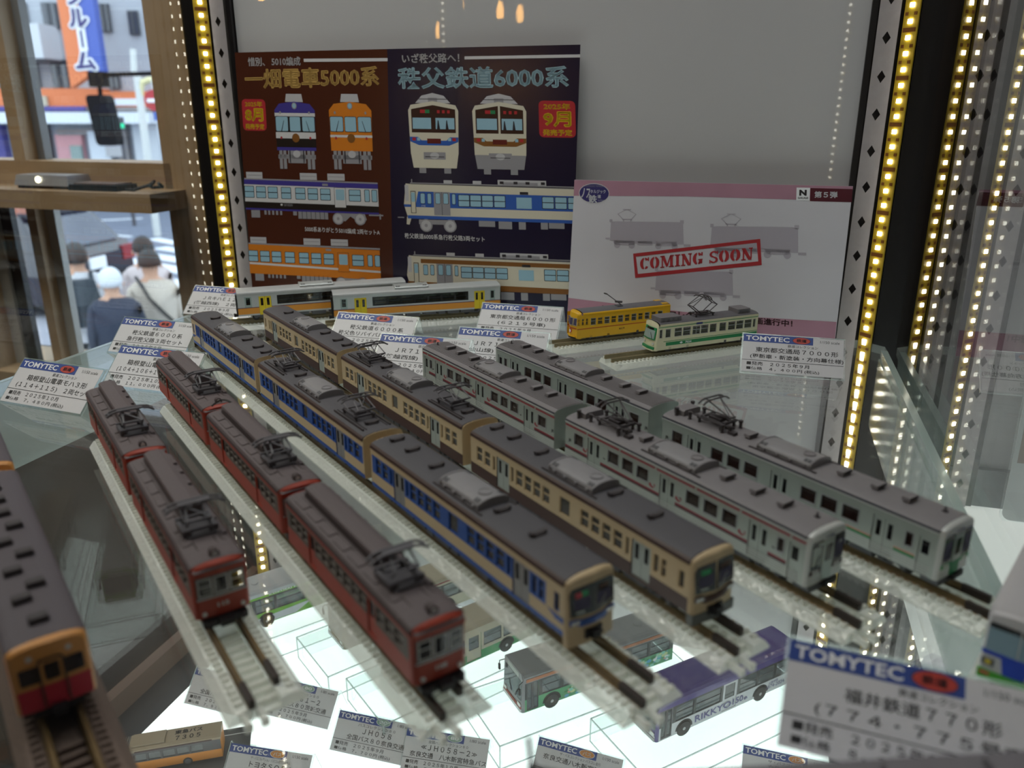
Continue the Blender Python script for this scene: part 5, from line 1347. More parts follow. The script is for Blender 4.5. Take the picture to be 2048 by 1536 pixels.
def front_old(x0, x1, y0, up, low, line):
    f = Flat(PZ); w_ = x1 - x0; c = (x0 + x1) / 2
    f.poly([(c - w_ * .22, y0 + 42), (c - w_ * .19, y0), (c + w_ * .19, y0), (c + w_ * .22, y0 + 42)], M_PLGREY, 1)
    body = [(x0, y0 + 85), (x0 + w_ * .12, y0 + 52), (c, y0 + 40), (x1 - w_ * .12, y0 + 52), (x1, y0 + 85), (x1 - 3, y0 + 300), (x0 + 3, y0 + 300)]
    f.poly(body, low, 2)
    f.poly([(x0, y0 + 118), (x0, y0 + 85), (x0 + w_ * .12, y0 + 52), (c, y0 + 40), (x1 - w_ * .12, y0 + 52), (x1, y0 + 85), (x1, y0 + 118)], up, 3)
    if line == 'w':
        f.rect(x0 + 1, x1 - 1, y0 + 118, y0 + 202, M_PBK, 3); f.rect(x0, x1, y0 + 100, y0 + 118, M_PWHITE, 4); f.rect(x0 + 1, x1 - 1, y0 + 202, y0 + 235, M_PWHITE, 3); f.rect(x0 + 2, x1 - 2, y0 + 235, y0 + 282, M_PBK, 3)
    else: f.rect(x0 + 1, x1 - 1, y0 + 215, y0 + 228, M_PWHITE, 3)
    for a, q in ((x0 + 5, .30), (c - w_ * .13, .26), (x1 - 5 - w_ * .30, .30)):
        f.rr(a - 3, a + w_ * q + 3, y0 + 117, y0 + 199, 8, M_PLINE, 5); f.rr(a, a + w_ * q, y0 + 120, y0 + 196, 7, M_PWIN, 6)
    f.poly(oval(c, y0 + 62, 15, 18, 14), M_PGREY, 5); f.poly(oval(c, y0 + 62, 10, 13, 14), M_PWIN, 6); f.poly(oval(c, y0 + 232, 22, 24, 16), M_PTAN, 6)
    for s in (-1, 1):
        for yy in (98, 232): f.poly(oval(c + s * w_ * .36, y0 + yy, 6, 8, 8), M_PRED if yy > 200 else M_PGREY, 6)
        f.poly([(c + s * w_ * .36, y0 + 200), (c + s * w_ * .28, y0 + 140), (c + s * w_ * .27, y0 + 140), (c + s * w_ * .34, y0 + 200)], M_PLINE, 7)
    # bogie
    f.rect(c - 52, c + 52, y0 + 296, y0 + 368, M_PGREY, 1); f.rect(x0 + 8, x1 - 8, y0 + 322, y0 + 345, M_PGREY, 1); f.poly(oval(c, y0 + 318, 22, 20, 12), M_PLGREY, 3)
    for s in (-1, 1):
        for q in (.30, .40): f.rect(c + s * w_ * q - 9, c + s * w_ * q + 9, y0 + 300, y0 + 400, M_PGREY, 1)
        f.rect(c + s * 40 - 3, c + s * 40 + 3, y0 + 300, y0 + 366, M_PLINE, 2)
    f.build('printed_train_front', big)
front_old(312, 547, 345, M_PPURP, M_PPURP, 'w')
front_old(628, 866, 342, M_PORAN, M_PORAN, 'o')
def front_new(x0, x1, y0, band, skirt, split):
    f = Flat(PZ); w_ = x1 - x0; c = (x0 + x1) / 2
    f.poly([(x0 + w_ * .15, y0 + 52), (x0 + w_ * .28, y0 + 14), (c, y0), (x1 - w_ * .28, y0 + 14), (x1 - w_ * .15, y0 + 52)], M_PLGREY, 1)
    f.poly([(c - 24, y0 + 46), (c - 24, y0 + 24), (c + 24, y0 + 24), (c + 24, y0 + 46)], M_PGREY, 2); f.rect(x0 + w_ * .2, x1 - w_ * .2, y0 + 30, y0 + 33, M_PLINE, 2)
    f.poly([(x0 + 6, y0 + 320), (x0, y0 + 90), (x0 + 14, y0 + 62), (c, y0 + 42), (x1 - 14, y0 + 62), (x1, y0 + 90), (x1 - 6, y0 + 320)], M_PCRM, 3)
    f.poly([(x0 + 16, y0 + 205), (x0 + 16, y0 + 84), (c, y0 + 62), (x1 - 16, y0 + 84), (x1 - 16, y0 + 205)], M_PTAN if False else mat('poster_dark_brown', '#33190f', .4, vary=0), 4)
    if split: f.rect(c - 5, c + 5, y0 + 62, y0 + 205, M_PCRM, 5)
    f.rect(x0 + 22, c - 12, y0 + 128, y0 + 186, M_PWIN, 6); f.rect(c + 12, x1 - 22, y0 + 128, y0 + 186, M_PWIN, 6)
    for q in (.57, .74): f.poly([(x0 + w_ * q, y0 + 186), (x0 + w_ * q + 5, y0 + 140), (x0 + w_ * q + 9, y0 + 140), (x0 + w_ * q + 16, y0 + 186)], M_PLINE, 7)
    f.rect(x0 + w_ * .24, x0 + w_ * .34, y0 + 86, y0 + 104, M_PRED, 6); f.rect(x0 + w_ * .34, x0 + w_ * .43, y0 + 86, y0 + 104, mat('poster_green', '#1d7a4c', .4, vary=0), 6)
    for q in (.58, .68, .78): f.rect(x0 + w_ * q, x0 + w_ * q + 14, y0 + 88, y0 + 104, M_PRED, 6)
    f.poly([(x0 + 4, y0 + 228), (x0 + w_ * .18, y0 + 228), (x0 + w_ * .25, y0 + 246), (x1 - w_ * .25, y0 + 246), (x1 - w_ * .18, y0 + 228), (x1 - 4, y0 + 228), (x1 - 5, y0 + 252), (x1 - w_ * .2, y0 + 272), (x0 + w_ * .2, y0 + 272), (x0 + 5, y0 + 252)], band, 4)
    f.rect(c - 36, c + 36, y0 + 236, y0 + 262, mat('poster_dark_red', '#5a1712', .4, vary=0), 5)
    for s in (-1, 1):
        f.rect(c + s * w_ * .40 - 9, c + s * w_ * .40 + 9, y0 + 232, y0 + 248, M_PRED, 5); f.rect(c + s * w_ * .31 - 8, c + s * w_ * .31 + 8, y0 + 232, y0 + 248, M_PWIN, 5)
    f.poly([(x0 + 7, y0 + 318), (x1 - 7, y0 + 318), (x1 - 18, y0 + 392), (x0 + 18, y0 + 392)], skirt, 4)
    f.rect(c - 58, c + 58, y0 + 308, y0 + 346, M_PGREY, 5); f.poly(oval(c, y0 + 326, 24, 18, 12), M_PLGREY, 6); f.rect(c - 50, c + 50, y0 + 330, y0 + 334, M_PLINE, 6)
    for s in (-1, 1): f.rect(c + s * w_ * .25 - 18, c + s * w_ * .25 + 18, y0 + 390, y0 + 420, M_PGREY, 2)
    f.build('printed_train_front', big)
front_new(1066, 1330, 332, M_PBLUE, M_PCRM, False)
front_new(1402, 1674, 332, M_PTAN, M_PGREY, True)
def side_old(y0, kind):
    f = Flat(PZ); k = .012
    for a in (118, 440, 600): f.rect(a, a + 98, y0 - 34, y0 + 3, M_PLGREY, 1, 0); f.rect(a + 6, a + 92, y0 - 18, y0 - 15, M_PGREY, 2)
    if kind == 'p':
        f.rect(104, 882, y0, y0 + 10, M_PGREY, 1, k); f.rect(102, 882, y0 + 8, y0 + 36, M_PPURP, 2, k); f.rect(102, 882, y0 + 34, y0 + 132, M_PWHITE, 2, k); f.rect(102, 882, y0 + 130, y0 + 168, M_PBK, 2, k); f.rect(102, 882, y0 + 165, y0 + 176, M_PPURP, 2, k)
        f.poly(oval(322, y0 + 144, 7, 6, 10), M_PWHITE, 4); f.txt('BATADEN', 338, y0 + 138, 386, y0 + 152, M_PGREY, 4, 0)
    else:
        f.rect(104, 878, y0, y0 + 10, M_PGREY, 1, k); f.rect(104, 876, y0 + 8, y0 + 178, M_PORAN, 2, k * 1.5); f.rect(106, 876, y0 + 112, y0 + 124, M_PWHITE, 3, k * 3)
    for x in (104, 175, 246, 326, 410, 483, 556, 720):
        w_ = 54 if x < 700 else 62; yy = y0 + 46 + (x - 104) * k
        f.rr(x - 3, x + w_ + 3, yy - 3, yy + 63, 5, M_PLINE, 3); f.rr(x, x + w_, yy, yy + 60, 4, M_PWIN, 4); f.rect(x, x + w_, yy + 27, yy + 31, M_PLINE, 5)
    yy = y0 + 55
    f.rect(634, 700, yy - 14, yy + 98, M_PLINE, 3); f.rect(636, 698, yy - 12, yy + 96, M_PWHITE if kind == 'p' else M_PORAN, 4); f.rr(643, 692, yy - 4, yy + 56, 6, M_PWIN, 5)
    for x, w_ in ((808, 24), (848, 26)): f.rr(x - 3, x + w_ + 3, yy - 6, yy + 62, 6, M_PLINE, 3); f.rr(x, x + w_, yy - 3, yy + 59, 5, M_PWIN, 4)
    f.rect(568, 600, y0 + 22, y0 + 34, M_PGREY, 4)
    g = y0 + 178
    for a, b_ in ((135, 188), (215, 228), (238, 250), (262, 274), (285, 298), (310, 322), (388, 410), (418, 592)): f.rect(a, b_, g, g + (42 if b_ - a > 40 else 24), M_PGREY, 1)
    for q in range(6): f.rect(440 + q * 26, 443 + q * 26, g, g + 42, M_PLINE, 2)
    f.poly([(640, g), (800, g), (812, g + 40), (765, g + 50), (720, g + 22), (690, g + 50), (640, g + 40)], M_PGREY, 1)
    for x in (650, 775): f.poly(oval(x, g + 36, 32, 34, 18), M_PGREY, 2); f.poly(oval(x, g + 36, 25, 27, 18), M_PLGREY, 3); f.poly(oval(x, g + 36, 8, 9, 10), M_PGREY, 4)
    f.rect(825, 905, g + 8, g + 16, M_PGREY, 1); f.rect(884, 892, g + 4, g + 34, M_PGREY, 2)
    f.build('printed_train_side', big)
side_old(800, 'p'); side_old(1165, 'o')
def side_new(y0, blue):
    f = Flat(PZ); k = .004; X1 = 1900 if blue else 1880
    f.rect(1060, X1, y0 - 2, y0 + 22, M_PGREY, 1, k); f.rect(1060, X1, y0 + 4, y0 + 8, M_PLINE, 2, k)
    for a in (1240, 1392): f.rect(a, a + 44, y0 - 18, y0, M_PLGREY, 1)
    f.rect(1520, 1762, y0 - 26, y0 + 4, M_PLGREY, 1); f.rect(1545, 1720, y0 - 14, y0 + 6, M_PGREY, 2)
    for q in (1530, 1600, 1660, 1736): f.rect(q, q + 20, y0 - 18, y0 - 4, M_PLINE, 3)
    f.poly([(1036, y0 + 4), (1060, y0 + 6), (X1, y0 + 16), (X1, y0 + 196), (1040, y0 + 186), (1022, y0 + 120)], M_PCRM, 2)
    f.rect(1066, 1072, y0 - 20, y0 + 4, M_PGREY, 1); f.rect(1030, 1050, y0 + 12, y0 + 100, M_PLGREY, 3)
    if blue:
        f.poly([(1102, y0 + 46), (1184, y0 + 46), (1184, y0 + 132), (1024, y0 + 132), (1022, y0 + 118), (1086, y0 + 118)], M_PBLUE, 3)
        f.rect(1270, X1, y0 + 50, y0 + 133, M_PBLUE, 3, k); f.rect(1040, X1, y0 + 178, y0 + 196, M_PBLUE, 3, k)
    else:
        f.poly([(1024, y0 + 152), (X1, y0 + 166), (X1, y0 + 196), (1036, y0 + 188)], M_PTAN, 3); f.rect(1100, X1, y0 + 22, y0 + 46, M_PTAN, 3, k)
    f.poly([(1036, y0 + 186), (1062, y0 + 186), (1048, y0 + 230), (1032, y0 + 228)], M_PCRM, 2)
    f.rect(1060, 1088, y0 + 44, y0 + 166, M_PLINE, 4); f.rect(1063, 1085, y0 + 48, y0 + 163, M_PCRM, 5); f.rr(1064, 1084, y0 + 52, y0 + 104, 4, M_PWIN, 6)
    f.rect(1184, 1270, y0 + 46, y0 + 174, M_PGREY, 4, k); f.rect(1226, 1228, y0 + 46, y0 + 174, M_PLINE, 6)
    for x in (1194, 1236): f.rr(x - 2, x + 26, y0 + 52, y0 + 112, 6, M_PLINE, 5); f.rr(x, x + 24, y0 + 54, y0 + 110, 5, M_PWIN, 6)
    for x, w_ in ((1114, 22), (1152, 18), (1282, 16)): f.rr(x - 2, x + w_ + 2, y0 + 54, y0 + 114, 6, M_PLINE, 4); f.rr(x, x + w_, y0 + 57, y0 + 111, 5, M_PWIN, 5)
    for x, w_ in ((1316, 54), (1377, 54), (1438, 54), (1500, 54), (1742, 54), (1805, 54), (1868, X1 - 1868)):
        f.rr(x - 3, x + w_ + (3 if w_ == 54 else 0), y0 + 58, y0 + 124, 5, M_PLINE, 4); f.rr(x, x + w_, y0 + 61, y0 + 121, 4, M_PWIN, 5); f.rect(x, x + w_, y0 + 88, y0 + 92, M_PLINE, 6)
    f.rect(1612, 1688, y0 + 66, y0 + 126, M_PWIN, 5); f.rect(1630, 1672, y0 + 36, y0 + 50, M_PLINE, 5)
    if blue: f.txt('CTK', 1116, y0 + 120, 1140, y0 + 130, M_PWHITE, 6, 0)
    g = y0 + 196
    for a, b_, h_ in ((1416, 1440, 34), (1440, 1500, 34), (1518, 1586, 44), (1620, 1655, 44), (1730, 1765, 40), (1770, 1846, 34)): f.rect(a, b_, g, g + h_, M_PGREY, 1)
    f.rect(1100, 1290, g + 4, g + 30, M_PGREY, 1)
    for x in (1138, 1266): f.poly(oval(x, g + 36, 34, 36, 18), M_PGREY, 2); f.poly(oval(x, g + 36, 27, 29, 18), M_PLGREY, 3); f.poly(oval(x, g + 36, 9, 10, 10), M_PGREY, 4)
    f.rect(985, 1020, g - 8, g - 2, M_PGREY, 1)
    f.build('printed_train_side', big)
side_new(806, True); side_new(1205, False)

M_KIPAPER = mat('pink_poster_paper', '#c4c3ca', .3, vary=.06, scale=25)
M_KIROSE = mat('pink_poster_rose', '#a87e90', .35, vary=.16, scale=45)
M_KIGREY = mat('pink_poster_shadow', '#a7a2ac', .35, vary=.02)
M_STAMP = mat('stamp_red', '#a32a31', .45, vary=.06, scale=200)
M_KINAVY = mat('badge_navy', '#2f2c68', .4, vary=0)
M_KIWINE = mat('badge_wine', '#4f1424', .4, vary=0)
def PK(x, y):
    xl = 197 - (y - 80) * .086; xr = 1868 - (y - 98) * .067; q = (x - xl) / (xr - xl); yt = 80 + 18 * q; yb = 985 + 50 * q
    return (q * 196.0, (1 - (y - yt) / (yb - yt)) * 112.0)
pink = poster('poster', 'pink and grey poster with a red stamp and grey locomotive shadows', -.1365, .600, 196, 112, math.asin(.016 / .112), [(0, 196, M_KIPAPER)], .5)
f = Flat(PK)
f.poly([(195, 82), (1868, 99), (1862, 186), (1500, 178), (900, 170), (188, 176)], M_KIROSE, 1)
f.poly([(135, 800), (600, 838), (1000, 868), (1812, 884), (1804, 1034), (122, 984)], M_KIROSE, 1)
f.build('rose_border', pink)
def loco(x0, x1, y0, y1, panto):
    f = Flat(PK); h_ = y1 - y0; w_ = x1 - x0
    f.poly([(x0 + w_ * .02, y0 + h_ * .06), (x0 + w_ * .08, y0 + h_ * .02), (x0 + w_ * .94, y0), (x1 - w_ * .01, y0 + h_ * .06), (x1, y0 + h_ * .98), (x0, y1)], M_KIGREY, 2)
    f.rect(x0, x0 + w_ * .04, y0 - h_ * .08, y0 + h_ * .08, M_KIGREY, 2); f.rect(x1 - w_ * .05, x1, y0 - h_ * .10, y0 + h_ * .08, M_KIGREY, 2)
    f.rect(x0 - w_ * .06, x0, y0 + h_ * .86, y0 + h_ * .95, M_KIGREY, 2); f.rect(x1, x1 + w_ * .09, y1 + h_ * .10, y1 + h_ * .22, M_KIGREY, 2); f.rect(x0 + w_ * .05, x1, y1 - 4, y1 + h_ * .12, M_KIGREY, 2)
    for q in (.10, .30, .66, .88): f.poly(oval(x0 + w_ * q, y1 + h_ * .22, h_ * .17, h_ * .17, 14), M_KIGREY, 2)
    for q in (.2, .77): f.rect(x0 + w_ * (q - .14), x0 + w_ * (q + .14), y1, y1 + h_ * .22, M_KIGREY, 2)
    f.rect(x0 + w_ * .38, x0 + w_ * .58, y1, y1 + h_ * .2, M_KIGREY, 2)
    if panto:
        cx, by = x0 + w_ * .24, y0; ll = [(cx - 24, by - 8), (cx - 58, by - 42), (cx - 6, by - 68)], [(cx + 24, by - 8), (cx + 58, by - 42), (cx + 6, by - 68)]
        for pts in ll:
            for (a, b_), (c_, d_) in zip(pts[:-1], pts[1:]): f.poly([(a - 4, b_), (a + 4, b_), (c_ + 4, d_), (c_ - 4, d_)], M_KIGREY, 2)
        f.rect(cx - 32, cx + 32, by - 14, by - 7, M_KIGREY, 2); f.rect(cx - 26, cx + 26, by - 72, by - 67, M_KIGREY, 2)
        for q in (-26, 20): f.rect(cx + q, cx + q + 8, by - 12, by + 4, M_KIGREY, 2)
    f.build('locomotive_shadow', pink)
loco(420, 890, 322, 440, True); loco(1052, 1575, 338, 470, True); loco(710, 1195, 608, 735, False)
# stencilled rubber stamp
f = Flat(PK)
def tilt(x, y): q = -.118; return (x, y + q * (x - 580))
O = [tilt(570, 515), tilt(1352, 500), tilt(1365, 655), tilt(582, 664)]
I = [tilt(588, 535), tilt(1332, 521), tilt(1344, 632), tilt(600, 641)]
for i in range(4): j = (i + 1) % 4; f.poly([O[i], O[j], I[j], I[i]], M_STAMP, 4)
def stamp(ch, x, w_, y0=546, y1=618):
    """one slab letter: heavy strokes and serifs, with a stencil gap"""
    h_ = y1 - y0; s = w_ * .30
    def R_(a, b_, c, d): f.poly([tilt(x + a, y0 + c), tilt(x + b_, y0 + c), tilt(x + b_, y0 + d), tilt(x + a, y0 + d)], M_STAMP, 5)
    def Q(*p): f.poly([tilt(x + a, y0 + b_) for a, b_ in p], M_STAMP, 5)
    def arc(a0, a1, n=8, sx=.34):
        o = [(w_ / 2 + w_ / 2 * math.cos(R(a)), h_ / 2 - h_ / 2 * math.sin(R(a))) for a in [a0 + (a1 - a0) * k / n for k in range(n + 1)]]
        i_ = [(w_ / 2 + w_ * (.5 - sx) * math.cos(R(a)), h_ / 2 - h_ * .38 * math.sin(R(a))) for a in [a0 + (a1 - a0) * k / n for k in range(n + 1)]]
        for k in range(n): Q(o[k], o[k + 1], i_[k + 1], i_[k])
    if ch == 'O': arc(100, 260); arc(-80, 80)
    elif ch == 'C': arc(100, 260); arc(35, 80, 4); arc(-80, -35, 4); R_(w_ * .86, w_, 0, h_ * .3)
    elif ch == 'G': arc(100, 260); arc(35, 80, 4); arc(-80, -35, 4); R_(w_ * .62, w_ * .95, h_ * .55, h_ * .92); R_(w_ * .55, w_, h_ * .55, h_ * .63); R_(w_ * .86, w_, 0, h_ * .28)
    elif ch == 'I': R_(w_ * .25, w_ * .75, 0, h_); R_(0, w_, 0, h_ * .1); R_(0, w_, h_ * .9, h_)
    elif ch == 'N':
        R_(w_ * .12, w_ * .26, h_ * .1, h_); R_(w_ * .80, w_ * .92, 0, h_ * .9); Q((0, 0), (w_ * .34, 0), (w_ * .92, h_), (w_ * .62, h_)); R_(0, w_ * .4, h_ * .9, h_); R_(w_ * .66, w_, 0, h_ * .1)
    elif ch == 'M':
        R_(w_ * .1, w_ * .2, 0, h_); R_(w_ * .72, w_ * .92, 0, h_); Q((w_ * .06, 0), (w_ * .32, 0), (w_ * .55, h_ * .8), (w_ * .46, h_)); Q((w_ * .50, h_ * .72), (w_ * .72, 0), (w_ * .80, 0), (w_ * .54, h_ * .98))
        R_(0, w_ * .3, h_ * .9, h_); R_(w_ * .64, w_, h_ * .9, h_); R_(0, w_ * .26, 0, h_ * .1); R_(w_ * .74, w_, 0, h_ * .1)
    elif ch == 'S':
        for cy, a0, a1 in ((.27, 20, 270), (.73, -160, 90)):
            n = 9; pts = [R(a0 + (a1 - a0) * k / n) for k in range(n + 1)]
            for p, q in zip(pts[:-1], pts[1:]):
                Q(*[(w_ * .5 + w_ * r_ * math.cos(a), h_ * cy - h_ * t_ * math.sin(a)) for a, r_, t_ in ((p, .5, .27), (q, .5, .27), (q, .22, .15), (p, .22, .15))])
        R_(w_ * .88, w_, 0, h_ * .3); R_(0, w_ * .12, h_ * .7, h_)
x = 614
for ch, w_ in zip('COMING SOON', (58, 60, 86, 34, 66, 62, 30, 52, 62, 62, 68)):
    if ch != ' ': stamp(ch, x, w_)
    x += w_ + 5.6
f.build('stamp_lettering', pink)
f = Flat(PK)
f.poly(oval(322, 160, 100, 60, 24), M_PWHITE, 2); f.poly(oval(322, 160, 96, 56, 24), M_KINAVY, 3)
f.txt('ノス', 238, 130, 300, 188, M_WHITEC, 4, .02); f.txt('タルジック', 298, 138, 398, 160, M_WHITEC, 4, .02); f.txt('鉄', 286, 170, 340, 216, M_WHITEC, 4, .03); f.txt('道', 344, 168, 366, 188, M_WHITEC, 4, .02); f.txt('コレクション', 346, 196, 388, 206, M_WHITEC, 4, 0); f.txt('NOSTALGIC TETSUDO', 262, 112, 388, 122, M_PGREY, 4, 0)
f.build('oval_badge', pink)
f = Flat(PK)
f.rect(1632, 1866, 112, 186, M_KIWINE, 2, .01); f.rect(1554, 1630, 110, 182, M_WHITEC, 2); f.txt('N', 1570, 122, 1612, 156, M_INK, 4, .06); f.txt('GAUGE', 1562, 163, 1622, 174, M_INK, 4, .03); f.txt('第５弾', 1656, 130, 1784, 166, M_WHITEC, 4, .03)
f.build('number_badge', pink)
f = Flat(PK); f.txt('ノスタルジック鉄道コレクション 第５弾企画進行中！', 335, 834, 1556, 874, mat('poster_wine_ink', '#3a1a22', .5), 3, .03, .042); f.build('lettering', pink)

# poster of the neighbouring case, in a round-cornered clear sleeve
t = thing('poster', 'poster in a clear sleeve standing in the neighbouring case', 'poster', AB(.1905, .615, -.1248), -TH); t.rotation_euler = (-.04, 0, -TH)
M_SLP = mat('sleeve_paper', '#c9c9cb', .4, vary=.03, scale=30)
b = MB(); b.prism(rrect(0, 150, 0, 205, 6, 4), 'y', 0, .8, M_SLP); b.build('poster_sheet', t)
b = MB(); b.prism(rrect(-2, 152, -2, 207, 7, 4), 'y', -1.2, -.6, G_ACR, side=M_EDGE); b.build('clear_sleeve', t)
f = Flat(lambda u, v: (u, v)); M_BRK = mat('sleeve_brick', '#8a6a55', .5, vary=.3, scale=90)
f.rect(3, 147, 45, 98, M_BRK, 1); f.rr(16, 60, 62, 84, 2, M_WHITEC, 2); f.rr(18, 58, 64, 82, 2, mat('sleeve_red', '#b4502e', .5), 3); f.txt('12', 22, 80, 36, 68, M_PYEL, 4, .03)
f.rect(3, 147, 98, 160, mat('sleeve_scene', '#b9b3a4', .5, vary=.35, scale=40), 1); f.rect(22, 70, 130, 158, M_WHITEC, 2); f.rect(30, 42, 136, 152, M_UNDER, 3); f.rect(14, 16, 100, 170, M_UNDER, 3); f.rect(20, 44, 100, 118, M_TRED, 2)
f.build('printed_scene', t)

# ================================================================== buses on clear risers
ZBUS = -.2675
G_BUSW = glass('bus_pane', (.8, .85, .87), .06, dark=.42, body='#76838a')
def bus(label, pos, az, roof, upper, lower, kind, L=138., w=31., Hh=37.):
    """local mm: x forward, +y the left flank (doors), z from the ground"""
    hd = (math.sin(R(az)), math.cos(R(az)))
    t = thing('model_bus', label, 'model bus', (pos[0], pos[1], ZBUS), math.atan2(hd[1], hd[0]), None)
    z0, zs, zt = 4.2, 15.0, Hh - 5.0
    b = MB(); xf, xr = L / 2, -L / 2
    holes = []; wz = (15.6, 28.2); x = xf - 22
    fd = (xf - 13.5, xf - 3.5)
    rd = (-6., 8.)
    slots = [(xf - 33, xf - 16.5), (10, xf - 35), (-26, -8.5), (-44, -28), (xr + 3.5, -46)]
    holes = [(a, c, *wz) for a, c in slots]
    doors = [(fd[0], fd[1], 5.0, 29.5), (rd[0], rd[1], 5.6, 29.5)]
    def paint(xx, z):
        if z > 29.6: return upper
        if z > 15.2: return mat('bus_window_band', '#2a2f31', .3) if kind != 'cream' else upper
        if kind == 'green': return lower if (xx > 20 and z > 10) or xx < 18 else upper
        return lower if (z < 12.5 or kind != 'cream') else upper
    for s in (1, -1):
        side_wall(b, s, w, xr, xf - 2, z0, zt, holes + doors if s > 0 else holes, paint, (20, 18), (10, 12.5, 15.2, 29.6), None, .8)
    b.face([(xr, -w / 2, z0), (xr, w / 2, z0), (xr, w / 2, zt), (xr, -w / 2, zt)], lower)
    b.box(xr + 1, xf - 3, -w / 2 + 1, w / 2 - 1, z0, z0 + .6, M_DK)
    b.build('body', t)
    for a, c in slots:
        for s in (1, -1): link('window', window_mesh(c - a, wz[1] - wz[0], s, 'S', M_UNDER, G_BUSW), t, ((a + c) / 2000, s * w / 2000, sum(wz) / 2000))
    for k, (a, c, d, e) in enumerate(doors): link('door', door_mesh(round(c - a, 1), round(e - d, 1), 1, M_UNDER if k == 0 else (M_BWHITE if kind == 'purple' else upper), G_PANEL_, 2 if k == 0 else 1, (.42, .06, .95) if k == 0 else (.44, .42, .92)), t, ((a + c) / 2000, w / 2000, (d + e) / 2000))
    # roof with rounded long edges
    r = MB(); rp = [(-w / 2 - .1, zt - .2), (-w / 2, zt + 2.6), (-w / 2 + 1.6, zt + 4.2), (-w / 2 + 4, zt + 4.9), (w / 2 - 4, zt + 4.9), (w / 2 - 1.6, zt + 4.2), (w / 2, zt + 2.6), (w / 2 + .1, zt - .2)]
    r.prism(rp, 'x', xr, xf - 1.0, roof); r.build('roof', t)
    if kind in ('orange_band',):
        g = MB(); g.box(xr, xf - 3, w / 2, w / 2 + .35, zt - 1.6, zt + 1.0, mat('bus_orange_band', '#b4714a', .45)); g.build('roof_band', t)
    if kind == 'red_line':
        g = MB(); g.box(xr, xf - 3, w / 2, w / 2 + .35, zt - .2, zt + .8, M_RED); g.build('roof_band', t)
    hm = MB(); hm.lathe([(3.2, 0), (3.2, .5), (2.6, .9), (0.1, .95)], (0, 0, 0), roof, 16); h_ = hm.mesh('roof_hatch')
    for x in (xf - 22, xr + 26): link('roof_hatch', h_, t, (x / 1000, 0, (zt + 4.8) / 1000))
    # front: raked screen, mask, lamps, bumper
    f_ = MB(); pr = [(-w / 2, z0), (-w / 2, zt), (-w / 2 + 3, zt + 4.6), (w / 2 - 3, zt + 4.6), (w / 2, zt), (w / 2, z0)]
    f_.loft([[(xf - 2, y, z) for y, z in pr], [(xf - .6, y * .985, z) for y, z in pr], [(xf + .6 - .05 * max(0, z - 14), y * .94, z + (.3 if z < 10 else -.3)) for y, z in pr]], upper)
    f_.build('front_mask', t)
    fx = lambda y, z, o=0: xf + .6 - .05 * max(0, z - 14) + o - .012 * abs(y)
    b = MB(); plate(b, fx, rrect(-w * .45, w * .45, 13.5, zt - 1, 2, 3), G_PANEL_, .2); plate(b, fx, rrect(-w * .45, w * .45, 13.5, zt - 1, 2, 3), M_UNDER, .1)
    for s in (-1, 1): b.path([(fx(5, 14, .5), s * 3 + 2, 14), (fx(5, 22, .6), s * 7 + 2, 22)], .25, M_DK, 4)
    b.build('windscreen', t)
    b = MB(); plate(b, fx, [(-9, zt - .6), (9, zt - .6), (9, zt + 3.4), (-9, zt + 3.4)], M_DOORL, .25); b.build('destination_sign', t)
    b = MB(); box_front(b, fx, -w * .46, w * .46, 4.6, 7.2, M_WHITEC if kind != 'purple' else M_PLGREY, .9); box_front(b, fx, -w * .46, w * .46, 7.4, 9.0, M_TRED if kind == 'orange_band' else lower, .5); b.build('front_bumper', t)
    b = MB()
    for s in (-1, 1): plate(b, fx, rrect(*sorted((s * 9.0, s * 13.6)), 8.6, 11.4, .8, 2), M_LENS, .6)
    b.build('headlight', t)
    b = MB()
    for s in (-1, 1): b.path([(xf - 1, s * w * .47, zt), (xf + 3.2, s * w * .52, zt - 1), (xf + 3.2, s * w * .52, zt - 4)], .35, M_DK, 4); b.box(xf + 2.6, xf + 3.8, *sorted((s * w * .50, s * w * .56)), zt - 9, zt - 4, M_DK)
    b.build('mirror', t)
    # wheels with hub and arch
    wm = MB(); wm.lathe([(6.4, -3.5), (6.4, .0), (5.8, .4), (4.3, .4)], (0, 0, 0), M_DK, 20, 'y'); wm.lathe([(4.3, .1), (3.6, -.3), (2.0, -.1), (1.2, .5), (.2, .55)], (0, 0, 0), M_CHROME, 20, 'y')
    for k in range(8): a = 2 * math.pi * k / 8; wm.lathe([(.4, .0), (.4, .35)], (2.8 * math.cos(a), 0, 2.8 * math.sin(a)), M_UNDER, 6, 'y')
    wme = wm.mesh('wheel')
    am = MB(); n = 10; o = [(8.0 * math.cos(math.pi * k / n), 8.0 * math.sin(math.pi * k / n)) for k in range(n + 1)]; i_ = [(6.9 * math.cos(math.pi * k / n), 6.9 * math.sin(math.pi * k / n)) for k in range(n + 1)]
    for k in range(n): am.face([(o[k][0], 0, o[k][1]), (o[k + 1][0], 0, o[k + 1][1]), (i_[k + 1][0], 0, i_[k + 1][1]), (i_[k][0], 0, i_[k][1])], M_DK); am.face([(i_[k][0], 0, i_[k][1]), (i_[k + 1][0], 0, i_[k + 1][1]), (i_[k + 1][0], -2, i_[k + 1][1]), (i_[k][0], -2, i_[k][1])], M_DK)
    am.face([(x_, .05, z_) for x_, z_ in [(6.9, 0)] + i_[1:-1] + [(-6.9, 0)]], M_DK); ame = am.mesh('wheel_arch')
    for x in (xf - 25, xr + 38):
        for s in (1, -1):
            link('wheel', wme, t, (x / 1000, s * (w / 2 + .1) / 1000, .0064), rot=(0, 0, 0 if s > 0 else math.pi))
            link('wheel_arch', ame, t, (x / 1000, s * (w / 2 + .05) / 1000, .0064), rot=(0, 0, 0 if s > 0 else math.pi))
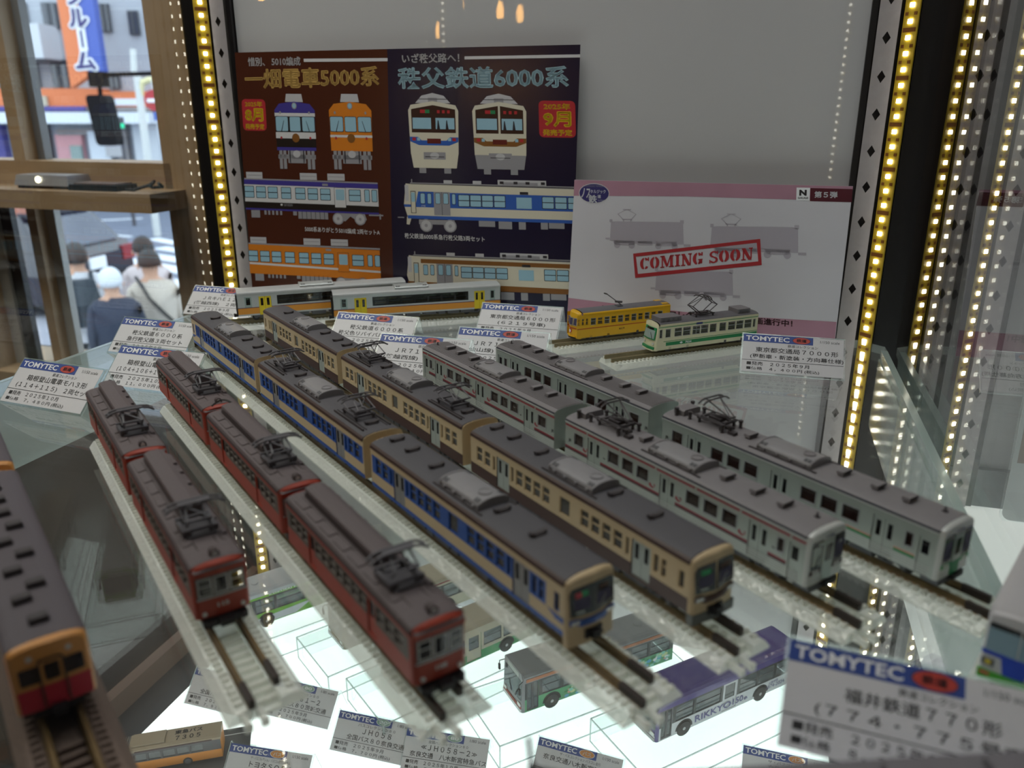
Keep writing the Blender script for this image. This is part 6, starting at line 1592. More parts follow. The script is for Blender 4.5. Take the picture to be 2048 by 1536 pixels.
    return t, w, xf, xr, zt
def bus_pos(front_px, rear_px, w=31.):
    """near lower edge, front and some point to the rear; returns front-corner and heading"""
    a, b = at(*front_px, ZBUS + .003), at(*rear_px, ZBUS + .003); d = a - b; d.z = 0; d.normalize(); az = math.degrees(math.atan2(d.x, d.y))
    lf = Vector((-d.y, d.x, 0)); c = a - d * .069 - lf * (w / 2000); return c, az, d
def riser(label, c, d, L=168., w=58., back=None):
    t = thing('acrylic_riser', label, 'display riser', (c.x, c.y, -.29), math.atan2(d.y, d.x), 'clear acrylic risers under the model buses')
    b = MB(); x, y, zt = L / 2, w / 2, 21.5
    b.face([(-x, -y, zt), (x, -y, zt), (x, y, zt), (-x, y, zt)], G_ACR); b.face([(-x, -y, zt - 2), (x, -y, zt - 2), (x, y, zt - 2), (-x, y, zt - 2)], G_ACR); b.build('top_plate', t)
    for sx in (-1, 1):
        b = MB(); b.box(*sorted((sx * x, sx * (x - 2))), -y, y, .2, zt - 2, G_ACR); b.build('side_plate', t)
    for sy in (-1, 1):
        b = MB(); b.box(-x, x, *sorted((sy * y, sy * (y - 2))), .2, zt - 2, G_ACR); b.build('side_plate', t)
    e = MB(); r = .55
    for p, q in (((-x, -y, zt), (x, -y, zt)), ((x, -y, zt), (x, y, zt)), ((x, y, zt), (-x, y, zt)), ((-x, y, zt), (-x, -y, zt)), ((x, -y, 0.8), (x, -y, zt)), ((x, y, .8), (x, y, zt)), ((-x, y, .8), (-x, y, zt)), ((-x, -y, .8), (-x, -y, zt)), ((x, -y, .8), (x, y, .8)), ((-x, y, .8), (x, y, .8))): e.tube(p, q, r, M_EDGE, 4)
    e.build('polished_edge', t)
M_BGREY = mat('bus_grey', '#8a8c90', .4, vary=.03); M_BWHITE = mat('bus_white', '#c9ccd2', .35, vary=.02); M_BGREEN = mat('bus_green', '#2f8f52', .4, vary=.03)
M_BLIME = mat('bus_lime', '#6fae2c', .4, vary=.03); M_BCREAM = mat('bus_cream', '#b5ab98', .4, vary=.03); M_BPURP = mat('bus_purple', '#4a3a84', .3, vary=.08, scale=60, coat=.2)
M_BART = mat('bus_art_green', '#4f9c6a', .4, vary=.1)
M_BSILV = mat('bus_silver', '#b9bdc3', .35, vary=.03)
c, az, d = bus_pos((1312, 1489), (1580, 1367)); pb = bus('purple-roofed white bus with violet lettering on its side', c, az, M_BPURP, M_BPURP, M_BWHITE, 'purple'); riser('clear riser under the purple-roofed bus', c + d * .006, d, 172, 64)
b = MB(); M_VIO = mat('bus_violet_print', '#55508a', .5, vary=0)
text(b, 'RIKKYO', -34, 7.2, 35, 5.8, M_VIO, lambda u, v: (-u + 0, 15.7, v), .02); text(b, '150', 2.6, 7.6, 10.5, 5.6, M_VIO, lambda u, v: (-u, 15.7, v), .02); text(b, 'th', 13.8, 7.6, 3.6, 3.0, M_VIO, lambda u, v: (-u, 15.7, v), .03)
text(b, '1874-2024', 37, 7.6, 19, 3.4, M_VIO, lambda u, v: (-u, 15.7, v), .0); text(b, '立教学院', 39, 11.6, 10, 2.2, M_VIO, lambda u, v: (-u, 15.7, v), .0)
b.build('lettering', pb[0])
c, az, d = bus_pos((1045, 1430), (1305, 1335)); gb = bus('grey-roofed bus with orange roof band and green artwork', c, az, M_BGREY, M_BGREY, M_BART, 'orange_band'); riser('clear riser under the bus with green artwork', c + d * .008, d, 176, 64)
b = MB(); rnd = random.Random(3); cols = [mat('art_%d' % i, h, .5, vary=0) for i, h in enumerate(('#8fd3c0', '#2f7f4c', '#c9d7a0', '#5aa7c9', '#d79a8a', '#e4e6ea'))]
for k in range(130):
    x, z = rnd.uniform(-66, 32), rnd.uniform(5.5, 14.2); q = rnd.uniform(.5, 1.7); b.face([(x + u, 15.56 + .002 * (k % 30), z + v) for u, v in oval(0, 0, q * 1.5, q, 7)], rnd.choice(cols))
b.build('painted_artwork', gb[0], kind='stuff')
c, az, d = bus_pos((800, 1392), (1045, 1282)); bus('cream bus with a green lower side behind the three-car red train', c, az, M_BCREAM, M_BCREAM, M_BGREEN, 'cream'); riser('clear riser under the cream and green bus', c + d * .006, d, 172, 64)
c, az, d = bus_pos((478, 1268), (620, 1218)); lb = bus('lime green and white bus beside the two-car red train', c, az, M_BSILV, M_BLIME, M_BLIME, 'green'); riser('clear riser under the lime green bus', c + d * .006, d, 172, 64)
b = MB(); text(b, 'KOKUSAI KOGYO', -40, 30.4, 40, 1.6, M_WHITEC, lambda u, v: (-u, 15.7, v), .02)
b.face([(60, 15.6, 5), (18, 15.6, 5), (2, 15.6, 13), (60, 15.6, 10)], M_BWHITE); b.build('lettering', lb[0])
c, az, d = bus_pos((690, 1303), (905, 1215)); bus('cream bus with a dark red roof line, mostly hidden by the three-car red train', c, az, M_BCREAM, M_BCREAM, M_BCREAM, 'red_line'); riser('clear riser under the cream bus with a dark red roof line', c + d * .006, d, 172, 64)

# orange articulated bus on a grey road plate, smaller scale
ZO = -.288
a, b_ = at(449, 1512, ZO + .002), at(270, 1543, ZO + .002); d = (a - b_); d.z = 0; d.normalize(); lf = Vector((-d.y, d.x, 0))
t = thing('road_plate', 'dark grey road plate under the orange articulated bus', 'road plate', ((a - d * .035 + lf * .005).x, (a - d * .035 + lf * .005).y, -.29), math.atan2(d.y, d.x))
mb = MB(); mb.box(-70, 52, -16, 26, 0, 1.4, mat('road_plate_grey', '#3b3d42', .7, vary=.15)); mb.box(-70, 52, 19, 19.6, 1.4, 1.5, M_WHITEC); mb.build('plate', t)
t = thing('model_bus', 'orange articulated bus with a beige roof at the lower left', 'model bus', (a + lf * .0085 - d * .001).to_tuple()[:2] + (ZO - .0004,), math.atan2(d.y, d.x))
M_AOR = mat('artic_orange', '#d98a2b', .4, vary=.03); M_ABE = mat('artic_beige', '#a3947c', .45, vary=.05); M_ABEL = mat('artic_bellows', '#6d6a66', .7)
for nm, x0, x1 in (('front_section', -118, -72), ('rear_section', -62, 0)):
    b = MB(); hs = [(x0 + 3 + k * 9.5, x0 + 11.6 + k * 9.5, 10.2, 16.4) for k in range(int((x1 - x0 - 8) / 9.5))]
    for s in (-1, 1): side_wall(b, s, 17, x0, x1, 2.4, 18.2, hs, lambda x, z: M_UNDER if z > 9.6 else M_AOR, (), (9.6,), None, .5)
    b.box(x0, x0 + .4, -8.5, 8.5, 2.4, 18.2, M_AOR); b.box(x1 - .4, x1, -8.5, 8.5, 2.4, 18.2, M_AOR)
    b.prism([(-8.5, 18.2), (-8.3, 19.8), (-6.8, 20.8), (6.8, 20.8), (8.3, 19.8), (8.5, 18.2)], 'x', x0, x1, M_ABE); b.box(x0 + 4, x1 - 6, -8.7, -7.2, 18.0, 18.9, M_MAROON); b.box(x0 + 2, x1 - 38, -6, 6, 20.8, 22.2, M_ABE)
    o = b.build(nm, t)
    for h_ in hs: link('window', window_mesh(h_[1] - h_[0], 6.2, -1, '', M_UNDER, G_PANEL_), o, ((h_[0] + h_[1]) / 2000, -.0085, .0133))
    wm = MB(); wm.lathe([(3.3, -2), (3.3, .2), (2.2, .3), (2.0, -.1), (.6, .2), (.1, .25)], (0, 0, 0), M_DK, 16, 'y'); wm.lathe([(2.1, .25), (.9, .32), (.1, .4)], (0, 0, 0), M_UNDER, 16, 'y'); wme = wm.mesh('wheel')
    for s in (1, -1): link('wheel', wme, o, ((x1 - 24) / 1000, s * .0085, .0034), rot=(0, 0, 0 if s > 0 else math.pi))
b = MB()
for k in range(7): b.box(-72 + k * 1.45, -71.2 + k * 1.45, -8.2, 8.2, 2.6, 19.6, M_ABEL)
b.box(-72, -62, -7.4, 7.4, 3, 19, M_ABEL); b.build('bellows', t)
b = MB(); text(b, '東急バス', -32, .5, 19, 4.2, M_INK, lambda u, v: (u, v, 20.95), .02); text(b, '７３０５', -31, -5.4, 17, 4.2, M_INK, lambda u, v: (u, v, 20.95), .02); b.build('lettering', t)

# ================================================================== the street outside the window
ZS = -2.74
def G(u, v, z=ZS): return at(u, v, z)
M_ASPH = mat('asphalt', '#6f7585', .8, vary=.08, scale=3)
M_PAVE = mat('pavement', '#8a8a94', .8, vary=.08, scale=4)
M_MARK = mat('road_marking', '#dfe2e8', .7, vary=.05, scale=3)
def flat_box(name, pts, z0, z1, m):
    b = MB(); b.prism([(p.x, p.y) for p in pts], 'z', z0, z1, m); return b.build(name, None, 1.0)
struct(flat_box('road', [Vector((-60, 3.0, 0)), Vector((25, 3.0, 0)), Vector((25, 60, 0)), Vector((-60, 60, 0))], ZS - .1, ZS, M_ASPH))
k0, k1 = G(40, 602), G(110, 640); kd = (k1 - k0).normalized(); kn = Vector((kd.y, -kd.x, 0))
kp = [k0 - kd * 12, k0 + kd * 7, k0 + kd * 7 + kn * 9, k0 - kd * 12 + kn * 9]
struct(flat_box('sidewalk', kp, ZS, ZS + .07, M_PAVE))
struct(flat_box('trim_12', [k0 - kd * 12 - kn * .28, k0 + kd * 7 - kn * .28, k0 + kd * 7, k0 - kd * 12], ZS, ZS + .10, M_MARK))
n = 0
for (u0, v0, u1, v1, wd) in ((306, 478, 420, 500, .30), (320, 496, 430, 514, .34), (262, 506, 420, 530, .42), (245, 520, 420, 553, .42), (243, 545, 425, 582, .42), (240, 568, 430, 612, .42), (250, 600, 430, 642, .42), (300, 640, 440, 672, .42), (330, 664, 440, 696, .42), (188, 442, 285, 437, .16), (215, 470, 262, 474, .14)):
    a, b_ = G(u0, v0), G(u1, v1); d = (b_ - a).normalized(); q = Vector((-d.y, d.x, 0)) * wd / 2
    o = flat_box('road_marking' if n < 9 else 'lane_line', [a - q, b_ - q, b_ + q, a + q], ZS + .002, ZS + .012, M_MARK); struct(o); n += 1

YF = 26.0
def fac(u, v, y=YF):
    cp, sp = math.cos(PITCH), math.sin(PITCH); r, q = (u - 1024) / FPX, (768 - v) / FPX
    d = (r, cp + q * sp, -sp + q * cp); k = y / d[1]; return d[0] * k, H + d[2] * k
def fbox(mb, u0, v0, u1, v1, m, d0=0.0, d1=.12, y=YF):
    """block on the facade between two measured corners, from depth d0 behind to d1 in front of it"""
    x0, z1 = fac(u0, v0, y); x1, z0 = fac(u1, v1, y); mb.box(x0, x1, y - d1, y - d0, z0, z1, m)
M_BW = mat('tile_wall', '#a9adb6', .7, vary=.05, scale=2); M_BWIN = glass('building_pane', (.2, .22, .26), .08, dark=.75, body='#454b58')
M_BBAL = mat('balcony_white', '#c9ccd2', .7, vary=.04, scale=2); M_BFR = mat('building_frame', '#3c4048', .5)
M_SOR = mat('shop_orange', '#d97a4c', .6, vary=.04); M_SPU = mat('shop_purple', '#4a468c', .6); M_SWH = mat('shop_white', '#d9dee6', .6, vary=.03)
M_SGR = mat('shop_grey', '#8b8585', .6, vary=.2, scale=.8); M_SDK = mat('shop_dark', '#4c4a50', .6); M_SPINK = mat('sign_pink', '#d39a9f', .6, vary=.1, scale=2)
bld = thing('street_building', 'grey tiled building across the street with orange shop fascia', 'building', (-13, YF, ZS), 0)
def part(b, name, parent=bld):
    o = b.build(name, None, 1.0); o.parent = parent; o.matrix_parent_inverse = Matrix.Translation(-Vector(parent.location)); return o
b = MB(); b.box(-48, -4.5, YF, YF + 8, ZS, 18, M_BW); part(b, 'wall')
b = MB()
for q in range(60): b.box(-48, -4.5, YF - .006, YF, 3.0 + q * .25, 3.015 + q * .25, M_BBAL)
part(b, 'tile_joints').__setitem__('kind', 'stuff')
for (u0, v0, u1, v1) in ((200, 10, 224, 63), (258, 24, 281, 69), (86, 8, 120, 56), (40, 8, 60, 54), (104, 122, 142, 176), (58, 126, 82, 174), (222, 155, 241, 176), (-60, 8, -10, 56), (-60, 126, -8, 176)):
    b = MB(); fbox(b, u0 - 2, v0 - 2, u1 + 2, v1 + 2, M_BFR, 0, .10); fr_ = part(b, 'window_frame')
    b = MB(); fbox(b, u0, v0, u1, v1, M_BWIN, 0, .13); um = (u0 + u1) / 2; fbox(b, um - .8, v0, um + .8, v1, M_BFR, 0, .16); part(b, 'window')
for v0, v1 in ((54, 121),):
    b = MB(); fbox(b, -90, v0, 128, v1, M_BBAL, 0, 1.1); part(b, 'balcony')
    b = MB(); fbox(b, -90, v1, 128, v1 + 6, M_SDK, 0, 1.0); part(b, 'balcony_soffit')
b = MB(); fbox(b, -90, 178, 225, 214, M_SOR, 0, .8); fbox(b, 225, 184, 330, 214, M_SOR, 0, .8)
o = part(b, 'shop_fascia')
b = MB(); fbox(b, -90, 213, 200, 222, M_SPU, 0, .9); fbox(b, 200, 215, 330, 222, M_SGR, 0, .85); part(b, 'fascia_strip')
b = MB(); fbox(b, -90, 224, 330, 246, M_SWH, 0, 1.1); part(b, 'awning')
b = MB(); fbox(b, 100, 193, 127, 212, M_BCREAM, 0, .9); fbox(b, 74, 196, 94, 210, M_SWH, 0, .9); fbox(b, 0, 196, 14, 210, M_SWH, 0, .9); fbox(b, 246, 198, 300, 211, M_SWH, 0, .84); part(b, 'fascia_panel')
b = MB()
for (u0, v0, u1, v1, m) in ((82, 246, 112, 318, M_SDK), (116, 268, 178, 330, M_SPINK), (120, 256, 230, 270, M_SGR), (182, 262, 232, 330, M_SWH), (236, 250, 268, 330, M_SGR), (270, 240, 330, 330, M_BBAL), (-60, 250, 28, 330, M_SPU), (150, 290, 176, 318, M_KDOOR), (220, 286, 256, 312, M_LRW)):
    fbox(b, u0, v0, u1, v1, m, 0, .2 + .02 * len(b.v) / 8)
part(b, 'shop_front')
# vertical orange and blue signboard with katakana
t = thing('street_sign', 'tall orange and blue vertical signboard lettered in katakana', 'sign', (0, 0, 0))
YS = 24.2
b = MB()
def quadsign(mb, p, m, y0, y1):
    pts = [fac(u, v, YS) for u, v in p]; mb.prism(pts, 'y', y0, y1, m)
quadsign(b, [(104, -60), (146, -60), (178, 150), (142, 176)], M_SOR, YS, YS + .3); quadsign(b, [(146, -60), (176, -60), (207, 144), (178, 150)], mat('sign_blue', '#4a5fae', .6, vary=.04), YS, YS + .3)
b.build('sign_face', t, 1.0)
b = MB(); M_SINK = mat('sign_ink', '#3a3470', .6)
for ch, cu, cv, w_, h_ in (('ク', 148, -8, 38, 34), ('ル', 157, 36, 40, 36), ('ー', 165, 78, 9, 34), ('ム', 172, 122, 44, 34)):
    x0, z1 = fac(cu - w_ / 2, cv - h_ / 2, YS); x1, z0 = fac(cu + w_ / 2, cv + h_ / 2, YS)
    if ch == 'ー':
        e = .09; b.box(x0 - e, x1 + e, YS - .03, YS - .01, z0 - e, z1 + e, M_WHITEC); b.box(x0, x1, YS - .05, YS - .03, z0, z1, M_SINK); continue
    for k in range(12):
        a = 2 * math.pi * k / 12; text(b, ch, x0 + .075 * math.cos(a), z0 + .075 * math.sin(a), x1 - x0, z1 - z0, M_WHITEC, lambda u, v, k=k: (u, YS - .02 - .001 * k, v), .005)
    for k in range(6):
        a = 2 * math.pi * k / 6; text(b, ch, x0 + .018 * math.cos(a), z0 + .018 * math.sin(a), x1 - x0, z1 - z0, M_SINK, lambda u, v, k=k: (u, YS - .05 - .001 * k, v), .005)
b.build('lettering', t, 1.0)
t = thing('street_sign', 'pink vertical signboard at the right end of the grey building', 'sign', (0, 0, 0))
b = MB(); quadsign(b, [(290, 4), (312, 0), (326, 144), (306, 140)], M_SPINK, YS, YS + .25); b.build('sign_face', t, 1.0)
# signal on an arm, street lamp, round road sign
M_SIGB = mat('signal_black', '#17171a', .8, spec=.1)
YT = 12.0
t = thing('traffic_signal', 'black traffic signal seen from behind, hanging from a dark arm', 'traffic signal', (0, 0, 0))
b = MB(); p = [fac(u, v, YT) for u, v in ((188, 150), (345, 146))]; b.tube((p[0][0], YT, p[0][1]), (p[1][0], YT, p[1][1]), .03, M_SIGB, 8); q = fac(345, 146, YT); b.tube((q[0], YT, q[1]), (q[0], YT, ZS), .07, M_SIGB, 8); b.build('signal_arm', t, 1.0)
b = MB(); x, z = fac(198, 162, YT); b.box(x - .10, x + .10, YT - .1, YT + .1, z - .08, z + .12, M_SIGB); x2, z2 = fac(199, 180, YT); b.tube((x, YT, z), (x2, YT, z2 - .15), .03, M_SIGB, 8); b.build('signal_bracket', t, 1.0)
x0, z1 = fac(182, 190, YT); x1, z0 = fac(238, 291, YT)
b = MB(); rr = rrect(x0, x1, z0, z1, .06, 3); sk = [(x + (z1 - z) * .09 - .03, z) for x, z in rr]; b.prism(sk, 'y', YT - .12, YT + .12, M_SIGB); b.build('signal_housing', t, 1.0)
t = thing('street_lamp', 'white street lamp post with a curved lamp arm', 'lamp post', (0, 0, 0))
YL = 20.0; b = MB(); M_LP = mat('lamp_post_white', '#c9cac8', .5)
a = fac(274, 150, YL); c_ = fac(296, 335, YL); b.tube((a[0], YL, a[1]), (c_[0], YL, ZS), .09, M_LP, 8); a2 = fac(266, 98, YL); a3 = fac(268, 145, YL); b.tube((a2[0], YL, a2[1]), (a3[0], YL, a3[1]), .07, M_LP, 8); b.build('pole', t, 1.0)
b = MB(); b.path([(fac(u, v, YL)[0], YL, fac(u, v, YL)[1]) for u, v in ((281, 205), (281, 180), (284, 166), (296, 160), (330, 159))], .07, mat('lamp_arm_cream', '#d9cfa0', .5), 8); b.build('lamp_arm', t, 1.0)
t = thing('road_sign', 'round red and white road sign above a blue sign on a pole', 'road sign', (0, 0, 0))
YR = 17.0; b = MB(); a = fac(311, 190, YR); b.tube((a[0], YR, a[1] + .3), (a[0] + .05, YR, ZS), .05, M_LP, 8); b.build('pole', t, 1.0)
b = MB(); b.lathe([(.20, 0), (.20, .02)], (a[0], YR - .1, a[1] - .1), M_PRED, 18, 'y'); b.box(a[0] - .13, a[0] + .13, YR - .13, YR - .1, a[1] - .14, a[1] - .07, M_WHITEC); b.build('round_plate', t, 1.0)
b = MB(); fbox(b, 307, 224, 329, 241, M_PBLUE, 0, .02, YR - .1); b.build('blue_plate', t, 1.0)
b = MB(); fbox(b, 315, 244, 332, 288, M_SWH, 0, .02, YR - .1); b.build('notice_plate', t, 1.0)
t = thing('pedestrian_signal', 'small green signal light across the street', 'traffic signal', (0, 0, 0))
YG = 22.; b = MB(); fbox(b, 239, 234, 251, 262, M_SDK, 0, .2, YG); a = fac(245, 262, YG); b.tube((a[0], YG - .1, a[1]), (a[0], YG - .1, ZS), .05, M_SDK, 6); b.build('signal_box', t, 1.0)
b = MB(); fbox(b, 242, 247, 249, 256, emit('signal_green', '#19c08a', 1.2), 0, .02, YG - .2); b.build('green_lens', t, 1.0)

# dark car waiting at the crossing: tail toward the window
M_CARP = mat('car_dark_violet', '#1c1826', .22, vary=.04, coat=.8); M_CARG = glass('car_glass', (.3, .34, .4), .10, dark=.75, body='#2c3550'); M_CARR = mat('tail_lamp_red', '#8a1f26', .3, coat=.5)
pr_ = at(192, 515, ZS + .82)
az = R(-76); hd = Vector((math.sin(az), math.cos(az), 0))
t = thing('parked_car', 'dark car with its tail toward the crossing', 'car', (pr_.x, pr_.y, ZS), math.atan2(hd.y, hd.x))
b = MB()    # x forward from tail (0), y left, metres
def ring(x, w0, w1, zb, zw, zt): return [(x, -w0, zb), (x, -w0, zw), (x, -w1, zt), (x, w1, zt), (x, w0, zw), (x, w0, zb)]
b.loft([ring(0.0, .80, .78, .38, .62, .86), ring(.10, .88, .84, .28, .66, .98), ring(.6, .90, .86, .24, .68, 1.0), ring(3.0, .90, .84, .24, .68, .98), ring(3.9, .88, .78, .24, .62, .86), ring(4.35, .74, .66, .32, .5, .66)], M_CARP); o = b.build('car_body', t, 1.0)
b = MB(); b.loft([[(.12, -.80, .95), (.12, .80, .95), (.62, .66, 1.46), (.62, -.66, 1.46)][i] for i in range(4)] and [[(.14, -.80, .96), (.60, -.66, 1.48), (2.3, -.64, 1.50), (3.1, -.80, .96)], [(.14, .80, .96), (.60, .66, 1.48), (2.3, .64, 1.50), (3.1, .80, .96)]], M_CARP); b.build('cabin', t, 1.0)
b = MB(); b.face([(.18, -.72, 1.0), (.18, .72, 1.0), (.555, .60, 1.43), (.555, -.60, 1.43)], M_CARG)
b.f and None
b.v = [(x - .02, y, z + .01) for x, y, z in b.v]; b.build('rear_window', t, 1.0)
for y in (-1, 1):
    b = MB(); b.face([(.42, y * .775, 1.03), (1.5, y * .79, 1.03), (1.5, y * .68, 1.42), (.72, y * .675, 1.42)], M_CARG); b.face([(1.56, y * .79, 1.03), (2.85, y * .80, 1.03), (2.25, y * .67, 1.42), (1.56, y * .68, 1.42)], M_CARG); b.build('side_window', t, 1.0)
    b = MB(); b.box(-.02, .16, *sorted((y * .58, y * .84)), .70, .92, M_CARR); b.build('tail_lamp', t, 1.0)
    for x in (.85, 3.4):
        b = MB(); b.lathe([(.33, -.1), (.33, .1), (.24, .12), (.05, .12)] if y > 0 else [(.33, .1), (.33, -.1), (.24, -.12), (.05, -.12)], (x, y * .82, .33), M_DK, 18, 'y'); b.lathe([(.22, 0), (.2, .135 * y)], (x, y * .82, .33), M_CHROME, 14, 'y'); b.build('wheel', t, 1.0)
b = MB(); b.box(-.035, 0.01, -.165, .165, .66, .83, M_WHITEC); b.build('number_plate', t, 1.0)
b = MB(); b.box(-.06, .2, -.84, .84, .36, .54, M_DK); b.build('bumper', t, 1.0)
b = MB(); b.box(.5, .68, -.62, .62, 1.46, 1.52, M_CARP); b.build('roof_spoiler', t, 1.0)
# a second dark vehicle farther left, mostly hidden
pr2 = at(28, 470, ZS + .9)
t2 = t.copy(); COL.objects.link(t2); t2.location = (pr2.x - 4.2, pr2.y + 2.5, ZS); t2['label'] = 'dark car at the left edge behind the window bar'
for ch in list(t.children):
    c_ = ch.copy(); COL.objects.link(c_); c_.parent = t2
for q in (t, t2): q['group'] = 'dark cars on the street'
# people waiting at the kerb, seen from behind
M_SKIN = mat('skin', '#b98d74', .55, vary=.04); M_HAIRD = mat('hair_dark', '#241c1b', .6); M_HAIRW = mat('hair_white', '#c9ccd2', .7)
def person(label, pos, yaw, h, top, legs, hair, hair_len=0, lean=0.0):
    """one skinned figure; yaw is the direction faced; arms hang, feet on the ground"""
    k = h / 1.7
    t = thing('person', label, 'person', (pos[0], pos[1], ZS + (.07 if pos[2] else 0)), yaw, 'people waiting at the kerb')
    J = {'pel': (0, 0, .93, .135), 'wai': (.01, 0, 1.08, .13), 'che': (.0, 0, 1.28, .155), 'sho': (-.01, 0, 1.40, .115), 'nek': (.0, 0, 1.47, .055), 'chi': (.02, 0, 1.54, .075), 'hea': (.025, 0, 1.61, .092)}
    E_ = [('pel', 'wai'), ('wai', 'che'), ('che', 'sho'), ('sho', 'nek'), ('nek', 'chi'), ('chi', 'hea')]
    for s, n_ in ((1, 'l'), (-1, 'r')):
        J.update({'sh' + n_: (-.01, s * .175, 1.385, .062), 'el' + n_: (-.03, s * .225, 1.12, .045), 'wr' + n_: (.05, s * .225, .88, .032), 'ha' + n_: (.07, s * .22, .80, .036), 'hi' + n_: (0, s * .09, .88, .095), 'kn' + n_: (.02, s * .10, .49, .062), 'an' + n_: (-.01, s * .10, .09, .042), 'to' + n_: (.13, s * .115, .04, .038)})
        E_ += [('sho', 'sh' + n_), ('sh' + n_, 'el' + n_), ('el' + n_, 'wr' + n_), ('wr' + n_, 'ha' + n_), ('pel', 'hi' + n_), ('hi' + n_, 'kn' + n_), ('kn' + n_, 'an' + n_), ('an' + n_, 'to' + n_)]
    names = list(J); me = bpy.data.meshes.new('body')
    me.from_pydata([(J[n_][0] * k + lean * max(0, J[n_][2] - .9), J[n_][1] * k, J[n_][2] * k) for n_ in names], [(names.index(a), names.index(b)) for a, b in E_], [])
    o = bpy.data.objects.new('body', me); COL.objects.link(o)
    sm = o.modifiers.new('s', 'SKIN'); sd = o.modifiers.new('d', 'SUBSURF'); sd.levels = 2; sd.render_levels = 2
    for i, n_ in enumerate(names):
        r = J[n_][3] * k; fl = 1.25 if n_ in ('pel', 'wai', 'che', 'sho') else 1.0
        me.skin_vertices[0].data[i].radius = (r * .92, r * fl) if fl > 1 else (r, r)
    me.skin_vertices[0].data[0].use_root = True
    bpy.context.view_layer.update()
    fin = bpy.data.meshes.new_from_object(o.evaluated_get(bpy.context.evaluated_depsgraph_get()))
    bpy.data.objects.remove(o)
    fin.materials.clear()
    for m in (top, legs, M_SKIN, M_DK): fin.materials.append(m)
    for p in fin.polygons:
        c = p.center; z = c.z / k
        p.material_index = 2 if z > 1.455 or (z < .86 and abs(c.y) / k > .175) else (0 if z > .90 or abs(c.y) / k > .17 else (3 if z < .08 else 1))
    bd = link('body', fin, t, smooth=True)
    cx, cz = .02 * k + lean * .7, 1.625 * k
    b = MB(); rings = []
    for j in range(7):      # hair: a cap over crown and back of the head
        ph = math.pi * (.02 + .58 * j / 6); rr_ = .112 * k * math.sin(ph); zz = cz + .118 * k * math.cos(ph)
        rings.append([(cx - .012 + rr_ * math.cos(2 * math.pi * i / 14) * (1.05 if math.cos(2 * math.pi * i / 14) < 0 else .78), rr_ * .92 * math.sin(2 * math.pi * i / 14), zz - (hair_len * max(0, j - 4) * .5 if math.cos(2 * math.pi * i / 14) < .2 else 0)) for i in range(14)])
    b.loft(rings, hair); b.build('hair', t, 1.0, smooth=True)
    b = MB()
    for s in (-1, 1): b.lathe([(.012, -.01), (.026, 0), (.012, .01)], (cx - .005, s * .098 * k, cz - .045), M_SKIN, 8, 'y'); b.lathe([(.012, 0), (.004, .006)], (cx + .088 * k, s * .034, cz - .03), M_DK, 8, 'x')
    b.prism([(cx + .085, cz - .03), (cx + .118, cz - .075), (cx + .08, cz - .08)], 'y', -.014, .014, M_SKIN); b.box(cx + .07, cx + .086, -.025, .025, cz - .115, cz - .105, mat('lips', '#8a4f48', .5)); b.build('face', t, 1.0)
    g = MB()    # coat hem and collar follow the trunk
    g.loft([[(r_ * .78 * math.cos(2 * math.pi * i / 16), r_ * 1.12 * math.sin(2 * math.pi * i / 16), z_) for i in range(16)] for r_, z_ in ((.185 * k, .80 * k), (.180 * k, .93 * k), (.172 * k, 1.08 * k), (.195 * k, 1.26 * k), (.165 * k, 1.38 * k), (.08 * k, 1.46 * k))], top, cap=False)
    g.build('jacket', t, 1.0, smooth=True)
    return t, k
def facing(p, q): return math.atan2(q[1] - p[1], q[0] - p[0])
away = R(118)
M_TBEI = mat('jacket_beige', '#b3a89c', .8, vary=.04, scale=9); M_TNAV = mat('jacket_navy', '#20283c', .8, vary=.06, scale=9); M_TWHT = mat('shirt_white', '#c3c3c8', .8, vary=.03, scale=9); M_TPNK = mat('shirt_pale', '#bfb2b2', .8, vary=.04, scale=9)
M_PNT = mat('trousers_dark', '#2a2c33', .8, scale=9); M_PNB = mat('trousers_tan', '#8a7a6c', .8, scale=9); M_PACK = mat('backpack_navy', '#1d2a35', .6, vary=.1, scale=9)
pc = at(296, 507, ZS + 1.68); tc, kc = person('person in a beige jacket with a dark strap across the back', (pc.x, pc.y, 0), away, 1.68, M_TBEI, M_PNB, M_HAIRD)
pd = at(284, 480, ZS + 1.70); person('person in a pale top behind the one in the beige jacket', (pd.x, pd.y, 0), away, 1.70, M_TPNK, M_PNT, M_HAIRD)
pb_ = at(218, 543, ZS + 1.60); person('white-haired person in a navy jacket', (pb_.x, pb_.y, 0), away, 1.60, M_TNAV, M_PNT, M_HAIRW, .02)
pa = at(148, 493, ZS + 1.70); ta, ka = person('dark-haired person in white carrying a dark backpack', (pa.x, pa.y, 0), away, 1.70, M_TWHT, M_PNT, M_HAIRD, .04)
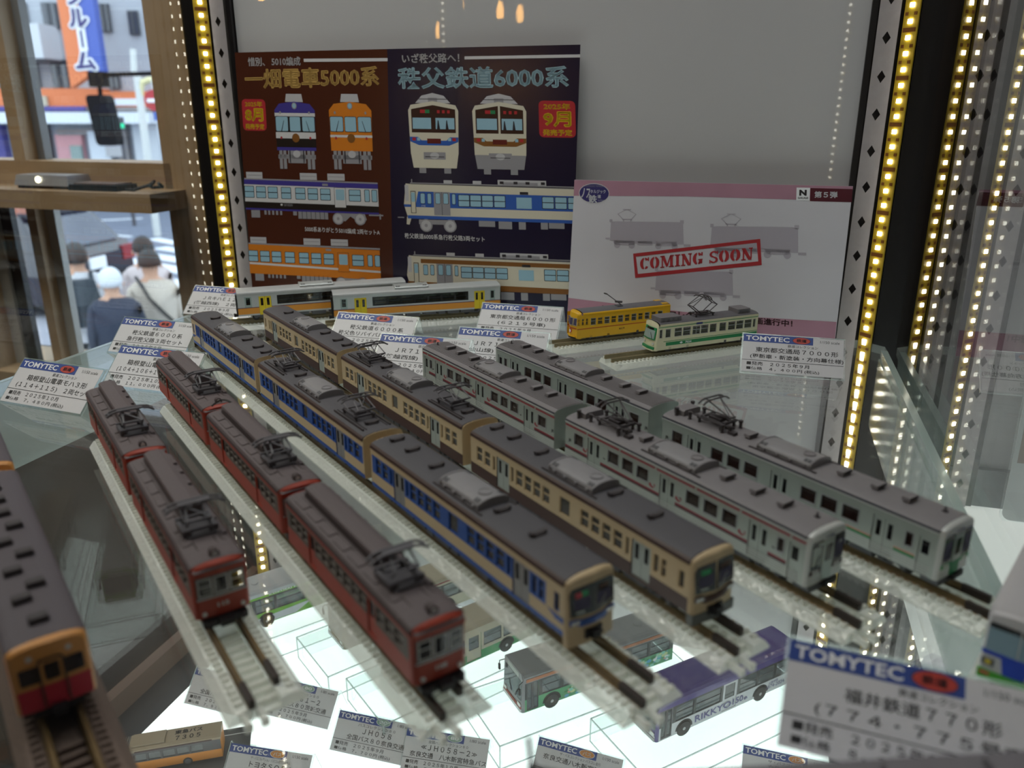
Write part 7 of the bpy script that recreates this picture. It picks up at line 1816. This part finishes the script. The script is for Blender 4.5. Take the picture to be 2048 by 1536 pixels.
# strap bag and backpack
t = thing('shoulder_bag', 'small dark bag on a strap across a beige back', 'bag', tc.location, away)
b = MB(); ring_ = [(-.166 + .010 * abs(q), .20 - .40 * (q + 2) / 4 * 1.0, 1.43 - .50 * (q + 2) / 4) for q in (-2, -1, 0, 1, 2)]
ring_ = [(.0, .13, 1.475), (-.11, .10, 1.42), (-.178, .05, 1.30), (-.168, -.06, 1.15), (-.12, -.16, 1.02), (-.02, -.225, .95)]
b.path(ring_, .014, M_DK, 6); b.build('strap', t, 1.0); b = MB(); b.box(-.06, .10, -.29, -.225, .82, .98, M_DK, taper=.01); b.build('bag_body', t, 1.0)
t = thing('backpack', 'dark backpack worn over a white shirt', 'backpack', ta.location, away)
b = MB(); b.loft([[(-.15, -.14, .98), (-.15, .14, .98), (-.28, .14, .98), (-.28, -.14, .98)], [(-.16, -.16, 1.2), (-.16, .16, 1.2), (-.33, .16, 1.2), (-.33, -.16, 1.2)], [(-.16, -.12, 1.42), (-.16, .12, 1.42), (-.26, .12, 1.42), (-.26, -.12, 1.42)]], M_PACK); b.build('pack_body', t, 1.0)
b = MB()
for s in (-1, 1): b.path([(-.16, s * .10, 1.40), (-.06, s * .10, 1.455), (.08, s * .11, 1.40), (.155, s * .12, 1.25), (.06, s * .18, 1.05), (-.15, s * .13, 1.0)], .02, M_PACK, 6)
b.build('shoulder_strap', t, 1.0)

# ================================================================== projector and dark tray on the window transom
zt_ = .0558
t = thing('projector', 'silver projector with a lit lens on the window ledge', 'projector', AB(-.984, .955, zt_), -TH)
b = MB(); b.box(-.046, .050, -.018, .028, .004, .0185, mat('projector_silver', '#a7a8ad', .35, .3), taper=.003); b.build('case', t, 1.0)
b = MB(); b.box(-.042, .046, -.016, .026, 0, .004, M_DWOOD); b.build('base', t, 1.0)
b = MB(); b.lathe([(.0042, 0), (.0042, -.002), (.001, -.002)], (-.002, -.0165, .0125), emit('lens_light', '#fff2d0', 5.0), 12, 'y'); b.build('lens', t, 1.0)
t = thing('dark_tray', 'flat dark box lying beside the projector on the ledge', 'box', AB(-.876, .95, zt_), -TH)
b = MB(); b.box(-.052, .030, -.02, .022, 0, .008, M_BLK, taper=.001); b.box(-.046, .024, -.015, .018, .008, .0095, mat('tray_rim', '#5a3c28', .5)); b.build('tray_body', t, 1.0)
t = thing('cable_knot', 'small knot of dark cable at the right end of the ledge', 'cable', AB(-.795, .945, zt_ + .0022), -TH)
b = MB(); b.path([(-.05, .0, .0), (-.03, -.006, .0), (-.012, .004, .006), (.004, -.004, .012), (.0, -.009, .006), (-.006, .002, .003), (.009, .005, .004), (.010, -.004, .010)], .0022, M_DK, 6); b.build('cable', t, 1.0)

# ================================================================== lamps of the shop: bulbs behind the viewer, seen only as reflections
M_BULB = emit('warm_bulb', '#ffb861', BULB_POWER)
for i, (x, y, z) in enumerate(((-1.367, -1.323, .485), (-1.306, -1.355, .473), (-1.543, -1.203, .421), (-1.492, -1.26, .513))):
    t = thing('pendant_lamp', ('warm pendant bulb mirrored left of the middle pair', 'warm pendant bulb mirrored right beside its twin', 'warm pendant bulb mirrored beside the column of light dots', 'warm pendant bulb mirrored at the top edge of the white panel')[(1, 0, 2, 3)[i] if False else i], 'lamp', (x, y, z), 0, 'warm pendant bulbs behind the viewer')
    b = MB(); b.lathe([(.002, -.022), (.010, -.016), (.013, 0), (.010, .020), (.006, .034)], (0, 0, 0), M_BULB, 12); b.build('bulb', t, 1.0)
    b = MB(); b.lathe([(.011, .034), (.012, .06), (.004, .066)], (0, 0, 0), M_BLK, 10); b.tube((0, 0, .06), (0, 0, RZ1 - z), .003, M_BLK); b.build('cord', t, 1.0)
